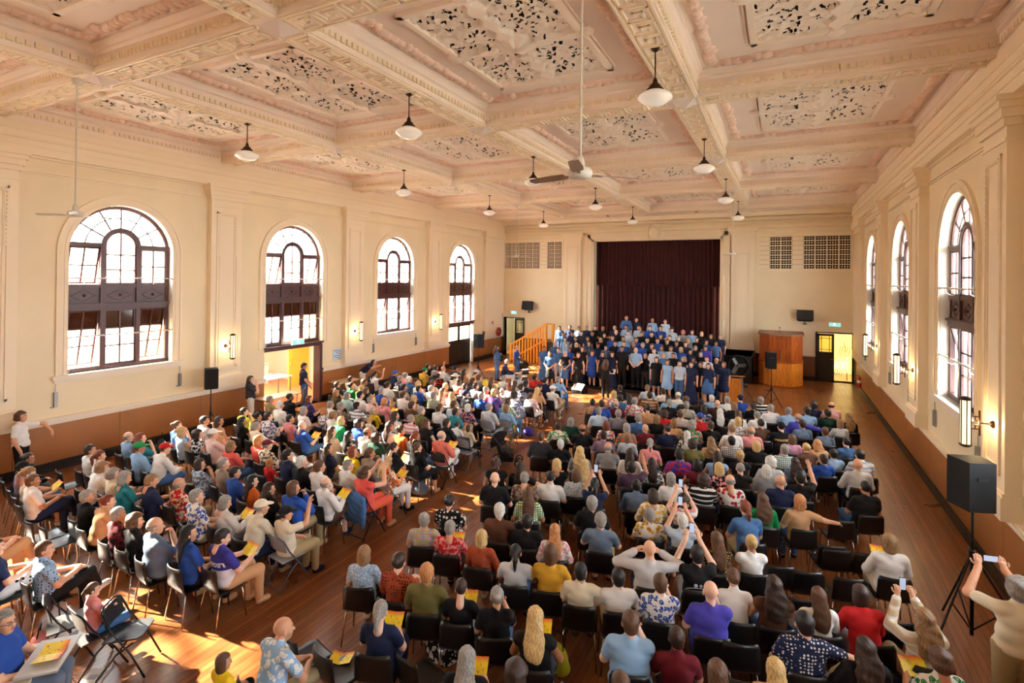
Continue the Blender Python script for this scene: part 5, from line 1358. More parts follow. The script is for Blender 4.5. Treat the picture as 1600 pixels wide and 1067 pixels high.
-12.65 10.49 -0.08 1.05 L wshort white.T charcoal lap -|person with short white hair in white top
-13.28 11.37 -0.11 1.04 L kbuzz black.V khaki up1 -|person with cropped black hair in black sleeveless top
-12.70 11.58 -0.29 1.00 L rbob purple:floral-navy.T black legx -|person with auburn bob in purple and navy floral top
-13.14 9.73 -0.08 0.98 L kshort lime.T grey:sh chin -|person with short black hair in lime top
-12.20 8.98 -0.00 1.01 L klong black.V khaki cross -|person with long black hair in black sleeveless top
-12.35 9.55 -0.15 1.00 L kbun olive.T black:sk lean -|person with tied-up black hair in olive top
-11.88 9.50 -0.07 1.05 L dshort white:floral-purple.T navy legx -|person with short dark brown hair in white and purple floral top
-11.50 9.86 -0.19 0.97 L kshort pink.L khaki:sh lap -|person with short black hair in pink long-sleeved top
-11.68 10.47 -0.15 1.02 L gbob white.T black lap -|person with grey bob in white top, beside white floral top
-11.65 8.98 -0.09 0.96 L gshort cream.L black armout -|person with short grey hair in cream long-sleeved top
-10.59 9.45 -0.05 1.01 L xbald blue.T denim:sh prog -|person with bald head in blue top
-10.60 7.54 -0.05 1.02 L lbob coral.T denim cross -|person with light brown bob in coral top
-10.50 8.13 -0.11 1.00 L obob coral.V khaki:sk lap -|person with strawberry bob in coral sleeveless top
-10.04 8.01 -0.01 1.00 L gcap:maroon cream:floral-black.T black lap -|person with maroon cap in cream and black floral top
-9.43 7.58 -0.09 0.72 L obob red.T black:sk cross child|child with strawberry bob in red top
-8.96 7.65 -0.19 1.05 L kshort navy.T black chin -|person with short black hair in navy top, beside red top
-8.40 7.50 -0.11 1.05 L wshort black.T denim lap -|person with short white hair in black top, beside white top
-8.80 8.57 -0.16 0.97 L dlong navy.T grey lap -|person with long dark brown hair in navy top
-7.93 7.51 -0.08 1.04 L bshort white.T khaki lap -|person with short brown hair in white top, beside black top
-7.61 7.94 -0.20 0.99 L gshort white.L denim lap -|person with short grey hair in white long-sleeved top, before white top
-8.16 8.63 -0.14 0.98 L rbob yellow.T denim lap -|person with auburn bob in yellow top
-7.69 8.65 -0.19 1.01 L bshort taupe.T grey:sh chin -|person with short brown hair in taupe top
-6.98 7.72 -0.10 1.02 L bfluffy coral.V coral:floral-orange phone chairf|person with curly brown hair in coral sleeveless top
-7.31 7.08 -0.15 0.98 L gbald white.L brown:sh legx prog|person with balding grey head in white long-sleeved top
-7.50 6.52 0.02 1.05 L bbob blue.L khaki chin -|person with brown bob in blue long-sleeved top
-8.62 6.57 -0.18 0.96 L klong orange.T khaki lap -|person with long black hair in orange top
-8.02 6.45 -0.11 0.97 L dlong black.T navy:sk lap -|person with long dark brown hair in black top, beside blue top
-7.41 5.82 -0.03 1.02 L gcap:cream cream.L navy lean -|person with cream cap in cream long-sleeved top
-6.95 5.90 -0.13 0.97 L kcap:black cream.T khaki up1 chairg|person with black cap in cream top
-10.27 6.64 -0.11 0.97 L dbob paleblue:floral-slate.T denim:sk chin -|person with dark brown bob in pale blue and slate floral top
-9.74 6.78 -0.20 1.02 L gshort taupe.T denim lap -|person with short grey hair in taupe top
-9.19 6.63 -0.14 0.99 L kshort blue.T navy lap -|person with short black hair in blue top, beside orange top
-13.30 6.91 -0.09 1.00 L gbald lightblue.L grey lap -|person with balding grey head in light blue long-sleeved top
-12.83 6.92 -0.04 1.03 L rwavy teal.T navy chin -|person with long wavy auburn hair in teal top
-12.09 6.50 -0.07 1.04 L bcap:green lightblue.L khaki lap -|person with green cap in light blue long-sleeved top
-11.67 6.78 -0.09 1.03 L bcap:red white.L denim:sh lean -|person with red cap in white long-sleeved top
-13.16 7.93 -0.10 1.02 L bbun denim.T denim chin -|person with tied-up brown hair in denim top
-12.65 7.73 -0.15 1.00 L ybob paleblue.V navy:sk legx -|person with blond bob in pale blue sleeveless top
-12.19 7.82 -0.08 0.98 L dfluffy black:floral-white.V black lap -|person with curly dark brown hair in black and white floral sleeveless top
-13.04 8.54 -0.17 1.02 L dshort white:dot-red.T black chin -|person with short dark brown hair in white and red dotted top
-12.57 8.61 -0.14 1.05 L dlong tan.V navy lap -|person with long dark brown hair in tan sleeveless top, beside white dotted top
-11.72 7.89 -0.03 1.03 L gcap:white palepink.T khaki chin -|person with white cap in pale pink top
-8.62 5.53 -0.17 1.04 L gshort white:floral-blue.T khaki lap -|person with short grey hair in white and blue floral top
-8.17 5.72 -0.08 0.97 L gbob white.L grey prog -|person with grey bob in white long-sleeved top
-7.48 4.69 -0.08 1.04 L klong blue.T black lap -|person with long black hair in blue top
-7.03 4.89 -0.09 1.01 L kshort blue.T tan prog jersey|person with short black hair in blue top, beside blue top
"""
# choir: x y floor yaw scale hair top bottom | label
CHOIR = """
-10.43 26.16 0.85 -2.97 0.92 blong denim.T navy|singer with long brown hair in denim top
-9.81 26.04 0.85 -3.00 0.97 bshort navy.T black|singer with short brown hair in navy top
-9.34 26.07 0.85 -2.88 0.95 bshort lightblue.T black|singer with short brown hair in light blue top
-8.91 26.06 0.85 -3.15 0.97 gshort navy.T navy|singer with short grey hair in navy top
-8.46 26.14 0.85 -3.00 0.99 bshort black.V denim|singer with short brown hair in black sleeveless top
-8.05 26.07 0.85 -3.20 0.98 gshort black.T navy|singer with short grey hair in black top
-7.44 26.06 0.85 -2.96 1.03 gbald navy.T black|singer with balding grey head in navy top, beside light blue top
-7.31 27.79 1.28 -3.05 1.00 xbald denim.L denim|singer with bald head in denim long-sleeved top
-9.92 25.35 0.62 -2.78 0.92 dbob denim.L denim|singer with dark brown bob in denim long-sleeved top
-9.46 25.41 0.62 -2.96 0.94 dshort navy.T black|singer with short dark brown hair in navy top, beside denim top
-8.94 25.33 0.62 -2.92 0.99 dshort charcoal.T black|singer with short dark brown hair in charcoal top
-8.39 25.41 0.62 -3.01 0.99 bshort black.T navy|singer with short brown hair in black top, beside charcoal top
-7.76 25.40 0.62 -3.09 0.96 bshort black.T black|singer with short brown hair in black top, beside black top
-7.18 25.41 0.62 -3.05 1.08 gbald black.T black|singer with balding grey head in black top, beside black top
-6.85 26.04 0.85 -3.19 1.07 dshort lightblue.T black|singer with short dark brown hair in light blue top, beside navy top
-9.50 24.58 0.45 -2.93 0.92 blong lightblue.L black|singer with long brown hair in light blue long-sleeved top, beside black top
-8.99 24.64 0.45 -2.88 0.96 dbun black.V black|singer with tied-up dark brown hair in black sleeveless top
-8.37 24.65 0.45 -2.98 0.99 dbun navy.V black|singer with tied-up dark brown hair in navy sleeveless top, before black top
-7.71 24.64 0.45 -3.06 0.97 ybob black.T navy|singer with blond bob in black top, beside blue top
-7.14 24.65 0.45 -2.89 1.06 dshort blue.T navy|singer with short dark brown hair in blue top, beside light blue top
-6.59 25.41 0.62 -3.10 1.08 dshort paleblue.L black|singer with short dark brown hair in pale blue long-sleeved top
-9.75 23.83 0.28 -2.92 0.92 ylong denim.T black|singer with long blond hair in denim top
-9.13 23.81 0.28 -2.91 0.92 lbob lightblue.T denim|singer with light brown bob in light blue top
-8.68 23.91 0.28 -2.99 0.94 wbob black.T black|singer with white bob in black top
-8.05 23.87 0.28 -3.03 1.01 dbob navy:floral-slate.V navy|singer with dark brown bob in navy and slate floral sleeveless top
-7.60 23.86 0.28 -3.07 0.97 dbun navy.V black|singer with tied-up dark brown hair in navy sleeveless top, beside slate top
-6.79 23.89 0.28 -2.91 1.06 dshort black.L navy|singer with short dark brown hair in black long-sleeved top
-6.61 24.61 0.45 -3.10 1.06 dshort lightblue.T black|singer with short dark brown hair in light blue top, beside blue top
-7.19 23.79 0.28 -3.04 0.93 dshort slate.L denim|singer with short dark brown hair in slate long-sleeved top
-6.25 23.08 0.14 -3.06 1.08 kshort black.L black|singer with short black hair in black long-sleeved top
-6.37 23.83 0.28 -2.95 1.08 kshort blue.T black|singer with short black hair in blue top, beside black top
-8.68 23.04 0.14 -2.96 0.94 dbob blue.V blue:dr|singer with dark brown bob in blue sleeveless top
-8.07 23.05 0.14 -3.03 0.99 rbob black.V navy|singer with auburn bob in black sleeveless top
-10.05 23.25 0.00 -2.65 1.00 bshort denim.T denim:ld|singer with short brown hair in denim top
-9.10 21.70 0.00 -3.00 1.00 dwavy denim.T black:sk|singer with long wavy dark brown hair in denim top
-9.22 23.01 0.00 -2.93 1.00 rshort denim.T palegrey:sh|singer with short auburn hair in denim top
-8.52 22.05 0.00 -2.88 1.00 wbob black.V denim:sk|singer with white bob in black sleeveless top
-7.90 22.04 0.00 -2.80 1.00 bbun black.V black:ld|singer with tied-up brown hair in black sleeveless top
-7.56 22.91 0.00 -3.10 1.00 blong blue.V blue:dr|singer with long brown hair in blue sleeveless top
-7.04 22.83 0.00 -3.26 1.00 dbob black.V black:dr|singer with dark brown bob in black sleeveless top
-6.66 22.99 0.00 -3.05 1.00 dbob navy.V navy:ld|singer with dark brown bob in navy sleeveless top
-6.18 24.17 0.00 -3.17 1.00 kshort black.T navy|singer with short black hair in black top, behind charcoal top
-6.81 27.91 1.28 -3.13 0.94 gbald navy.T black|singer with balding grey head in navy top, beside denim top
-5.98 27.91 1.28 3.18 0.95 oshort lightblue.L black|singer with short strawberry hair in light blue long-sleeved top
-5.32 27.88 1.28 3.12 0.93 gshort paleblue.L denim|singer with short grey hair in pale blue long-sleeved top
-4.16 26.12 0.85 3.05 0.99 pfluffy grey.T navy|singer with curly pink hair in grey top
-3.74 26.10 0.85 2.96 1.01 rbob lightblue.L denim|singer with auburn bob in light blue long-sleeved top
-3.32 26.10 0.85 3.08 0.98 ybob black.T denim|singer with blond bob in black top, beside light blue top
-2.91 26.09 0.85 3.07 0.92 lbob black.T navy|singer with light brown bob in black top
-2.49 26.04 0.85 2.93 0.92 gbob navy.T navy|singer with grey bob in navy top
-6.23 26.06 0.85 -3.16 1.07 dshort paleblue.T denim|singer with short dark brown hair in pale blue top
-5.70 26.06 0.85 3.18 1.08 dshort blue.T black|singer with short dark brown hair in blue top, beside blue top
-5.20 26.15 0.85 3.13 1.08 kshort blue.T denim|singer with short black hair in blue top, beside blue top
-4.68 26.10 0.85 2.98 1.06 gcap:charcoal paleblue.T black|singer with charcoal cap in pale blue top
-5.92 25.33 0.62 3.10 1.08 kshort black.T black|singer with short black hair in black top, beside black top
-5.46 25.36 0.62 3.19 1.08 dshort black.T black|singer with short dark brown hair in black top, before blue top
-5.03 25.34 0.62 3.07 1.03 bbob black.T denim|singer with brown bob in black top, beside black top
-4.62 25.29 0.62 3.02 1.01 dshort black.T denim|singer with short dark brown hair in black top, beside black top
-4.23 25.40 0.62 3.04 0.99 gbob black.T denim|singer with grey bob in black top, beside grey top
-3.42 25.41 0.62 2.97 0.99 dbob black.T black|singer with dark brown bob in black top, beside grey top
-3.82 25.39 0.62 3.00 0.94 ybob grey.T black|singer with blond bob in grey top
-3.01 25.38 0.62 2.80 0.93 bbob blue.T navy|singer with brown bob in blue top
-2.60 25.30 0.62 3.07 0.92 dbun denim.V navy|singer with tied-up dark brown hair in denim sleeveless top
-6.01 24.66 0.45 -3.12 1.04 bshort blue.T denim|singer with short brown hair in blue top
-5.49 24.59 0.45 3.04 1.06 dshort navy.T black|singer with short dark brown hair in navy top, beside blue top
-5.03 24.60 0.45 3.15 1.06 dshort blue.T black|singer with short dark brown hair in blue top, beside black top
-4.61 24.66 0.45 3.07 1.05 bshort black.T black|singer with short brown hair in black top, beside navy top
-4.19 24.62 0.45 3.02 1.01 dbun navy.V navy|singer with tied-up dark brown hair in navy sleeveless top, beside black top
-3.79 24.54 0.45 3.07 1.01 bbob navy.T navy|singer with brown bob in navy top
-3.37 24.55 0.45 3.15 0.92 gbob black.T black|singer with grey bob in black top, beside brown bob and navy top
-2.96 24.59 0.45 2.99 0.93 dshort violet.L black|singer with short dark brown hair in violet long-sleeved top
-5.94 23.86 0.28 3.26 1.06 xbald charcoal.T black|singer with bald head in charcoal top
-5.52 23.83 0.28 3.28 1.07 gshort blue.T black|singer with short grey hair in blue top
-5.11 23.80 0.28 2.99 1.06 bbob black.T navy|singer with brown bob in black top, beside light blue top
-4.70 23.83 0.28 3.00 1.02 blong lightblue.L black|singer with long brown hair in light blue long-sleeved top, beside pale blue top
-4.30 23.84 0.28 3.09 1.02 bbob paleblue.T navy|singer with brown bob in pale blue top
-3.89 23.89 0.28 2.86 1.01 ybob blue.V navy|singer with blond bob in blue sleeveless top
-3.48 23.88 0.28 2.94 0.97 dbob navy.T denim|singer with dark brown bob in navy top, beside blue top
-3.07 23.85 0.28 3.04 0.92 gbob black.T black|singer with grey bob in black top, beside navy top
-2.72 23.04 0.14 2.98 0.97 rshort white.V navy|singer with short auburn hair in white sleeveless top
-5.66 23.13 0.14 3.14 1.06 gbald lightblue.T black|singer with balding grey head in light blue top
-4.88 23.16 0.14 2.91 1.08 dshort white:check-lightblue.T denim|singer with short dark brown hair in white and light blue checked top
-4.47 23.10 0.14 3.21 0.97 ybob denim.T black|singer with blond bob in denim top
-4.07 23.15 0.14 3.04 0.99 kshort black.T denim|singer with short black hair in black top, beside denim top
-3.67 23.04 0.14 3.03 0.92 gbob black.V brown:sk|singer with grey bob in black sleeveless top
-3.25 23.05 0.14 2.98 0.92 dbob navy.T black|singer with dark brown bob in navy top, beside black top
-2.83 22.08 0.00 2.75 1.00 dbun black.T black:dr|singer with tied-up dark brown hair in black top
-2.39 23.38 0.00 2.76 1.00 ybun navy.T denim:ld|singer with tied-up blond hair in navy top
-5.27 23.26 0.00 3.00 1.00 gbald black.T charcoal|singer with balding grey head in black top, beside white checked top
-4.62 22.44 0.00 3.18 1.00 dbob black.T black:dr|singer with dark brown bob in black top, behind light blue top
-4.09 21.97 0.00 2.92 1.00 bbob lightblue.V lightblue:dr|singer with brown bob in light blue sleeveless top
-3.60 21.90 0.00 2.92 1.00 kshort paleblue.T denim|singer with short black hair in pale blue top
-3.15 21.84 0.00 2.88 1.00 dbun navy.T navy:ld|singer with tied-up dark brown hair in navy top
-2.52 21.82 0.00 2.90 1.00 dlong navy.T denim:dr|singer with long dark brown hair in navy top
-2.02 22.48 0.00 2.87 1.00 rbob navy.T navy:dr|singer with auburn bob in navy top
"""
# ================================================================ figures: bodies grown from smooth distance fields
def surf_net(val, org, h):
    s = val < 0
    nx, ny, nz = val.shape
    c = np.zeros((nx - 1, ny - 1, nz - 1), np.int8)
    offs = [(i, j, k) for i in (0, 1) for j in (0, 1) for k in (0, 1)]
    for i, j, k in offs: c += s[i:nx - 1 + i, j:ny - 1 + j, k:nz - 1 + k]
    act = (c > 0) & (c < 8)
    idx = -np.ones(act.shape, np.int64)
    cells = np.argwhere(act); idx[act] = np.arange(len(cells))
    acc = np.zeros((len(cells), 3)); cnt = np.zeros(len(cells))
    I, J, K = cells.T
    for a in offs:
        for ax in range(3):
            if a[ax]: continue
            b = list(a); b[ax] = 1
            va = val[I + a[0], J + a[1], K + a[2]]; vb = val[I + b[0], J + b[1], K + b[2]]
            x = (va < 0) != (vb < 0)
            t = np.where(x, va / np.where(x, va - vb, 1), 0)
            p = np.array(a, float)[None, :].repeat(len(cells), 0); p[:, ax] = t
            acc += p * x[:, None]; cnt += x
    v = (cells + acc / cnt[:, None]) * h + org
    F = []
    for ax in range(3):
        sl0 = [slice(1, -1)] * 3; sl1 = [slice(1, -1)] * 3
        sl0[ax] = slice(0, -1); sl1[ax] = slice(1, None)
        a, b = s[tuple(sl0)], s[tuple(sl1)]
        e = np.argwhere(a != b)
        base = e + 1; base[:, ax] -= 1
        u, w = (ax + 1) % 3, (ax + 2) % 3
        q = []
        for du, dw in ((-1, -1), (0, -1), (0, 0), (-1, 0)):
            o = base.copy(); o[:, u] += du; o[:, w] += dw
            q.append(idx[o[:, 0], o[:, 1], o[:, 2]])
        q = np.stack(q, 1)
        fl = ~a[e[:, 0], e[:, 1], e[:, 2]]
        q[fl] = q[fl][:, ::-1]
        F.append(q)
    return v, np.concatenate(F)

def V3(*a): return np.array(a, float)
class Field:
    def __init__(self): self.p = []; self.lo = []; self.hi = []
    def cap(self, a, b, ra, rb=None, k=None):
        rb = ra if rb is None else rb
        a, b = np.array(a, float), np.array(b, float)
        self.p.append(('c', a, b, ra, rb, k)); r = max(ra, rb) + .03
        self.lo.append(np.minimum(a, b) - r); self.hi.append(np.maximum(a, b) + r); return self
    def ell(self, c, r, R=None, k=None):
        c, r = np.array(c, float), np.array(r, float)
        self.p.append(('e', c, r, R, None, k)); m = r.max() + .03
        self.lo.append(c - m); self.hi.append(c + m); return self
    def mesh(self, h=.02, k=.035, cut=None, grow=0.0, noise=0.0, strand=0.0):
        lo = np.min(self.lo, 0) - grow - h * 1.5; hi = np.max(self.hi, 0) + grow + h * 1.5
        n = np.ceil((hi - lo) / h).astype(int) + 1
        ax = [lo[i] + h * np.arange(n[i]) for i in range(3)]
        G = np.stack(np.meshgrid(*ax, indexing='ij'), -1)
        d = None
        for t, a, b, ra, rb, kk in self.p:
            if t == 'c':
                ab = b - a; L = max(ab @ ab, 1e-9)
                u = np.clip(((G - a) @ ab) / L, 0, 1)
                q = np.sqrt((((G - a) - u[..., None] * ab) ** 2).sum(-1)) - (ra + (rb - ra) * u)
            else:
                P = G - a
                if ra is not None: P = P @ ra
                k0 = np.sqrt(((P / b) ** 2).sum(-1)); k1 = np.sqrt(((P / b ** 2) ** 2).sum(-1))
                q = k0 * (k0 - 1) / np.maximum(k1, 1e-6)
            if d is None: d = q
            else:
                K = kk or k
                hh = np.clip(.5 + .5 * (d - q) / K, 0, 1)
                d = d * (1 - hh) + q * hh - K * hh * (1 - hh)
        d = d - grow
        if noise: d = d + noise * (np.sin(38 * G[..., 0] + 9 * G[..., 2]) * np.sin(31 * G[..., 2] + 12 * G[..., 1]) + .6 * np.sin(61 * G[..., 2] + 20 * G[..., 0]))
        if strand: d = d + strand * np.sin(150 * G[..., 0] + 14 * np.sin(11 * G[..., 2]) + 40 * G[..., 1])
        if cut is not None: d = np.maximum(d, cut(G))
        d[0] = d[-1] = 1; d[:, 0] = d[:, -1] = 1; d[:, :, 0] = d[:, :, -1] = 1
        return surf_net(d, lo, h)

def to_mesh(name, vf, m, extra=None):
    v, f = vf
    v = v.tolist(); f = [tuple(q) for q in f.tolist()]
    if extra:
        for ev, ef in extra:
            o = len(v); v += [tuple(p) for p in ev]; f += [tuple(i + o for i in q) for q in ef]
    me = bpy.data.meshes.new(name); me.from_pydata(v, [], f); me.materials.append(m)
    me.polygons.foreach_set('use_smooth', [True] * len(f)); me.validate(); me.update()
    return me

# ---- head (local: origin at its centre, facing +y)
def head_field(f=None, T=lambda p: p):
    f = f or Field()
    f.ell((0, -.012, .032), (.074, .092, .086)); f.ell((0, .028, -.03), (.056, .06, .086)); f.ell((0, .04, -.078), (.036, .04, .034))
    f.cap((0, .086, .005), (0, .102, -.030), .008, .013, k=.012); f.cap((-.032, .075, .026), (.032, .075, .026), .012, k=.015)
    for s in (-1, 1):
        f.ell((s * .076, -.004, -.008), (.012, .022, .032), k=.008); f.ell((s * .036, .058, -.028), (.022, .024, .022))
    f.cap((0, -.018, -.06), (0, -.035, -.175), .050, .056)
    return f
HEADV, HEADF = head_field().mesh(.0095, .02)
def rotz(a):
    c, s = math.cos(a), math.sin(a); return np.array([[c, -s, 0], [s, c, 0], [0, 0, 1.]])
def rotx(a):
    c, s = math.cos(a), math.sin(a); return np.array([[1, 0, 0], [0, c, -s], [0, s, c]])
def hand_extra(w, d, side, curl=.6):
    """four fingers and a thumb as tapering tubes; w wrist, d direction of the hand"""
    d = d / np.linalg.norm(d); ref = np.array([0, 0, 1.]) if abs(d[2]) < .85 else np.array([0, 1., 0])
    lat = np.cross(d, ref); lat /= np.linalg.norm(lat); dn = np.cross(lat, d); dn /= np.linalg.norm(dn)
    if dn[2] > 0: dn = -dn
    m = MB()
    for i, L in enumerate((.066, .076, .072, .056)):
        b = w + d * .078 + lat * (i - 1.5) * .0185
        k1 = b + (d * math.cos(curl * .5) + dn * math.sin(curl * .5)) * L * .5
        k2 = k1 + (d * math.cos(curl * 1.3) + dn * math.sin(curl * 1.3)) * L * .5
        m.tube([b - d * .015, k1, k2], [.0095, .0085, .006], 6)
    b = w + d * .03 + lat * side * .026
    k1 = b + (d * .6 + lat * side * .7 + dn * .3) * .034; k2 = k1 + (d * .9 + lat * side * .15 + dn * .4) * .032
    m.tube([b, k1, k2], [.011, .0095, .007], 6)
    return m.v, m.f

class Fig:
    """joints of one pose; builds body, tops and bottoms on demand"""
    def __init__(s, dz=0.0, lean=-.05, arms=None, legs=None, hyaw=0.0, hpitch=0.0, h=.02, wide=1.0, hands=None):
        s.h = h; s.dz = dz; s.c = {}
        hip = V3(0, 0, .53 + dz)
        R = rotx(-lean)
        s.R = R
        t = lambda p: R @ (V3(*p) + V3(0, 0, dz) - hip) + hip
        s.t = t; s.wide = wide
        s.sh = [t((q * .168, -.035, .948)) for q in (1, -1)]
        s.arms = arms; s.legs = legs
        s.hc = t((0, -.004, 1.142)); s.HR = rotz(hyaw) @ rotx(hpitch)
        s.hands = hands or (.6, .6)
        s.upr = R
    def torso(s, f, w=0.0):
        t = s.t; W = s.wide
        f.ell(t((0, 0, .545)), (.175 * W + w, .138 + w, .115 + w)); f.ell(t((0, -.012, .69)), (.158 * W + w, .122 * W + w, .16), R=s.R)
        f.ell(t((0, -.022, .85)), (.158 * W + w, .112 + w, .15), R=s.R)
        f.cap(t((-.125, -.035, .945)), t((.125, -.035, .945)), .055 + w)
        return f
    def arm(s, f, i, r=1.0, g=0.0, upto=2.0):
        S, (E, W) = s.sh[i], s.arms[i][:2]
        E, W = V3(*E), V3(*W)
        u = min(1.0, upto)
        f.cap(S, S + (E - S) * u, .051 * r + g, (.051 + (.042 - .051) * u) * r + g)
        if upto > 1: f.cap(E, E + (W - E) * (upto - 1), .043 * r + g, .033 * r + g)
        return f
    def leg(s, f, i, g=0.0, upto=2.0):
        H, K, A = [V3(*p) for p in s.legs[i][:3]]
        u = min(1, upto)
        f.cap(H, H + (K - H) * u, .090 + g, .09 + (.062 - .09) * u + g)
        if upto > 1: f.cap(K, K + (A - K) * (upto - 1), .060 + g, .06 + (.042 - .06) * (upto - 1) + g)
        return f
    def body(s):
        if 'b' in s.c: return s.c['b']
        f = s.torso(Field()); ex = []
        f.cap(s.t((0, -.035, .97)), s.t((0, -.03, 1.06)), .058, .052)
        for i in (0, 1):
            s.arm(f, i); s.leg(f, i)
            E, W = V3(*s.arms[i][0]), V3(*s.arms[i][1])
            hd = s.arms[i][2] if len(s.arms[i]) > 2 else None
            d = V3(*hd) if hd else (W - E); d = d / np.linalg.norm(d)
            f.cap(W, W + d * .075, .027, .030, k=.02)
            ex.append(hand_extra(W, d, 1 if i else -1, s.hands[i]))
            A, T = V3(*s.legs[i][2]), V3(*s.legs[i][3])
            f.cap(A + V3(0, 0, -.04), T, .040, .034)
        hv = HEADV @ s.HR.T + s.hc
        ex.append((hv, HEADF.tolist()))
        s.c['b'] = to_mesh('person', f.mesh(s.h, .03), SKIN[0], ex)
        return s.c['b']
    def shoe(s, i):
        if 'sh%d' % i in s.c: return s.c['sh%d' % i]
        A, T = V3(*s.legs[i][2]), V3(*s.legs[i][3])
        f = Field().cap(A + V3(0, 0, -.045), T, .050, .044)
        s.c['sh%d' % i] = to_mesh('shoe', f.mesh(.018, .02), MATS['skin0'])
        return s.c['sh%d' % i]
    def top(s, sl):
        k = 't' + sl
        if k in s.c: return s.c[k]
        f = s.torso(Field(), .016)
        f.cap(s.t((0, -.035, .985)), s.t((0, -.028, 1.038)), .067, .060)
        for i in (0, 1):
            if sl == 'V': s.arm(f, i, 1.05, .010, .10)
            elif sl == 'T': s.arm(f, i, 1.0, .014, .66)
            else: s.arm(f, i, 1.05, .014, 1.93)
        z0 = s.t((0, 0, .50 if s.dz == 0 else .50))[2]
        s.c[k] = to_mesh('top', f.mesh(s.h, .03, noise=.0022, cut=lambda G: z0 - G[..., 2]), SKIN[0])
        return s.c[k]
    def bottom(s, st):
        k = 'o' + st
        if k in s.c: return s.c[k]
        f = Field(); W = s.wide
        f.ell(s.t((0, 0, .545)), (.178 * W, .142, .12))
        zc = None
        if st in ('tr', 'sh'):
            for i in (0, 1): s.leg(f, i, .015, 1.93 if st == 'tr' else 1.0)
        elif s.dz == 0:                       # seated skirt
            for i in (0, 1):
                s.leg(f, i, .016, 1.0)
                K, A = V3(*s.legs[i][1]), V3(*s.legs[i][2]); f.cap(K, K + (A - K) * .35, .076, .08)
            K0, K1 = V3(*s.legs[0][1]), V3(*s.legs[1][1]); f.cap((0, .05, .52), (K0 + K1) / 2, .085, .07); f.cap(K0, K1, .068)
        else:
            hem = {'sk': .48, 'dr': .50, 'ld': .08}[st]; r1 = {'sk': .21, 'dr': .24, 'ld': .27}[st]
            f.cap((0, 0, 1.05), (0, .01, hem + r1 * .5), .13, r1); zc = lambda G: hem - G[..., 2]
        s.c[k] = to_mesh('bottoms', f.mesh(s.h, .035, noise=.0018, cut=zc), SKIN[0])
        return s.c[k]

# ---- hair and hats, in head space
def hair_mesh(st):
    f = Field(); h = .0105; nz = .003
    face = lambda G, y=.045, z=.052, sl=.9: np.minimum(G[..., 1] - y, (z - G[..., 2]) * 1.0 + 0 * G[..., 1])
    fringe = lambda G: np.minimum(G[..., 1] - .030, .062 - G[..., 2])          # >0 inside the face opening
    nape = lambda zz: (lambda G: zz - G[..., 2])
    both = lambda zz: (lambda G: np.maximum(np.minimum(G[..., 1] - .018 - .25 * np.maximum(G[..., 2], 0), .070 - G[..., 2]), zz - G[..., 2]))
    sk = ((0, -.014, .034), (.084, .102, .098))
    if st == 'short': f.ell(*sk); f.ell((0, -.045, -.03), (.068, .06, .06)); v = f.mesh(h, .02, both(-.085), noise=nz)
    elif st == 'buzz': f.ell((0, -.013, .032), (.079, .097, .092)); v = f.mesh(h, .02, both(-.05))
    elif st == 'bald': f.ell((0, -.014, .022), (.082, .099, .088)); v = f.mesh(h, .02, lambda G: np.maximum.reduce([G[..., 2] - .035, -.055 - G[..., 2], G[..., 1] - .02]), noise=nz * .6)
    elif st == 'bob':
        f.ell((0, -.014, .028), (.094, .108, .106)); f.ell((0, -.03, -.055), (.098, .085, .085)); v = f.mesh(h, .03, lambda G: np.maximum(np.minimum(G[..., 1] - .022, .070 - G[..., 2]), -.125 - G[..., 2]), noise=nz)
    elif st in ('long', 'wavy'):
        w = 1.0 if st == 'long' else 1.28
        f.ell((0, -.014, .030), (.090, .106, .103)); f.ell((0, -.05, -.07), (.094 * w, .075, .11)); f.ell((0, -.10, -.17), (.112 * w, .040 * w, .15)); f.ell((.03, -.112, -.27), (.07 * w, .03, .10)); f.ell((-.035, -.112, -.25), (.07 * w, .03, .10))
        v = f.mesh(h, .035, lambda G: np.minimum(G[..., 1] - .020, .070 - G[..., 2]), noise=nz if st == 'long' else .006, strand=.0022)
    elif st == 'fluffy':
        f.ell((0, -.02, .036), (.104, .118, .110)); f.ell((0, -.05, -.03), (.098, .085, .07)); v = f.mesh(h, .03, lambda G: np.maximum(np.minimum(G[..., 1] - .028, .072 - G[..., 2]), -.09 - G[..., 2]), noise=.0075)
    elif st == 'bun':
        f.ell(*sk); f.ell((0, -.112, .050), (.046, .042, .042)); v = f.mesh(h, .015, both(-.06), noise=nz)
    elif st == 'tail':
        f.ell(*sk); f.cap((0, -.105, .03), (0, -.135, -.03), .032, .036); f.cap((0, -.135, -.03), (0, -.125, -.19), .036, .014); v = f.mesh(h, .015, lambda G: np.minimum(G[..., 1] - .026, .064 - G[..., 2]) if True else 0, noise=nz)
    elif st == 'cap':
        f.ell((0, -.012, .040), (.088, .106, .098)); f.ell((0, .105, .052), (.075, .075, .010), R=rotx(-.12), k=.01); v = f.mesh(.009, .01, lambda G: .036 - G[..., 2] + .0 * G[..., 0])
    elif st == 'hat':
        f.ell((0, -.012, .055), (.090, .106, .095)); f.ell((0, -.01, .055), (.19, .20, .013), k=.012); v = f.mesh(.0115, .012, lambda G: .036 - G[..., 2])
    return v
HAIRV = {}
def hair_for(st, fig):
    """mesh placed for this pose's head"""
    k = 'h' + st
    if k in fig.c: return fig.c[k]
    if st not in HAIRV: HAIRV[st] = hair_mesh(st)
    v, f = HAIRV[st]
    fig.c[k] = to_mesh('hair', (v @ fig.HR.T + fig.hc, f), SKIN[0])
    return fig.c[k]
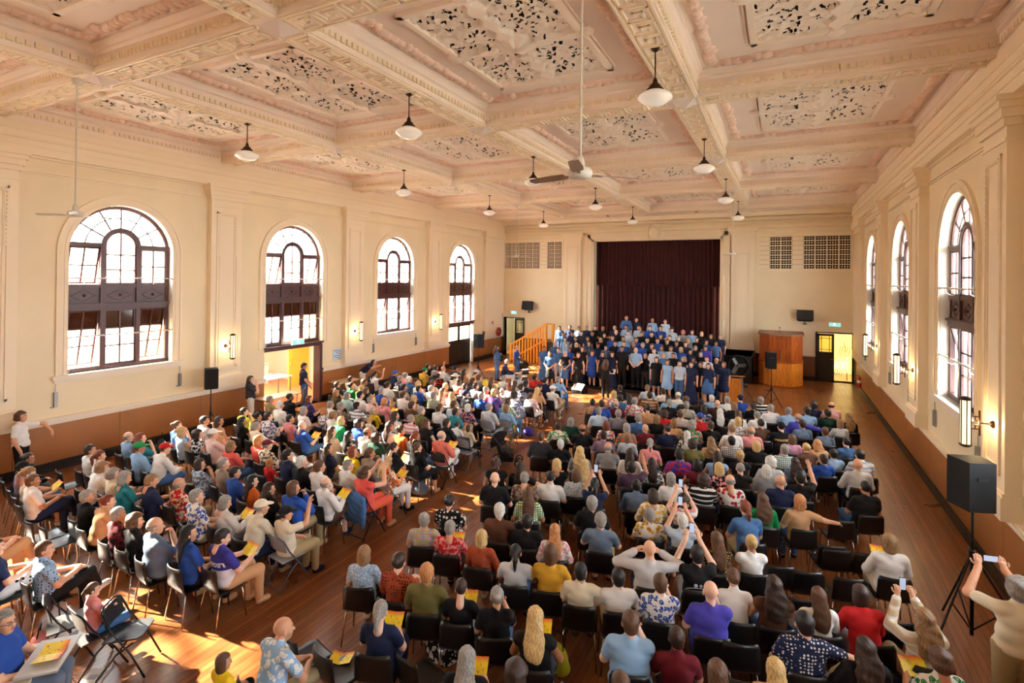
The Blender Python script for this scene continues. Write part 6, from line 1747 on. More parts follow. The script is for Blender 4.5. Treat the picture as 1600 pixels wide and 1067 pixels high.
def face_for(fig):
    if 'face' in fig.c: return fig.c['face']
    m = MB()
    for s in (-1, 1):
        m.sphere((s * .031, .0795, .006), .0125, 8, 6, (1.15, .7, .75), 0); m.sphere((s * .031, .0872, .006), .0062, 6, 5, (1, .5, 1), 1)
        m.bar((s * .014, .089, .027), (s * .046, .078, .029), .007, .006, 1)
    m.sphere((0, .0885, -.057), .021, 10, 6, (1, .28, .36), 2)
    m.v = [tuple(fig.HR @ np.array(p) + fig.hc) for p in m.v]
    fig.c['face'] = m.mesh('face', [mat('eye_white', srgb(225, 220, 212), .3), mat('eye_dark', srgb(38, 26, 20), .4), mat('lip', srgb(176, 96, 84), .5)], True)
    return fig.c['face']

# ---- materials
SKIN = [mat('skin%d' % i, srgb(*c), .5, var=.06, vscale=9) for i, c in enumerate(((226, 172, 140), (214, 158, 124), (236, 188, 160), (186, 126, 90), (128, 80, 56)))]
HAIRC = {'k': (30, 24, 22), 'd': (58, 38, 28), 'b': (96, 64, 42), 'l': (148, 112, 74), 'r': (128, 58, 32), 'y': (208, 172, 112), 'g': (152, 146, 140), 'w': (226, 222, 214), 'o': (196, 132, 80), 'p': (224, 110, 126), 'Y': (246, 204, 30), 'x': (120, 100, 90)}
def hair_mat(c):
    n = 'hair_' + c
    if n in MATS: return MATS[n]
    m = mat(n, srgb(*HAIRC[c]), .55)
    nt = m.node_tree; b = nt.nodes['Principled BSDF']
    tc = nt.nodes.new('ShaderNodeTexCoord'); mp = nt.nodes.new('ShaderNodeMapping'); mp.inputs['Scale'].default_value = (90, 90, 9)
    n1 = nt.nodes.new('ShaderNodeTexNoise'); n1.inputs['Scale'].default_value = 1.0; n1.inputs['Detail'].default_value = 3
    r = nt.nodes.new('ShaderNodeValToRGB'); col = srgb(*HAIRC[c])
    r.color_ramp.elements[0].position = .3; r.color_ramp.elements[1].position = .72
    r.color_ramp.elements[0].color = (*[q * .5 for q in col[:3]], 1); r.color_ramp.elements[1].color = (*[min(1, q * 1.35) for q in col[:3]], 1)
    bp = nt.nodes.new('ShaderNodeBump'); bp.inputs['Strength'].default_value = .5; bp.inputs['Distance'].default_value = .006
    nt.links.new(tc.outputs['Object'], mp.inputs[0]); nt.links.new(mp.outputs[0], n1.inputs[0]); nt.links.new(n1.outputs['Fac'], r.inputs[0])
    nt.links.new(r.outputs[0], b.inputs['Base Color']); nt.links.new(n1.outputs['Fac'], bp.inputs['Height']); nt.links.new(bp.outputs[0], b.inputs['Normal'])
    return m
CC = {'white': (236, 234, 230), 'black': (26, 25, 27), 'navy': (34, 42, 74), 'blue': (44, 82, 168), 'lightblue': (150, 186, 222), 'paleblue': (196, 212, 228), 'denim': (74, 112, 162), 'slate': (104, 120, 142),
      'teal': (40, 132, 144), 'mint': (186, 214, 204), 'green': (30, 140, 76), 'darkgreen': (28, 62, 48), 'olive': (112, 104, 58), 'sage': (160, 164, 144), 'lime': (190, 196, 60), 'yellow': (240, 206, 36), 'mustard': (216, 164, 52),
      'orange': (228, 110, 46), 'coral': (234, 92, 84), 'salmon': (222, 120, 104), 'red': (200, 36, 40), 'maroon': (110, 30, 42), 'rust': (168, 74, 46), 'brown': (94, 62, 46), 'tan': (206, 160, 118), 'beige': (218, 200, 170),
      'cream': (234, 222, 196), 'khaki': (178, 160, 122), 'taupe': (160, 140, 124), 'pink': (232, 150, 152), 'palepink': (236, 208, 202), 'lilac': (196, 156, 196), 'mauve': (140, 112, 132), 'plum': (78, 56, 76), 'purple': (88, 66, 130),
      'violet': (78, 72, 178), 'grey': (138, 138, 140), 'palegrey': (204, 204, 206), 'charcoal': (56, 56, 62), 'multi': (216, 120, 150)}
def cloth(tok):
    n = 'cloth_' + tok.replace(':', '_')
    if n in MATS: return MATS[n]
    if ':' in tok:
        c1, p = tok.split(':'); pk, c2 = p.split('-')
    else: c1, pk, c2 = tok, None, None
    m = mat(n, srgb(*CC[c1]), .82, bump=.12, bscale=220, spec=.25)
    if pk:
        nt = m.node_tree; b = nt.nodes['Principled BSDF']
        tc = [q for q in nt.nodes if q.type == 'TEX_COORD'][0]
        r = nt.nodes.new('ShaderNodeValToRGB'); r.color_ramp.interpolation = 'CONSTANT'
        A, B = srgb(*CC[c1]), srgb(*CC[c2]); E = r.color_ramp.elements
        if pk in ('dot', 'speckle'):
            t = nt.nodes.new('ShaderNodeTexVoronoi'); t.inputs['Scale'].default_value = (14 if {c1, c2} == {'white', 'black'} else 30) if pk == 'dot' else 46; t.inputs['Randomness'].default_value = .35 if pk == 'dot' else 1
            nt.links.new(tc.outputs['Object'], t.inputs['Vector']); nt.links.new(t.outputs['Distance'], r.inputs[0])
            E[0].color = B; E[1].color = A; E[1].position = .30 if pk == 'dot' else .38
        elif pk in ('floral', 'shapes'):
            t = nt.nodes.new('ShaderNodeTexVoronoi'); t.inputs['Scale'].default_value = 17 if pk == 'floral' else 14
            nn = nt.nodes.new('ShaderNodeTexNoise'); nn.inputs['Scale'].default_value = 22; nn.inputs['Detail'].default_value = 2
            ad = nt.nodes.new('ShaderNodeMixRGB'); ad.inputs[0].default_value = .06 if pk == 'floral' else .02
            nt.links.new(tc.outputs['Object'], nn.inputs['Vector']); nt.links.new(tc.outputs['Object'], ad.inputs[1]); nt.links.new(nn.outputs['Color'], ad.inputs[2]); nt.links.new(ad.outputs[0], t.inputs['Vector'])
            nt.links.new(t.outputs['Distance'], r.inputs[0])
            mid = srgb(*CC[{'floral': 'slate', 'shapes': 'navy'}[pk]])
            E[0].color = B; E[1].color = A; E[1].position = .46
            q = E.new(.16); q.color = mid if pk == 'shapes' else tuple((x + y) / 2 for x, y in zip(A, B)); q = E.new(.24); q.color = B
        elif pk == 'stripe':
            t = nt.nodes.new('ShaderNodeTexWave'); t.bands_direction = 'Z'; t.inputs['Scale'].default_value = 3.6
            nt.links.new(tc.outputs['Object'], t.inputs['Vector']); nt.links.new(t.outputs['Fac'], r.inputs[0])
            E[0].color = A; E[1].color = B; E[1].position = .74
        elif pk == 'check':
            t = nt.nodes.new('ShaderNodeTexWave'); t.bands_direction = 'Z'; t.inputs['Scale'].default_value = 8
            t2 = nt.nodes.new('ShaderNodeTexWave'); t2.bands_direction = 'X'; t2.inputs['Scale'].default_value = 8
            ad = nt.nodes.new('ShaderNodeMath'); ad.operation = 'MAXIMUM'
            for q in (t, t2): nt.links.new(tc.outputs['Object'], q.inputs['Vector'])
            nt.links.new(t.outputs['Fac'], ad.inputs[0]); nt.links.new(t2.outputs['Fac'], ad.inputs[1]); nt.links.new(ad.outputs[0], r.inputs[0])
            E[0].color = A; E[1].color = B; E[1].position = .80
        nt.links.new(r.outputs[0], b.inputs['Base Color'])
    return m
def setm(o, *ms):
    for i, m in enumerate(ms):
        o.material_slots[i].link = 'OBJECT'; o.material_slots[i].material = m

def put_person(fig, loc, yaw, sc, hair, top, bot, label, group, name='person', cat='person', skin=None, glasses=False, shoe='black', xs=1.0, r=rng):
    o = obj(name, fig.body(), None, loc, yaw, label, cat, group, scale=(sc * xs, sc * (1 + (xs - 1) * .6), sc))
    setm(o, SKIN[skin if skin is not None else r.choice((0, 0, 1, 1, 2, 2, 3))])
    hc, st = hair[0], hair[1:]
    if st.startswith('cap') or st.startswith('hat'):
        kind, col = st.split(':')
        setm(obj('hair', hair_for('buzz', fig), o), hair_mat(hc)); setm(obj(kind, hair_for(kind, fig), o), cloth(col))
    elif not (hc == 'x'):
        setm(obj('hair', hair_for(st, fig), o), hair_mat(hc))
    obj('face', face_for(fig), o)['kind'] = 'stuff'
    tk, sl = top.rsplit('.', 1)
    setm(obj('top', fig.top(sl), o), cloth(tk))
    stl = 'tr'
    bt = bot
    if ':' in bot:
        a = bot.split(':')
        if a[-1] in ('sk', 'sh', 'dr', 'ld'): stl = a[-1]; bt = ':'.join(a[:-1])
    setm(obj({'tr': 'trousers', 'sh': 'shorts', 'sk': 'skirt', 'dr': 'skirt', 'ld': 'skirt'}[stl], fig.bottom(stl), o), cloth(bt))
    for i in (0, 1): setm(obj('shoe', fig.shoe(i), o), cloth(shoe))
    if glasses:
        m = MB()
        for q in (-1, 1):
            m.tube([(q * .031 + .019 * math.cos(t), .094, .006 + .016 * math.sin(t)) for t in [2 * math.pi * i / 10 for i in range(10)]], .0025, 4, closed=True); m.tube([(q * .05, .09, .01), (q * .078, .0, .008)], .0025, 4)
        m.tube([(-.012, .094, .008), (.012, .094, .008)], .0025, 4)
        m.v = [tuple(fig.HR @ np.array(p) + fig.hc) for p in m.v]
        obj('glasses', (m, BLACKM), o)
    return o

# ---- seated poses
LEGN = [((.09, .02, .525), (.115, .43, .525), (.105, .45, .09), (.11, .58, .045)), ((-.09, .02, .525), (-.115, .43, .525), (-.105, .42, .09), (-.115, .55, .045))]
LEGX = [((.09, .02, .53), (.05, .45, .66), (-.10, .60, .36), (-.13, .73, .33)), ((-.09, .02, .525), (-.10, .43, .525), (-.08, .44, .09), (-.09, .57, .045))]
def A2(e, w, d=None): return [((e[0], e[1], e[2]), (w[0], w[1], w[2])) + ((d,) if d else ()), ((-e[0], e[1], e[2]), (-w[0], w[1], w[2])) + (((-d[0], d[1], d[2]),) if d else ())]
lapL = ((-.25, .03, .71), (-.11, .27, .635))
POSE = {
    'lap': dict(arms=A2((.25, .03, .71), (.10, .26, .64), (-.5, .8, -.1))),
    'cross': dict(arms=[((.25, .08, .74), (-.07, .20, .78)), ((-.25, .08, .75), (.07, .19, .83))]),
    'prog': dict(arms=A2((.25, .06, .72), (.11, .31, .74), (-.3, .8, .3)), hpitch=-.25, hands=(1.2, 1.2)),
    'phone': dict(arms=A2((.23, .20, .92), (.085, .34, 1.17), (-.2, .3, .9)), hands=(1.1, 1.1)),
    'legx': dict(arms=[((.25, .05, .72), (.05, .30, .74)), ((-.25, .05, .72), (-.03, .30, .76))], legs=LEGX),
    'lean': dict(lean=.26, arms=A2((.24, .22, .68), (.06, .42, .64), (-.3, .8, -.1))),
    'chin': dict(arms=[((.19, .18, .72), (.075, .15, .98), (-.3, -.2, .8)), lapL], hands=(1.4, .6)),
    'armout': dict(arms=[((.40, -.04, .86), (.62, .05, .80)), lapL]),
    'up1': dict(arms=[((.28, .14, 1.0), (.22, .24, 1.27)), lapL]),
    'up2': dict(arms=A2((.40, .04, .92), (.16, .16, 1.02), (-.7, .2, .4))),
}
FIGS = {}
def seated(pose, blk, wide=1.0):
    k = (pose, blk, wide)
    if k not in FIGS:
        d = dict(POSE[pose]); d.setdefault('legs', LEGN)
        hy = -.42 if blk == 'L' else .10
        fg = Fig(hyaw=hy, wide=wide, **d)
        base = FIGS.get((pose, 'R' if blk == 'L' else 'L', wide))
        if base: fg.c.update({q: w for q, w in base.c.items() if q[0] in 'to' or q[:2] == 'sh'})
        FIGS[k] = fg
    return FIGS[k]
LEGS_ST = [((.09, 0, .93), (.10, .02, .50), (.105, -.01, .09), (.12, .13, .045)), ((-.09, 0, .93), (-.10, .02, .50), (-.105, -.01, .09), (-.12, .13, .045))]
def standing(arms, h=.024, **kw):
    return Fig(dz=.41, lean=kw.pop('lean', 0.0), arms=arms, legs=kw.pop('legs', LEGS_ST), h=h, **kw)
# ================================================================ chairs
SHELL = mat('brown_black_shell', srgb(27, 23, 22), .34)
def shell_mesh():
    prof = [(.235, .425), (.20, .448), (.10, .447), (0, .440), (-.12, .436), (-.18, .445), (-.215, .49), (-.235, .56), (-.255, .66), (-.272, .76), (-.280, .815)]
    n = 9; m = MB(); top, botm = [], []
    for i, (y, z) in enumerate(prof):
        back = max(0, (i - 5) / 5.0)
        hw = .215 if i < 6 else .225 - .02 * back
        if i == 0: hw = .19
        if i == len(prof) - 1: hw = .185
        for j in range(n):
            u = -1 + 2 * j / (n - 1)
            dish = .018 * u * u if i < 6 else 0
            bend = .05 * u * u * back
            top.append((u * hw, y + bend, z + dish))
    P = np.array(top).reshape(len(prof), n, 3)
    N = np.zeros_like(P)
    for i in range(len(prof)):
        for j in range(n):
            a = P[min(i + 1, len(prof) - 1), j] - P[max(i - 1, 0), j]; b = P[i, min(j + 1, n - 1)] - P[i, max(j - 1, 0)]
            q = np.cross(a, b); N[i, j] = q / np.linalg.norm(q)
    Q = P + N * .011
    R = len(prof)
    m.v = [tuple(p) for p in P.reshape(-1, 3)] + [tuple(p) for p in Q.reshape(-1, 3)]
    o = R * n
    for i in range(R - 1):
        for j in range(n - 1):
            a = i * n + j
            m.f.append((a, a + 1, a + n + 1, a + n)); m.f.append((o + a, o + a + n, o + a + n + 1, o + a + 1))
    rim = [j for j in range(n)] + [i * n + n - 1 for i in range(1, R)] + [(R - 1) * n + j for j in range(n - 2, -1, -1)] + [i * n for i in range(R - 2, 0, -1)]
    for a, b in zip(rim, rim[1:] + rim[:1]): m.f.append((a, o + a, o + b, b))
    m.mi = [0] * len(m.f)
    return m.mesh('chair', [SHELL], True)
CHS = shell_mesh()
CHL = [MB().tube([(sx * .16, sy * .13, .432), (sx * .19, sy * .16 - .01, .425), (sx * .225, sy * .215 - .02, .012)], .0105, 7).mesh('leg', [CHROME], True) for sx in (-1, 1) for sy in (-1, 1)]
CHB = MB().tube([(-.19, .155, .425), (-.19, -.17, .425)], .0105, 6).tube([(.19, .155, .425), (.19, -.17, .425)], .0105, 6).mesh('seat_frame', [CHROME], True)
def chair(x, y, yaw, label, group='shell chairs in the audience rows'):
    o = obj('chair', CHS, None, (x, y, 0), yaw, label, 'chair', group)
    for l in CHL: obj('leg', l, o)
    return o
FGREY = mat('folding_grey', srgb(160, 160, 164), .4); FBLK = mat('folding_black', srgb(36, 36, 40), .45); FSTEEL = mat('folding_steel', srgb(98, 106, 124), .35, .5)
FMESH = {}
def folding(x, y, yaw, label, grey=True):
    k = grey
    if k not in FMESH:
        mt, fr = (FGREY, FSTEEL) if grey else (FBLK, BLACKM)
        fm = []
        for s in (-1, 1):
            fm.append(MB().tube([(s * .22, .27, .012), (s * .22, .12, .30), (s * .215, -.10, .60), (s * .21, -.20, .80)], .012, 7).mesh('front_leg', [fr], True))
            fm.append(MB().tube([(s * .195, -.26, .012), (s * .195, -.05, .30), (s * .195, .13, .43)], .012, 7).mesh('rear_leg', [fr], True))
        st = MB(); pts = [(-.20, -.20), (.20, -.20), (.205, .17), (.15, .215), (-.15, .215), (-.205, .17)]
        st.prism(pts, lambda u, v, t: (u, v, .445 + .02 * (v > 0) + t), 0, .02)
        bk = MB(); A, B = [], []
        for i in range(9):
            u = -1 + i / 4; b = .035 * (1 - u * u)
            A.append((u * .205, -.155 - b, .60)); B.append((u * .20, -.20 - b, .81))
        bk.strip(A, B); bk.strip([(p[0], p[1] + .012, p[2]) for p in A], [(p[0], p[1] + .012, p[2]) for p in B]); bk.strip(B, [(p[0], p[1] + .012, p[2]) for p in B]); bk.strip(A, [(p[0], p[1] + .012, p[2]) for p in A])
        br = MB().tube([(-.195, -.24, .05), (.195, -.24, .05)], .009, 6).mesh('stretcher', [fr]); br2 = MB().tube([(-.21, -.20, .80), (-.12, -.235, .835), (.12, -.235, .835), (.21, -.20, .80)], .012, 7).mesh('top_rail', [fr], True)
        FMESH[k] = (st.mesh('folding_chair', [mt]), fm, bk.mesh('backrest', [mt], True), br, br2)
    a, fm, bk, br, br2 = FMESH[k]
    o = obj('folding_chair', a, None, (x, y, 0), yaw, label, 'chair', 'folding chairs')
    for q in fm: obj(q.name.split('.')[0], q, o)
    obj('backrest', bk, o); obj('stretcher', br, o); obj('top_rail', br2, o)
    return o

# ================================================================ programmes and phones
def prog_mat():
    m = mat('programme_print', srgb(246, 208, 40), .5)
    nt = m.node_tree; b = nt.nodes['Principled BSDF']
    tc = nt.nodes.new('ShaderNodeTexCoord'); sx = nt.nodes.new('ShaderNodeSeparateXYZ'); nt.links.new(tc.outputs['Generated'], sx.inputs[0])
    r = nt.nodes.new('ShaderNodeValToRGB'); E = r.color_ramp.elements
    E[0].color = srgb(250, 216, 40); E[0].position = .68; E[1].color = srgb(240, 92, 44); E[1].position = 1.0
    nt.links.new(sx.outputs[1], r.inputs[0])
    n = nt.nodes.new('ShaderNodeTexNoise'); n.inputs['Scale'].default_value = 9; nt.links.new(tc.outputs['Generated'], n.inputs['Vector'])
    r2 = nt.nodes.new('ShaderNodeValToRGB'); r2.color_ramp.interpolation = 'CONSTANT'; r2.color_ramp.elements[0].color = (1, 1, 1, 1); r2.color_ramp.elements[1].color = (.04, .03, .03, 1); r2.color_ramp.elements[1].position = .66
    nt.links.new(n.outputs['Fac'], r2.inputs[0])
    mx = nt.nodes.new('ShaderNodeMixRGB'); mx.blend_type = 'MULTIPLY'; mx.inputs[0].default_value = 1
    nt.links.new(r.outputs[0], mx.inputs[1]); nt.links.new(r2.outputs[0], mx.inputs[2]); nt.links.new(mx.outputs[0], b.inputs['Base Color'])
    return m
PROGM = prog_mat()
m = MB()
for s in (-1, 1):
    v = [(0, -.095, 0), (s * .125, -.095, .03), (s * .125, .095, .03), (0, .095, 0)]
    m.add(v + [(a, b, c + .003) for a, b, c in v], [(0, 1, 2, 3), (4, 5, 6, 7), (0, 1, 5, 4), (1, 2, 6, 5), (2, 3, 7, 6), (3, 0, 4, 7)])
PROGME = m.mesh('programme', [PROGM])
PHONEB = MB().box(-.036, .036, -.004, .004, -.075, .075).mesh('phone', [PLBLACK])
PHONES = MB().box(-.032, .032, -.0055, -.004, -.068, .068).mesh('screen', [mat('phone_screen', srgb(170, 190, 220), .3, emit=(.6, .7, .9), estr=.25)])
def local_pt(o, p): return o.matrix_basis @ Vector(p)
def hold_programme(o, who, pos=(0, .40, .80), tilt=.7):
    p = obj('programme', PROGME, None, o.matrix_basis @ Vector(pos), 0, None, 'programme', 'yellow programmes held in the audience')
    p.rotation_euler = (tilt, 0, o.rotation_euler[2]); p['label'] = who
    return p
def hold_phone(o, who, pos=(0, .40, 1.29)):
    p = obj('phone', PHONEB, None, o.matrix_basis @ Vector(pos), 0, who, 'phone', 'phones raised to film')
    p.rotation_euler = (0, 0, o.rotation_euler[2]); obj('screen', PHONES, p)
    return p

# ================================================================ the audience
rows = [l for l in AUD.strip().split('\n')]
jersey_o = wanted_o = surf_o = None
dist = lambda x, y: math.hypot(x, y)
order = sorted(rows, key=lambda l: dist(*[float(q) for q in l.split()[:2]]))
rank = {l: i for i, l in enumerate(order)}
NCH = 268
farbuf = MB()
for l in rows:
    a, label = l.split('|'); f = a.split()
    x, y, yaw, sc = [float(q) for q in f[:4]]; blk, hair, top, bot, pose, fl = f[4:10]
    fl = fl.split('+')
    rr = random.Random(int(x * 1000) ^ int(y * 777))
    big = 'big' in fl
    fg = seated(pose, blk, 1.14 if big else 1.0)
    fem = any(q in hair for q in ('bob', 'long', 'wavy', 'bun', 'tail'))
    xs = rr.uniform(.90, .98) if fem else rr.uniform(.98, 1.06)
    if 'child' in fl: sc, xs = .74, .9
    # table holds the head position: step back to the hips
    hx, hy, hz = fg.hc * sc
    wx, wy = x - (math.cos(yaw) * hx - math.sin(yaw) * hy), y - (math.sin(yaw) * hx + math.cos(yaw) * hy)
    z0 = .14 if 'child' in fl else 0
    dark = 'kbuzz' in hair and 'black.V' in top
    o = put_person(fg, (wx, wy, z0), yaw, sc, hair, top, bot, label, 'seated audience', skin=4 if dark else None, glasses='glasses' in fl, xs=xs, shoe=rr.choice(('black', 'brown', 'white', 'navy', 'tan')), r=rr)
    if 'jersey' in fl: jersey_o = o
    if 'print=WANTED' in fl: wanted_o = o
    if 'print=surf' in fl: surf_o = o
    cl = 'chair under ' + label
    if 'chairg' in fl or 'chairf' in fl:
        if top == 'coral.V': jacket_at = (wx, wy, yaw)
        folding(wx, wy, yaw, 'folding ' + cl, 'chairg' in fl)
    elif rank[l] < NCH:
        chair(wx, wy, yaw, cl)
    else:
        c, s = math.cos(yaw), math.sin(yaw)
        farbuf.add([(wx + c * p[0] - s * p[1], wy + s * p[0] + c * p[1], p[2]) for p in [v.co for v in CHS.vertices]], [tuple(q.vertices) for q in CHS.polygons])
        for L in CHL: farbuf.add([(wx + c * p[0] - s * p[1], wy + s * p[0] + c * p[1], p[2]) for p in [v.co for v in L.vertices]], [tuple(q.vertices) for q in L.polygons], 1)
    lw = label.split()
    if pose == 'prog' or 'prog' in fl:
        w = 'programme of ' + label if len(lw) > 12 else 'yellow programme of ' + label
        hold_programme(o, w, (0, .39, .79) if pose == 'prog' else (.02, .36, .83))
    if pose == 'phone':
        hold_phone(o, 'phone of ' + label if len(lw) > 12 else 'phone raised by ' + label)
o = obj('chair_rows', farbuf.mesh('chair_rows', [SHELL, CHROME], True, False), label='black shell chairs under the farthest audience rows', cat='chair', kind='stuff')
# empty chairs
EMPTY = [(1212, 872, .80, 'R'), (1254, 880, .8, 'R'), (1317, 890, .8, 'R'), (1299, 848, .8, 'R'), (1246, 920, .8, 'R'), (1307, 936, .8, 'R'), (1385, 954, .8, 'R'), (1347, 853, .8, 'R'), (1307, 805, .8, 'R'), (1292, 842, .8, 'R'), (1164, 1040, .8, 'R'), (908, 1044, .8, 'R'),
         (114, 732, .8, 'L'), (73, 806, .8, 'L'), (95, 814, .8, 'L'), (16, 890, .8, 'L'), (481, 980, .8, 'A'), (534, 1004, .8, 'A'), (660, 1010, .8, 'A'), (1150, 985, .8, 'R')]
def unproject(px, py, z):
    d = F2 + R3 * ((px - 800) / F_PX) - U3 * ((py - 533.5 - SHIFT_PX) / F_PX)
    k = (z - CAM_Z) / d.z
    return d.x * k, d.y * k
names = ['empty dark shell chair in the first row with free seats behind the tan top', 'empty dark shell chair second along behind the tan top', 'empty dark shell chair in front of red long-sleeved top', 'empty dark shell chair right behind the black top and denim knees',
         'empty dark shell chair before long brown hair and white top', 'empty dark shell chair between white and red long-sleeved tops', 'empty dark shell chair at row end beside red long-sleeved top', 'empty dark shell chair next to crossed-leg person in white',
         'empty dark shell chair beside cropped black hair and black top', 'empty dark shell chair touched by the outstretched arm of tan top', 'empty dark shell chair beside the maroon top at the bottom edge', 'empty dark shell chair beside the yellow bag at the bottom edge',
         'empty dark shell chair before the brown ponytail near the dado', 'empty sunlit shell chair beside short grey hair and black top', 'empty sunlit shell chair behind tied-up auburn hair and tan top', 'empty grey-brown shell chair at the picture edge beside printed blue shirt',
         'empty dark shell chair in the aisle before the bald man', 'empty dark shell chair with a programme beside the navy top', 'empty dark shell chair carrying the floral bag', 'empty dark shell chair behind the violet top']
for (px, py, z, blk), nm in zip(EMPTY, names):
    x, y = unproject(px, py, z)
    chair(x, y, {'L': -.12, 'R': .28, 'A': -.25}[blk], nm, 'empty shell chairs')
for px, py, z, yaw, nm, g in ((202, 968, .60, -.9, 'empty black folding chair turned in the sunlight', False), (106, 952, .62, -.4, 'empty black folding chair beside printed blue shirt', False), (471, 712, .7, -.3, 'empty grey folding chair between the pink and navy tops', True), (730, 690, .7, -.2, 'empty grey folding chair beside the pushchair', True)):
    x, y = unproject(px, py, z)
    folding(x, y, yaw, nm, g)
x, y = unproject(534, 1030, .46)
p = obj('programme', PROGME, None, (x, y, .465), .4, 'yellow programme lying on an empty shell chair', 'programme', 'yellow programmes held in the audience')
x, y = unproject(145, 1058, 0.0)
obj('paper_sheet', (MB().box(-.11, .11, -.15, .15, 0, .002).box(-.05, .05, -.04, .04, .002, .003, 1).mesh('paper_sheet', [WHITEP, mat('print_grey', srgb(180, 190, 205), .6)])), None, (x, y, 0), .5, 'white printed sheet lying on the sunlit floor', 'paper')

# ================================================================ the choir
SING = [standing(A2((.245, -.03, 1.10), (.245, .05, .86), (0, .2, -1)), hpitch=.02), standing(A2((.25, .0, 1.11), (.06, .20, .96), (-.6, .6, -.2)), hpitch=.05), standing(A2((.24, -.04, 1.10), (.26, .02, .85), (0, .1, -1)), hyaw=.2)]
RISE = [(.14, 22.72), (.28, 23.47), (.45, 24.22), (.62, 24.97), (.85, 25.72)]
RX = []
for z, y0 in RISE:
    q = [float(l.split()[0]) for l in CHOIR.strip().split('\n') if abs(float(l.split()[2]) - z) < .01]; RX.append((min(q) - .35, max(q) + .35))
for i, (z, y0) in enumerate(RISE):
    rx0, rx1 = RX[i]
    obj('choir_riser', (MB().box(rx0, rx1, y0, y0 + .75, 0, z - .004).box(rx0 - .02, rx1 + .02, y0 - .02, y0 + .75, z - .03, z - .004), mat('riser_black', srgb(38, 32, 30), .6)), label='dark stepped choir riser, %s step up from the floor' % ORD[i], cat='riser', group='choir risers')
for i, l in enumerate(CHOIR.strip().split('\n')):
    a, label = l.split('|'); f = a.split()
    x, y, fl, yaw, sc = [float(q) for q in f[:5]]
    rr = random.Random(i)
    fg = SING[rr.choice((0, 0, 1, 2))]
    hair = f[5]; fem = any(q in hair for q in ('bob', 'long', 'wavy', 'bun', 'tail'))
    put_person(fg, (x, y, fl), yaw, sc, hair, f[6], f[7], label, 'choir', name='singing_person', cat='singer', xs=rr.uniform(.92, 1.0) if fem else rr.uniform(1.0, 1.06), r=rr, skin=3 if 'dbun denim.V' in a else None)
# conductor
cf = standing([((.26, .08, 1.15), (.16, .30, 1.12)), ((-.25, .04, 1.12), (-.22, .26, 1.05))], h=.022)
o = put_person(cf, (-6.35, 21.0, 0), .05, .985, 'bwavy', 'black.L', 'black', 'conductor in black suit with long wavy hair facing the choir', None, skin=0, xs=.95)
p = obj('sheet_music', (MB().box(-.12, .12, -.16, .16, 0, .004), WHITEP), None, o.matrix_basis @ Vector((.2, .40, 1.10)), .2, 'white sheet music held by the conductor', 'paper')
p.rotation_euler = (.5, 0, .1)
# guitarists and drummer
gf = standing([((.27, .02, 1.12), (.10, .22, 1.0)), ((-.30, .10, 1.12), (-.42, .30, 1.18))], h=.022, hyaw=-.1, hpitch=-.15)
def guitar(o, label, col):
    g = bpy.data.objects.new('guitar', None); COL.objects.link(g)
    g.matrix_basis = o.matrix_basis @ Matrix.Translation((.05, .20, 1.0)) @ Matrix.Rotation(math.radians(-24), 4, 'Y')
    g['label'] = label; g['category'] = 'guitar'
    body = Field().ell((.14, 0, 0), (.17, .025, .16)).ell((-.06, 0, 0), (.13, .025, .125)).mesh(.016, .05)
    b = to_mesh('body', body, col); obj('body', b, g)
    obj('neck', (MB().box(-.72, -.12, -.035, -.008, -.022, .022), DKWOOD), g); obj('headstock', (MB().box(-.88, -.72, -.035, -.015, -.035, .035), BLACKM), g)
    obj('pickups', (MB().box(-.02, .02, .022, .034, -.045, .045).box(.08, .12, .022, .034, -.045, .045).box(.2, .23, .022, .034, -.05, .05), CHROME), g)
    return g
x, y = unproject(776, 594, 0)
o = put_person(gf, (x, y, 0), -.75, 1.0, 'blong', 'denim.L', 'denim', 'guitarist with long hair in denim standing at the tripod speaker', None, xs=1.0)
guitar(o, 'dark electric guitar played by the long-haired guitarist', mat('guitar_dark', srgb(60, 40, 34), .25))
x2, y2 = x + .75, y + .65
o = put_person(gf, (x2, y2, 0), -.75, .98, 'gbald', 'blue.T', 'denim', 'balding guitarist in blue top behind the drummer', None)
guitar(o, 'pale bass guitar played by the balding guitarist', mat('guitar_pale', srgb(206, 168, 110), .25))
dx, dy = unproject(787, 566, 1.2)
df = seated('lean', 'L')
o = put_person(df, (dx, dy, .08), -1.0, 1.0, 'gshort', 'navy.L', 'paleblue', 'drummer in navy jacket seated at the drum kit', None)
st = obj('drum_stool', (MB().lathe([(.17, .44), (.18, .47), (.17, .50), (.02, .505)], 18), PLBLACK, True), loc=(dx, dy, 0), label='black drum stool under the drummer', cat='stool')
for i in range(3):
    a = 2.1 * i; obj('leg', (MB().tube([(0, 0, .44), (.22 * math.cos(a), .22 * math.sin(a), .012)], .014, 6), CHROME), st)
kx, ky = dx + .75, dy + .30
def drum(x, y, z, r, h, label, nm='drum'):
    d_ = obj(nm, (MB().lathe([(r, 0), (r, h)], 22), mat('drum_shell', srgb(64, 36, 40), .3), True), loc=(x, y, z), label=label, cat='drum', group='drum kit')
    for zz in (0, h): obj('hoop', (MB().tube([(r * 1.02 * math.cos(t), r * 1.02 * math.sin(t), zz) for t in [2 * math.pi * i / 22 for i in range(22)]], .012, 5, closed=True), CHROME, True), d_)
    obj('drum_head', (MB().lathe([(r * .98, h + .002), (r * .5, h + .004)], 22), WHITEP, True), d_)
    for i in range(3):
        a = i * 2.09; obj('leg', (MB().tube([(r * .8 * math.cos(a), r * .8 * math.sin(a), .02), (r * 1.1 * math.cos(a), r * 1.1 * math.sin(a), -z + .01)], .010, 5), CHROME), d_)
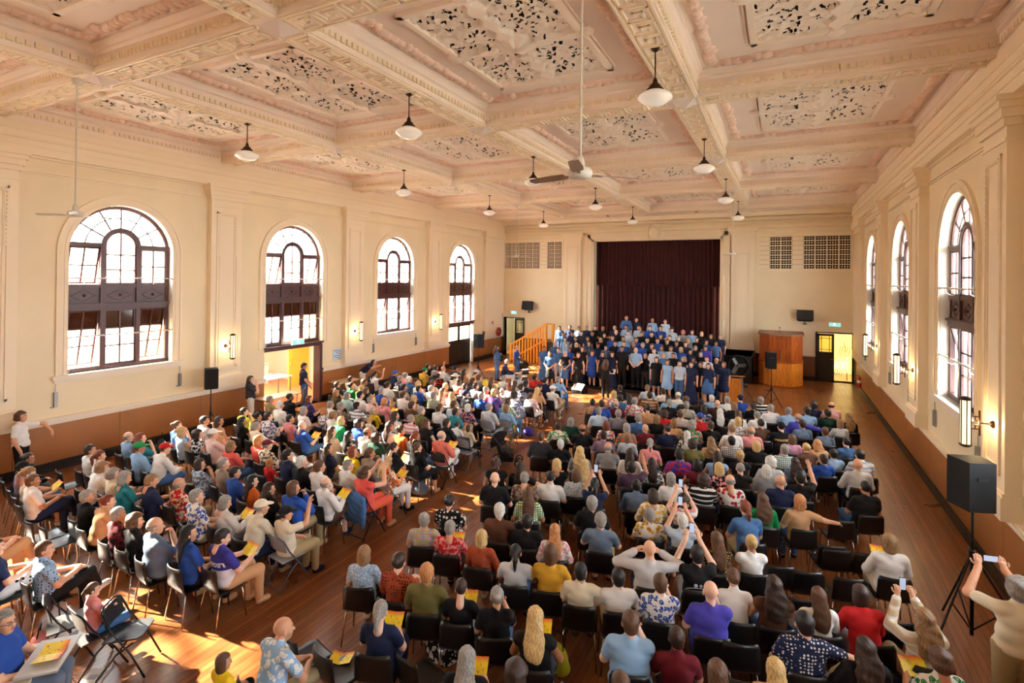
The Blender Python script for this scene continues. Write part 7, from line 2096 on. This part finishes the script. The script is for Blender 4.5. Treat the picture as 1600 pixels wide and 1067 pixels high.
drum(kx, ky, .25, .26, .36, 'large dark floor drum before the drummer'); drum(kx - .35, ky + .35, .50, .18, .16, 'small snare drum beside the drummer'); drum(kx - .1, ky + .55, .62, .16, .20, 'raised tom drum behind the snare')
for ex, ey, z, lb in ((.55, .25, .98, 'brass cymbal on stand nearest the timber steps'), (.2, .8, .92, 'brass cymbal on stand behind the drums')):
    cy = obj('cymbal', (MB().lathe([(.23, 0), (.12, .02), (.04, .03), (.03, .05), (.005, .052)], 22), mat('brass', srgb(200, 170, 100), .3, .9), True), loc=(kx + ex, ky + ey, z), label=lb, cat='cymbal', group='drum kit')
    obj('stand', (MB().tube([(0, 0, .04), (0, 0, -z + .3)], .011, 6), CHROME), cy)
    for i in range(3):
        a = i * 2.09; obj('leg', (MB().tube([(0, 0, -z + .3), (.26 * math.cos(a), .26 * math.sin(a), -z + .01)], .010, 5), CHROME), cy)

# ================================================================ people standing about
s1 = standing([((.26, -.02, 1.10), (.27, .10, .86), (0, .3, -1)), ((-.36, .26, 1.30), (-.26, .44, 1.14), (.1, .3, -.9))], h=.02, hyaw=-.2)
o = put_person(s1, (-15.36, 5.75, 0), -.75, 1.03, 'bfluffy', 'white.T', 'black', 'man in white top standing with one elbow on the dado rail', None, skin=1)
s2 = standing([((.16, .20, 1.12), (.03, .16, 1.40), (-.2, -.1, .9)), ((-.17, .20, 1.13), (-.03, .17, 1.42), (.2, -.1, .9))], h=.02, hyaw=-.2)
o = put_person(s2, (-15.3, 11.55, 0), -.7, .97, 'dlong', 'charcoal.T', 'white', 'woman in dark top and white trousers standing with hands at her mouth', None, skin=2, xs=1.08)
s3 = standing([((.28, .0, 1.12), (.30, .12, .92)), ((-.26, .02, 1.12), (-.20, .20, .95))], h=.02, hpitch=-.3, hyaw=-.4)
o = put_person(s3, (-15.35, 13.75, 0), -.55, 1.04, 'dshort', 'navy.T', 'denim', 'man in navy polo and blue jeans standing in the kitchen doorway', None, skin=1, xs=1.1)
s4 = standing([((.22, .42, 1.15), (.10, .66, 1.22)), ((-.20, .42, 1.02), (-.08, .62, .98))], h=.02, lean=.85, hpitch=.3)
o = put_person(s4, (-15.35, 16.75, 0), -1.05, 1.0, 'kshort', 'navy.T', 'white', 'man in navy top and white trousers bending over the black pram', None, skin=1)
s5 = standing([((.24, .28, 1.32), (.10, .42, 1.52), (-.15, .3, .9)), ((-.26, .28, 1.30), (-.12, .42, 1.52), (.15, .3, .9))], h=.02, hyaw=.05)
o = put_person(s5, (2.28, 7.55, 0), .18, 1.03, 'gfluffy', 'cream.T', 'khaki:sh', 'man in cream shirt and khaki shorts photographing beside the loudspeaker', None, skin=0, xs=1.15)
p = obj('phone', PHONEB, None, o.matrix_basis @ Vector((0, .46, 1.62)), 0, 'phone raised by the standing man in cream shirt', 'phone', 'phones raised to film'); p.rotation_euler = (0, math.pi / 2, .18); obj('screen', PHONES, p)
# second phone photographer just past the frame edge
o = put_person(s5, (2.86, 6.95, 0), .1, 1.0, 'dshort', 'navy.T', 'denim', 'person at the frame edge raising a phone behind the man in cream', None, skin=2)
p = obj('phone', PHONEB, None, o.matrix_basis @ Vector((0, .46, 1.62)), 0, 'phone raised at the frame edge', 'phone', 'phones raised to film'); p.rotation_euler = (0, math.pi / 2, .1); obj('screen', PHONES, p)

# ---- man in a wheelchair with a tray
wx, wy = unproject(14, 978, 1.2)
wf = seated('lap', 'L')
yaw = -.75
o = put_person(wf, (wx, wy, .08), yaw, 1.02, 'gshort', 'blue.T', 'slate', 'man in blue top sitting in a wheelchair with a tray', None, skin=0, glasses=True)
wc = bpy.data.objects.new('wheelchair', None); COL.objects.link(wc); wc.location = (wx, wy, 0); wc.rotation_euler = (0, 0, yaw)
wc['label'] = 'black power wheelchair with tray at the picture edge'; wc['category'] = 'wheelchair'
obj('seat', (MB().box(-.25, .25, -.24, .24, .44, .52), PLBLACK), wc); obj('backrest', (MB().box(-.23, .23, -.32, -.24, .5, 1.05), PLBLACK), wc)
for s in (-1, 1):
    obj('armrest', (MB().box(s * .30 - .04, s * .30 + .04, -.15, .30, .74, .78), mat('armrest_cream', srgb(226, 214, 190), .5)), wc)
    obj('wheel', (MB().tube([(s * .30, .05 + .17 * math.cos(t), .18 + .17 * math.sin(t)) for t in [2 * math.pi * i / 20 for i in range(20)]], .035, 6, closed=True).bar((s * .30, -.1, .18), (s * .30, .2, .18), .03, .2), BLACKM, True), wc)
    obj('caster', (MB().lathe([(.07, -.02), (.075, 0), (.07, .02)], 12, (0, 0, 0)), BLACKM, True), wc, (s * .26, -.32, .075)).rotation_euler = (0, math.pi / 2, 0)
    obj('footrest', (MB().box(s * .11 - .09, s * .11 + .09, .42, .68, .08, .10).tube([(s * .2, .24, .45), (s * .16, .46, .10)], .018, 6), BLACKM), wc)
obj('tray', (MB().box(-.30, .30, .16, .52, .80, .82), mat('tray_grey', srgb(190, 190, 186), .4)), wc)
obj('base', (MB().box(-.24, .24, -.28, .24, .14, .40), PLBLACK), wc)
p = obj('programme', PROGME, None, wc.matrix_basis @ Vector((0, .36, .825)), yaw, 'open programme lying on the wheelchair tray', 'programme', 'yellow programmes held in the audience', scale=(1.3, 1.2, 1))

# ---- pushchairs
def pushchair(x, y, yaw, label):
    r = bpy.data.objects.new('pushchair', None); COL.objects.link(r); r.location = (x, y, 0); r.rotation_euler = (0, 0, yaw); r['label'] = label; r['category'] = 'pushchair'; r['group'] = 'pushchairs'; r.scale = (.82, .82, .82)
    fab = mat('black_nylon', (0, 0, 0))
    obj('seat', (MB().prism([(-.20, .36), (.22, .40), (.24, .46), (-.10, .45), (-.26, .90), (-.32, .88)], lambda u, v, t: (t, u, v), -.20, .20), fab), r)
    A = []; hd = MB()
    for i in range(7):
        a = math.radians(200 - i * 22); A.append([(s * .22, -.12 + .40 * math.cos(a) * 1.0 + .05, .72 + .42 * math.sin(a)) for s in (-1, -.5, 0, .5, 1)])
    for p, q in zip(A[:-1], A[1:]): hd.strip(p, q)
    hd.strip([(p[0][0] - .0, p[0][1], p[0][2]) for p in A], [(-.22, -.08, .74)] * 7); hd.strip([p[-1] for p in A], [(.22, -.08, .74)] * 7)
    obj('hood', (hd, fab, True), r)
    for s in (-1, 1):
        obj('frame_tube', (MB().tube([(s * .24, .42, .14), (s * .24, .0, .55), (s * .24, -.48, 1.02)], .014, 6).tube([(s * .24, -.30, .14), (s * .24, .02, .52)], .014, 6), BLACKM), r)
        for yy in (.42, -.30):
            obj('wheel', (MB().tube([(s * .25, yy + .11 * math.cos(t), .125 + .11 * math.sin(t)) for t in [2 * math.pi * i / 16 for i in range(16)]], .018, 6, closed=True).bar((s * .25, yy - .1, .125), (s * .25, yy + .1, .125), .012, .03), BLACKM, True), r)
    obj('handle', (MB().tube([(-.24, -.48, 1.02), (.24, -.48, 1.02)], .018, 8), BLACKM), r); obj('basket', (MB().box(-.2, .2, -.25, .25, .16, .30), fab), r)
x, y = unproject(790, 705, .35); pushchair(x, y, -1.2, 'black pushchair standing in the aisle beside the grey folding chair')
x, y = unproject(582, 594, .75); pushchair(x, y, .9, 'black pram by the brown dado beside the bending man')

# ---- denim jacket over a chair, bags, bottles
jx, jy, jyaw = jacket_at
jv = Field().ell((0, 0, .60), (.24, .07, .24)).ell((-.2, .0, .50), (.07, .06, .28)).ell((.2, .0, .48), (.07, .06, .30)).ell((0, -.03, .42), (.2, .05, .16)).mesh(.018, .05, noise=.006)
j = obj('denim_jacket', to_mesh('denim_jacket', jv, cloth('denim')), None, (jx + math.sin(jyaw) * .26, jy - math.cos(jyaw) * .26, .06), jyaw, 'blue denim jacket draped over the folding chair of the coral top', 'jacket')
def bag(px, py, sc, col, label, h=.3):
    x, y = unproject(px, py, h * .5)
    v = Field().ell((0, 0, h * .5), (.20, .11, h * .5)).ell((0, 0, h * .3), (.22, .13, h * .3)).mesh(.016, .05, noise=.004)
    o = obj('bag', to_mesh('bag', v, cloth(col)), None, (x, y, 0), rng.uniform(-.6, .6), label, 'bag', scale=(sc, sc, sc))
    obj('strap', (MB().tube([(-.12, 0, h * .9), (-.08, .02, h * 1.35), (.08, .02, h * 1.35), (.12, 0, h * .9)], .010, 5), BLACKM), o)
bag(655, 762, 1.0, 'slate', 'grey-blue cloth bag on the aisle floor by the black skirt')
bag(252, 700, 1.0, 'darkgreen', 'dark green rucksack on the floor behind the red cap', .5)
bag(826, 672, .8, 'violet', 'bright blue bag on the floor beside the tropical trousers', .34)
bag(690, 1012, 1.1, 'black:floral-white', 'black and white floral bag on the bottom row floor', .36)
bag(872, 1024, .85, 'lime', 'lime yellow bag hanging by the long blond hair and black top', .42)
bag(118, 908, 1.0, 'tan', 'tan bag on the sunlit floor behind the wheelchair', .3)
bag(60, 1000, .8, 'pink', 'pink cloth bag on the floor by the wheelchair', .3)
def bottle(px, py, label):
    x, y = unproject(px, py, .1)
    o = obj('water_bottle', (MB().lathe([(.035, 0), (.037, .02), (.037, .16), (.02, .19), (.014, .20)], 14), glass('bottle_plastic', (.85, .9, .95)), True), None, (x, y, 0), 0, label, 'bottle')
    obj('cap', (MB().lathe([(.017, .2), (.017, .225)], 12), cloth('blue')), o)
bottle(492, 866, 'clear water bottle on the floor beside the cream top with raised arm')
bottle(640, 985, 'clear bottle on the floor near the navy top with programme')

# ---- lettering on clothes
def letters(o, text, size, zc, colr, flip=False, y0=-.4, xo=0.0):
    cu = bpy.data.curves.new('lettering', 'FONT'); cu.body = text; cu.size = size; cu.align_x = 'CENTER'; cu.align_y = 'CENTER'; cu.offset = .004; cu.resolution_u = 2
    t = bpy.data.objects.new('lettering', cu); COL.objects.link(t)
    dg = bpy.context.evaluated_depsgraph_get(); me = bpy.data.meshes.new_from_object(t.evaluated_get(dg)); bpy.data.objects.remove(t)
    bm = bmesh.new(); bm.from_mesh(me); bmesh.ops.triangulate(bm, faces=bm.faces); bmesh.ops.subdivide_edges(bm, edges=[e for e in bm.edges if e.calc_length() > .02], cuts=2); bm.to_mesh(me); bm.free()
    from mathutils.bvhtree import BVHTree
    tp = [c for c in o.children if c.name.startswith('top')][0]
    bv = BVHTree.FromPolygons([v.co for v in tp.data.vertices], [tuple(p.vertices) for p in tp.data.polygons])
    for v in me.vertices:
        x, z = (v.co.x, v.co.y) if not flip else (-v.co.x, -v.co.y)
        hit = bv.ray_cast(Vector((x + xo, y0, z + zc)), Vector((0, 1, 0)))
        v.co = Vector((x + xo, (hit[0].y if hit[0] else -.16) - .004, z + zc))
    me.materials.clear(); me.materials.append(colr)
    obj('lettering', me, o)
if jersey_o:
    letters(jersey_o, 'LEGEND', .085, .83, mat('print_white', srgb(240, 240, 244), .6), True)
    tp = [c for c in jersey_o.children if c.name.startswith('top')][0]
    jm = mat('jersey_blue_white', srgb(50, 48, 150), .7); nt = jm.node_tree; b = nt.nodes['Principled BSDF']
    tc = nt.nodes.new('ShaderNodeTexCoord'); sx = nt.nodes.new('ShaderNodeSeparateXYZ'); r = nt.nodes.new('ShaderNodeValToRGB'); r.color_ramp.interpolation = 'CONSTANT'
    nt.links.new(tc.outputs['Object'], sx.inputs[0]); nt.links.new(sx.outputs[2], r.inputs[0]); nt.links.new(r.outputs[0], b.inputs['Base Color'])
    r.color_ramp.elements[0].color = srgb(226, 228, 238); r.color_ramp.elements[1].color = srgb(48, 46, 152); r.color_ramp.elements[1].position = .745
    setm(tp, jm)
    jersey_o['label'] = 'person with short black hair in blue and white jersey lettered LEGEND'
if wanted_o: letters(wanted_o, 'WANTED', .075, .84, mat('print_gold', srgb(214, 178, 116), .6))
if surf_o:
    m = MB(); y = -.165
    m.tube([(.15 * math.cos(t), y, .76 + .02 * math.sin(t)) for t in [2 * math.pi * i / 24 for i in range(24)]], .004, 4, closed=True)
    m.box(-.045, -.025, y - .004, y + .004, .60, .74); m.box(.015, .035, y - .004, y + .004, .60, .74); m.sphere((-.03, y, .81), .025, 6, 5, (1, .3, 1)); m.sphere((.03, y, .81), .02, 6, 5, (1, .3, 1))
    obj('printed_figure', (m, mat('print_grey2', srgb(190, 190, 200), .6)), surf_o)
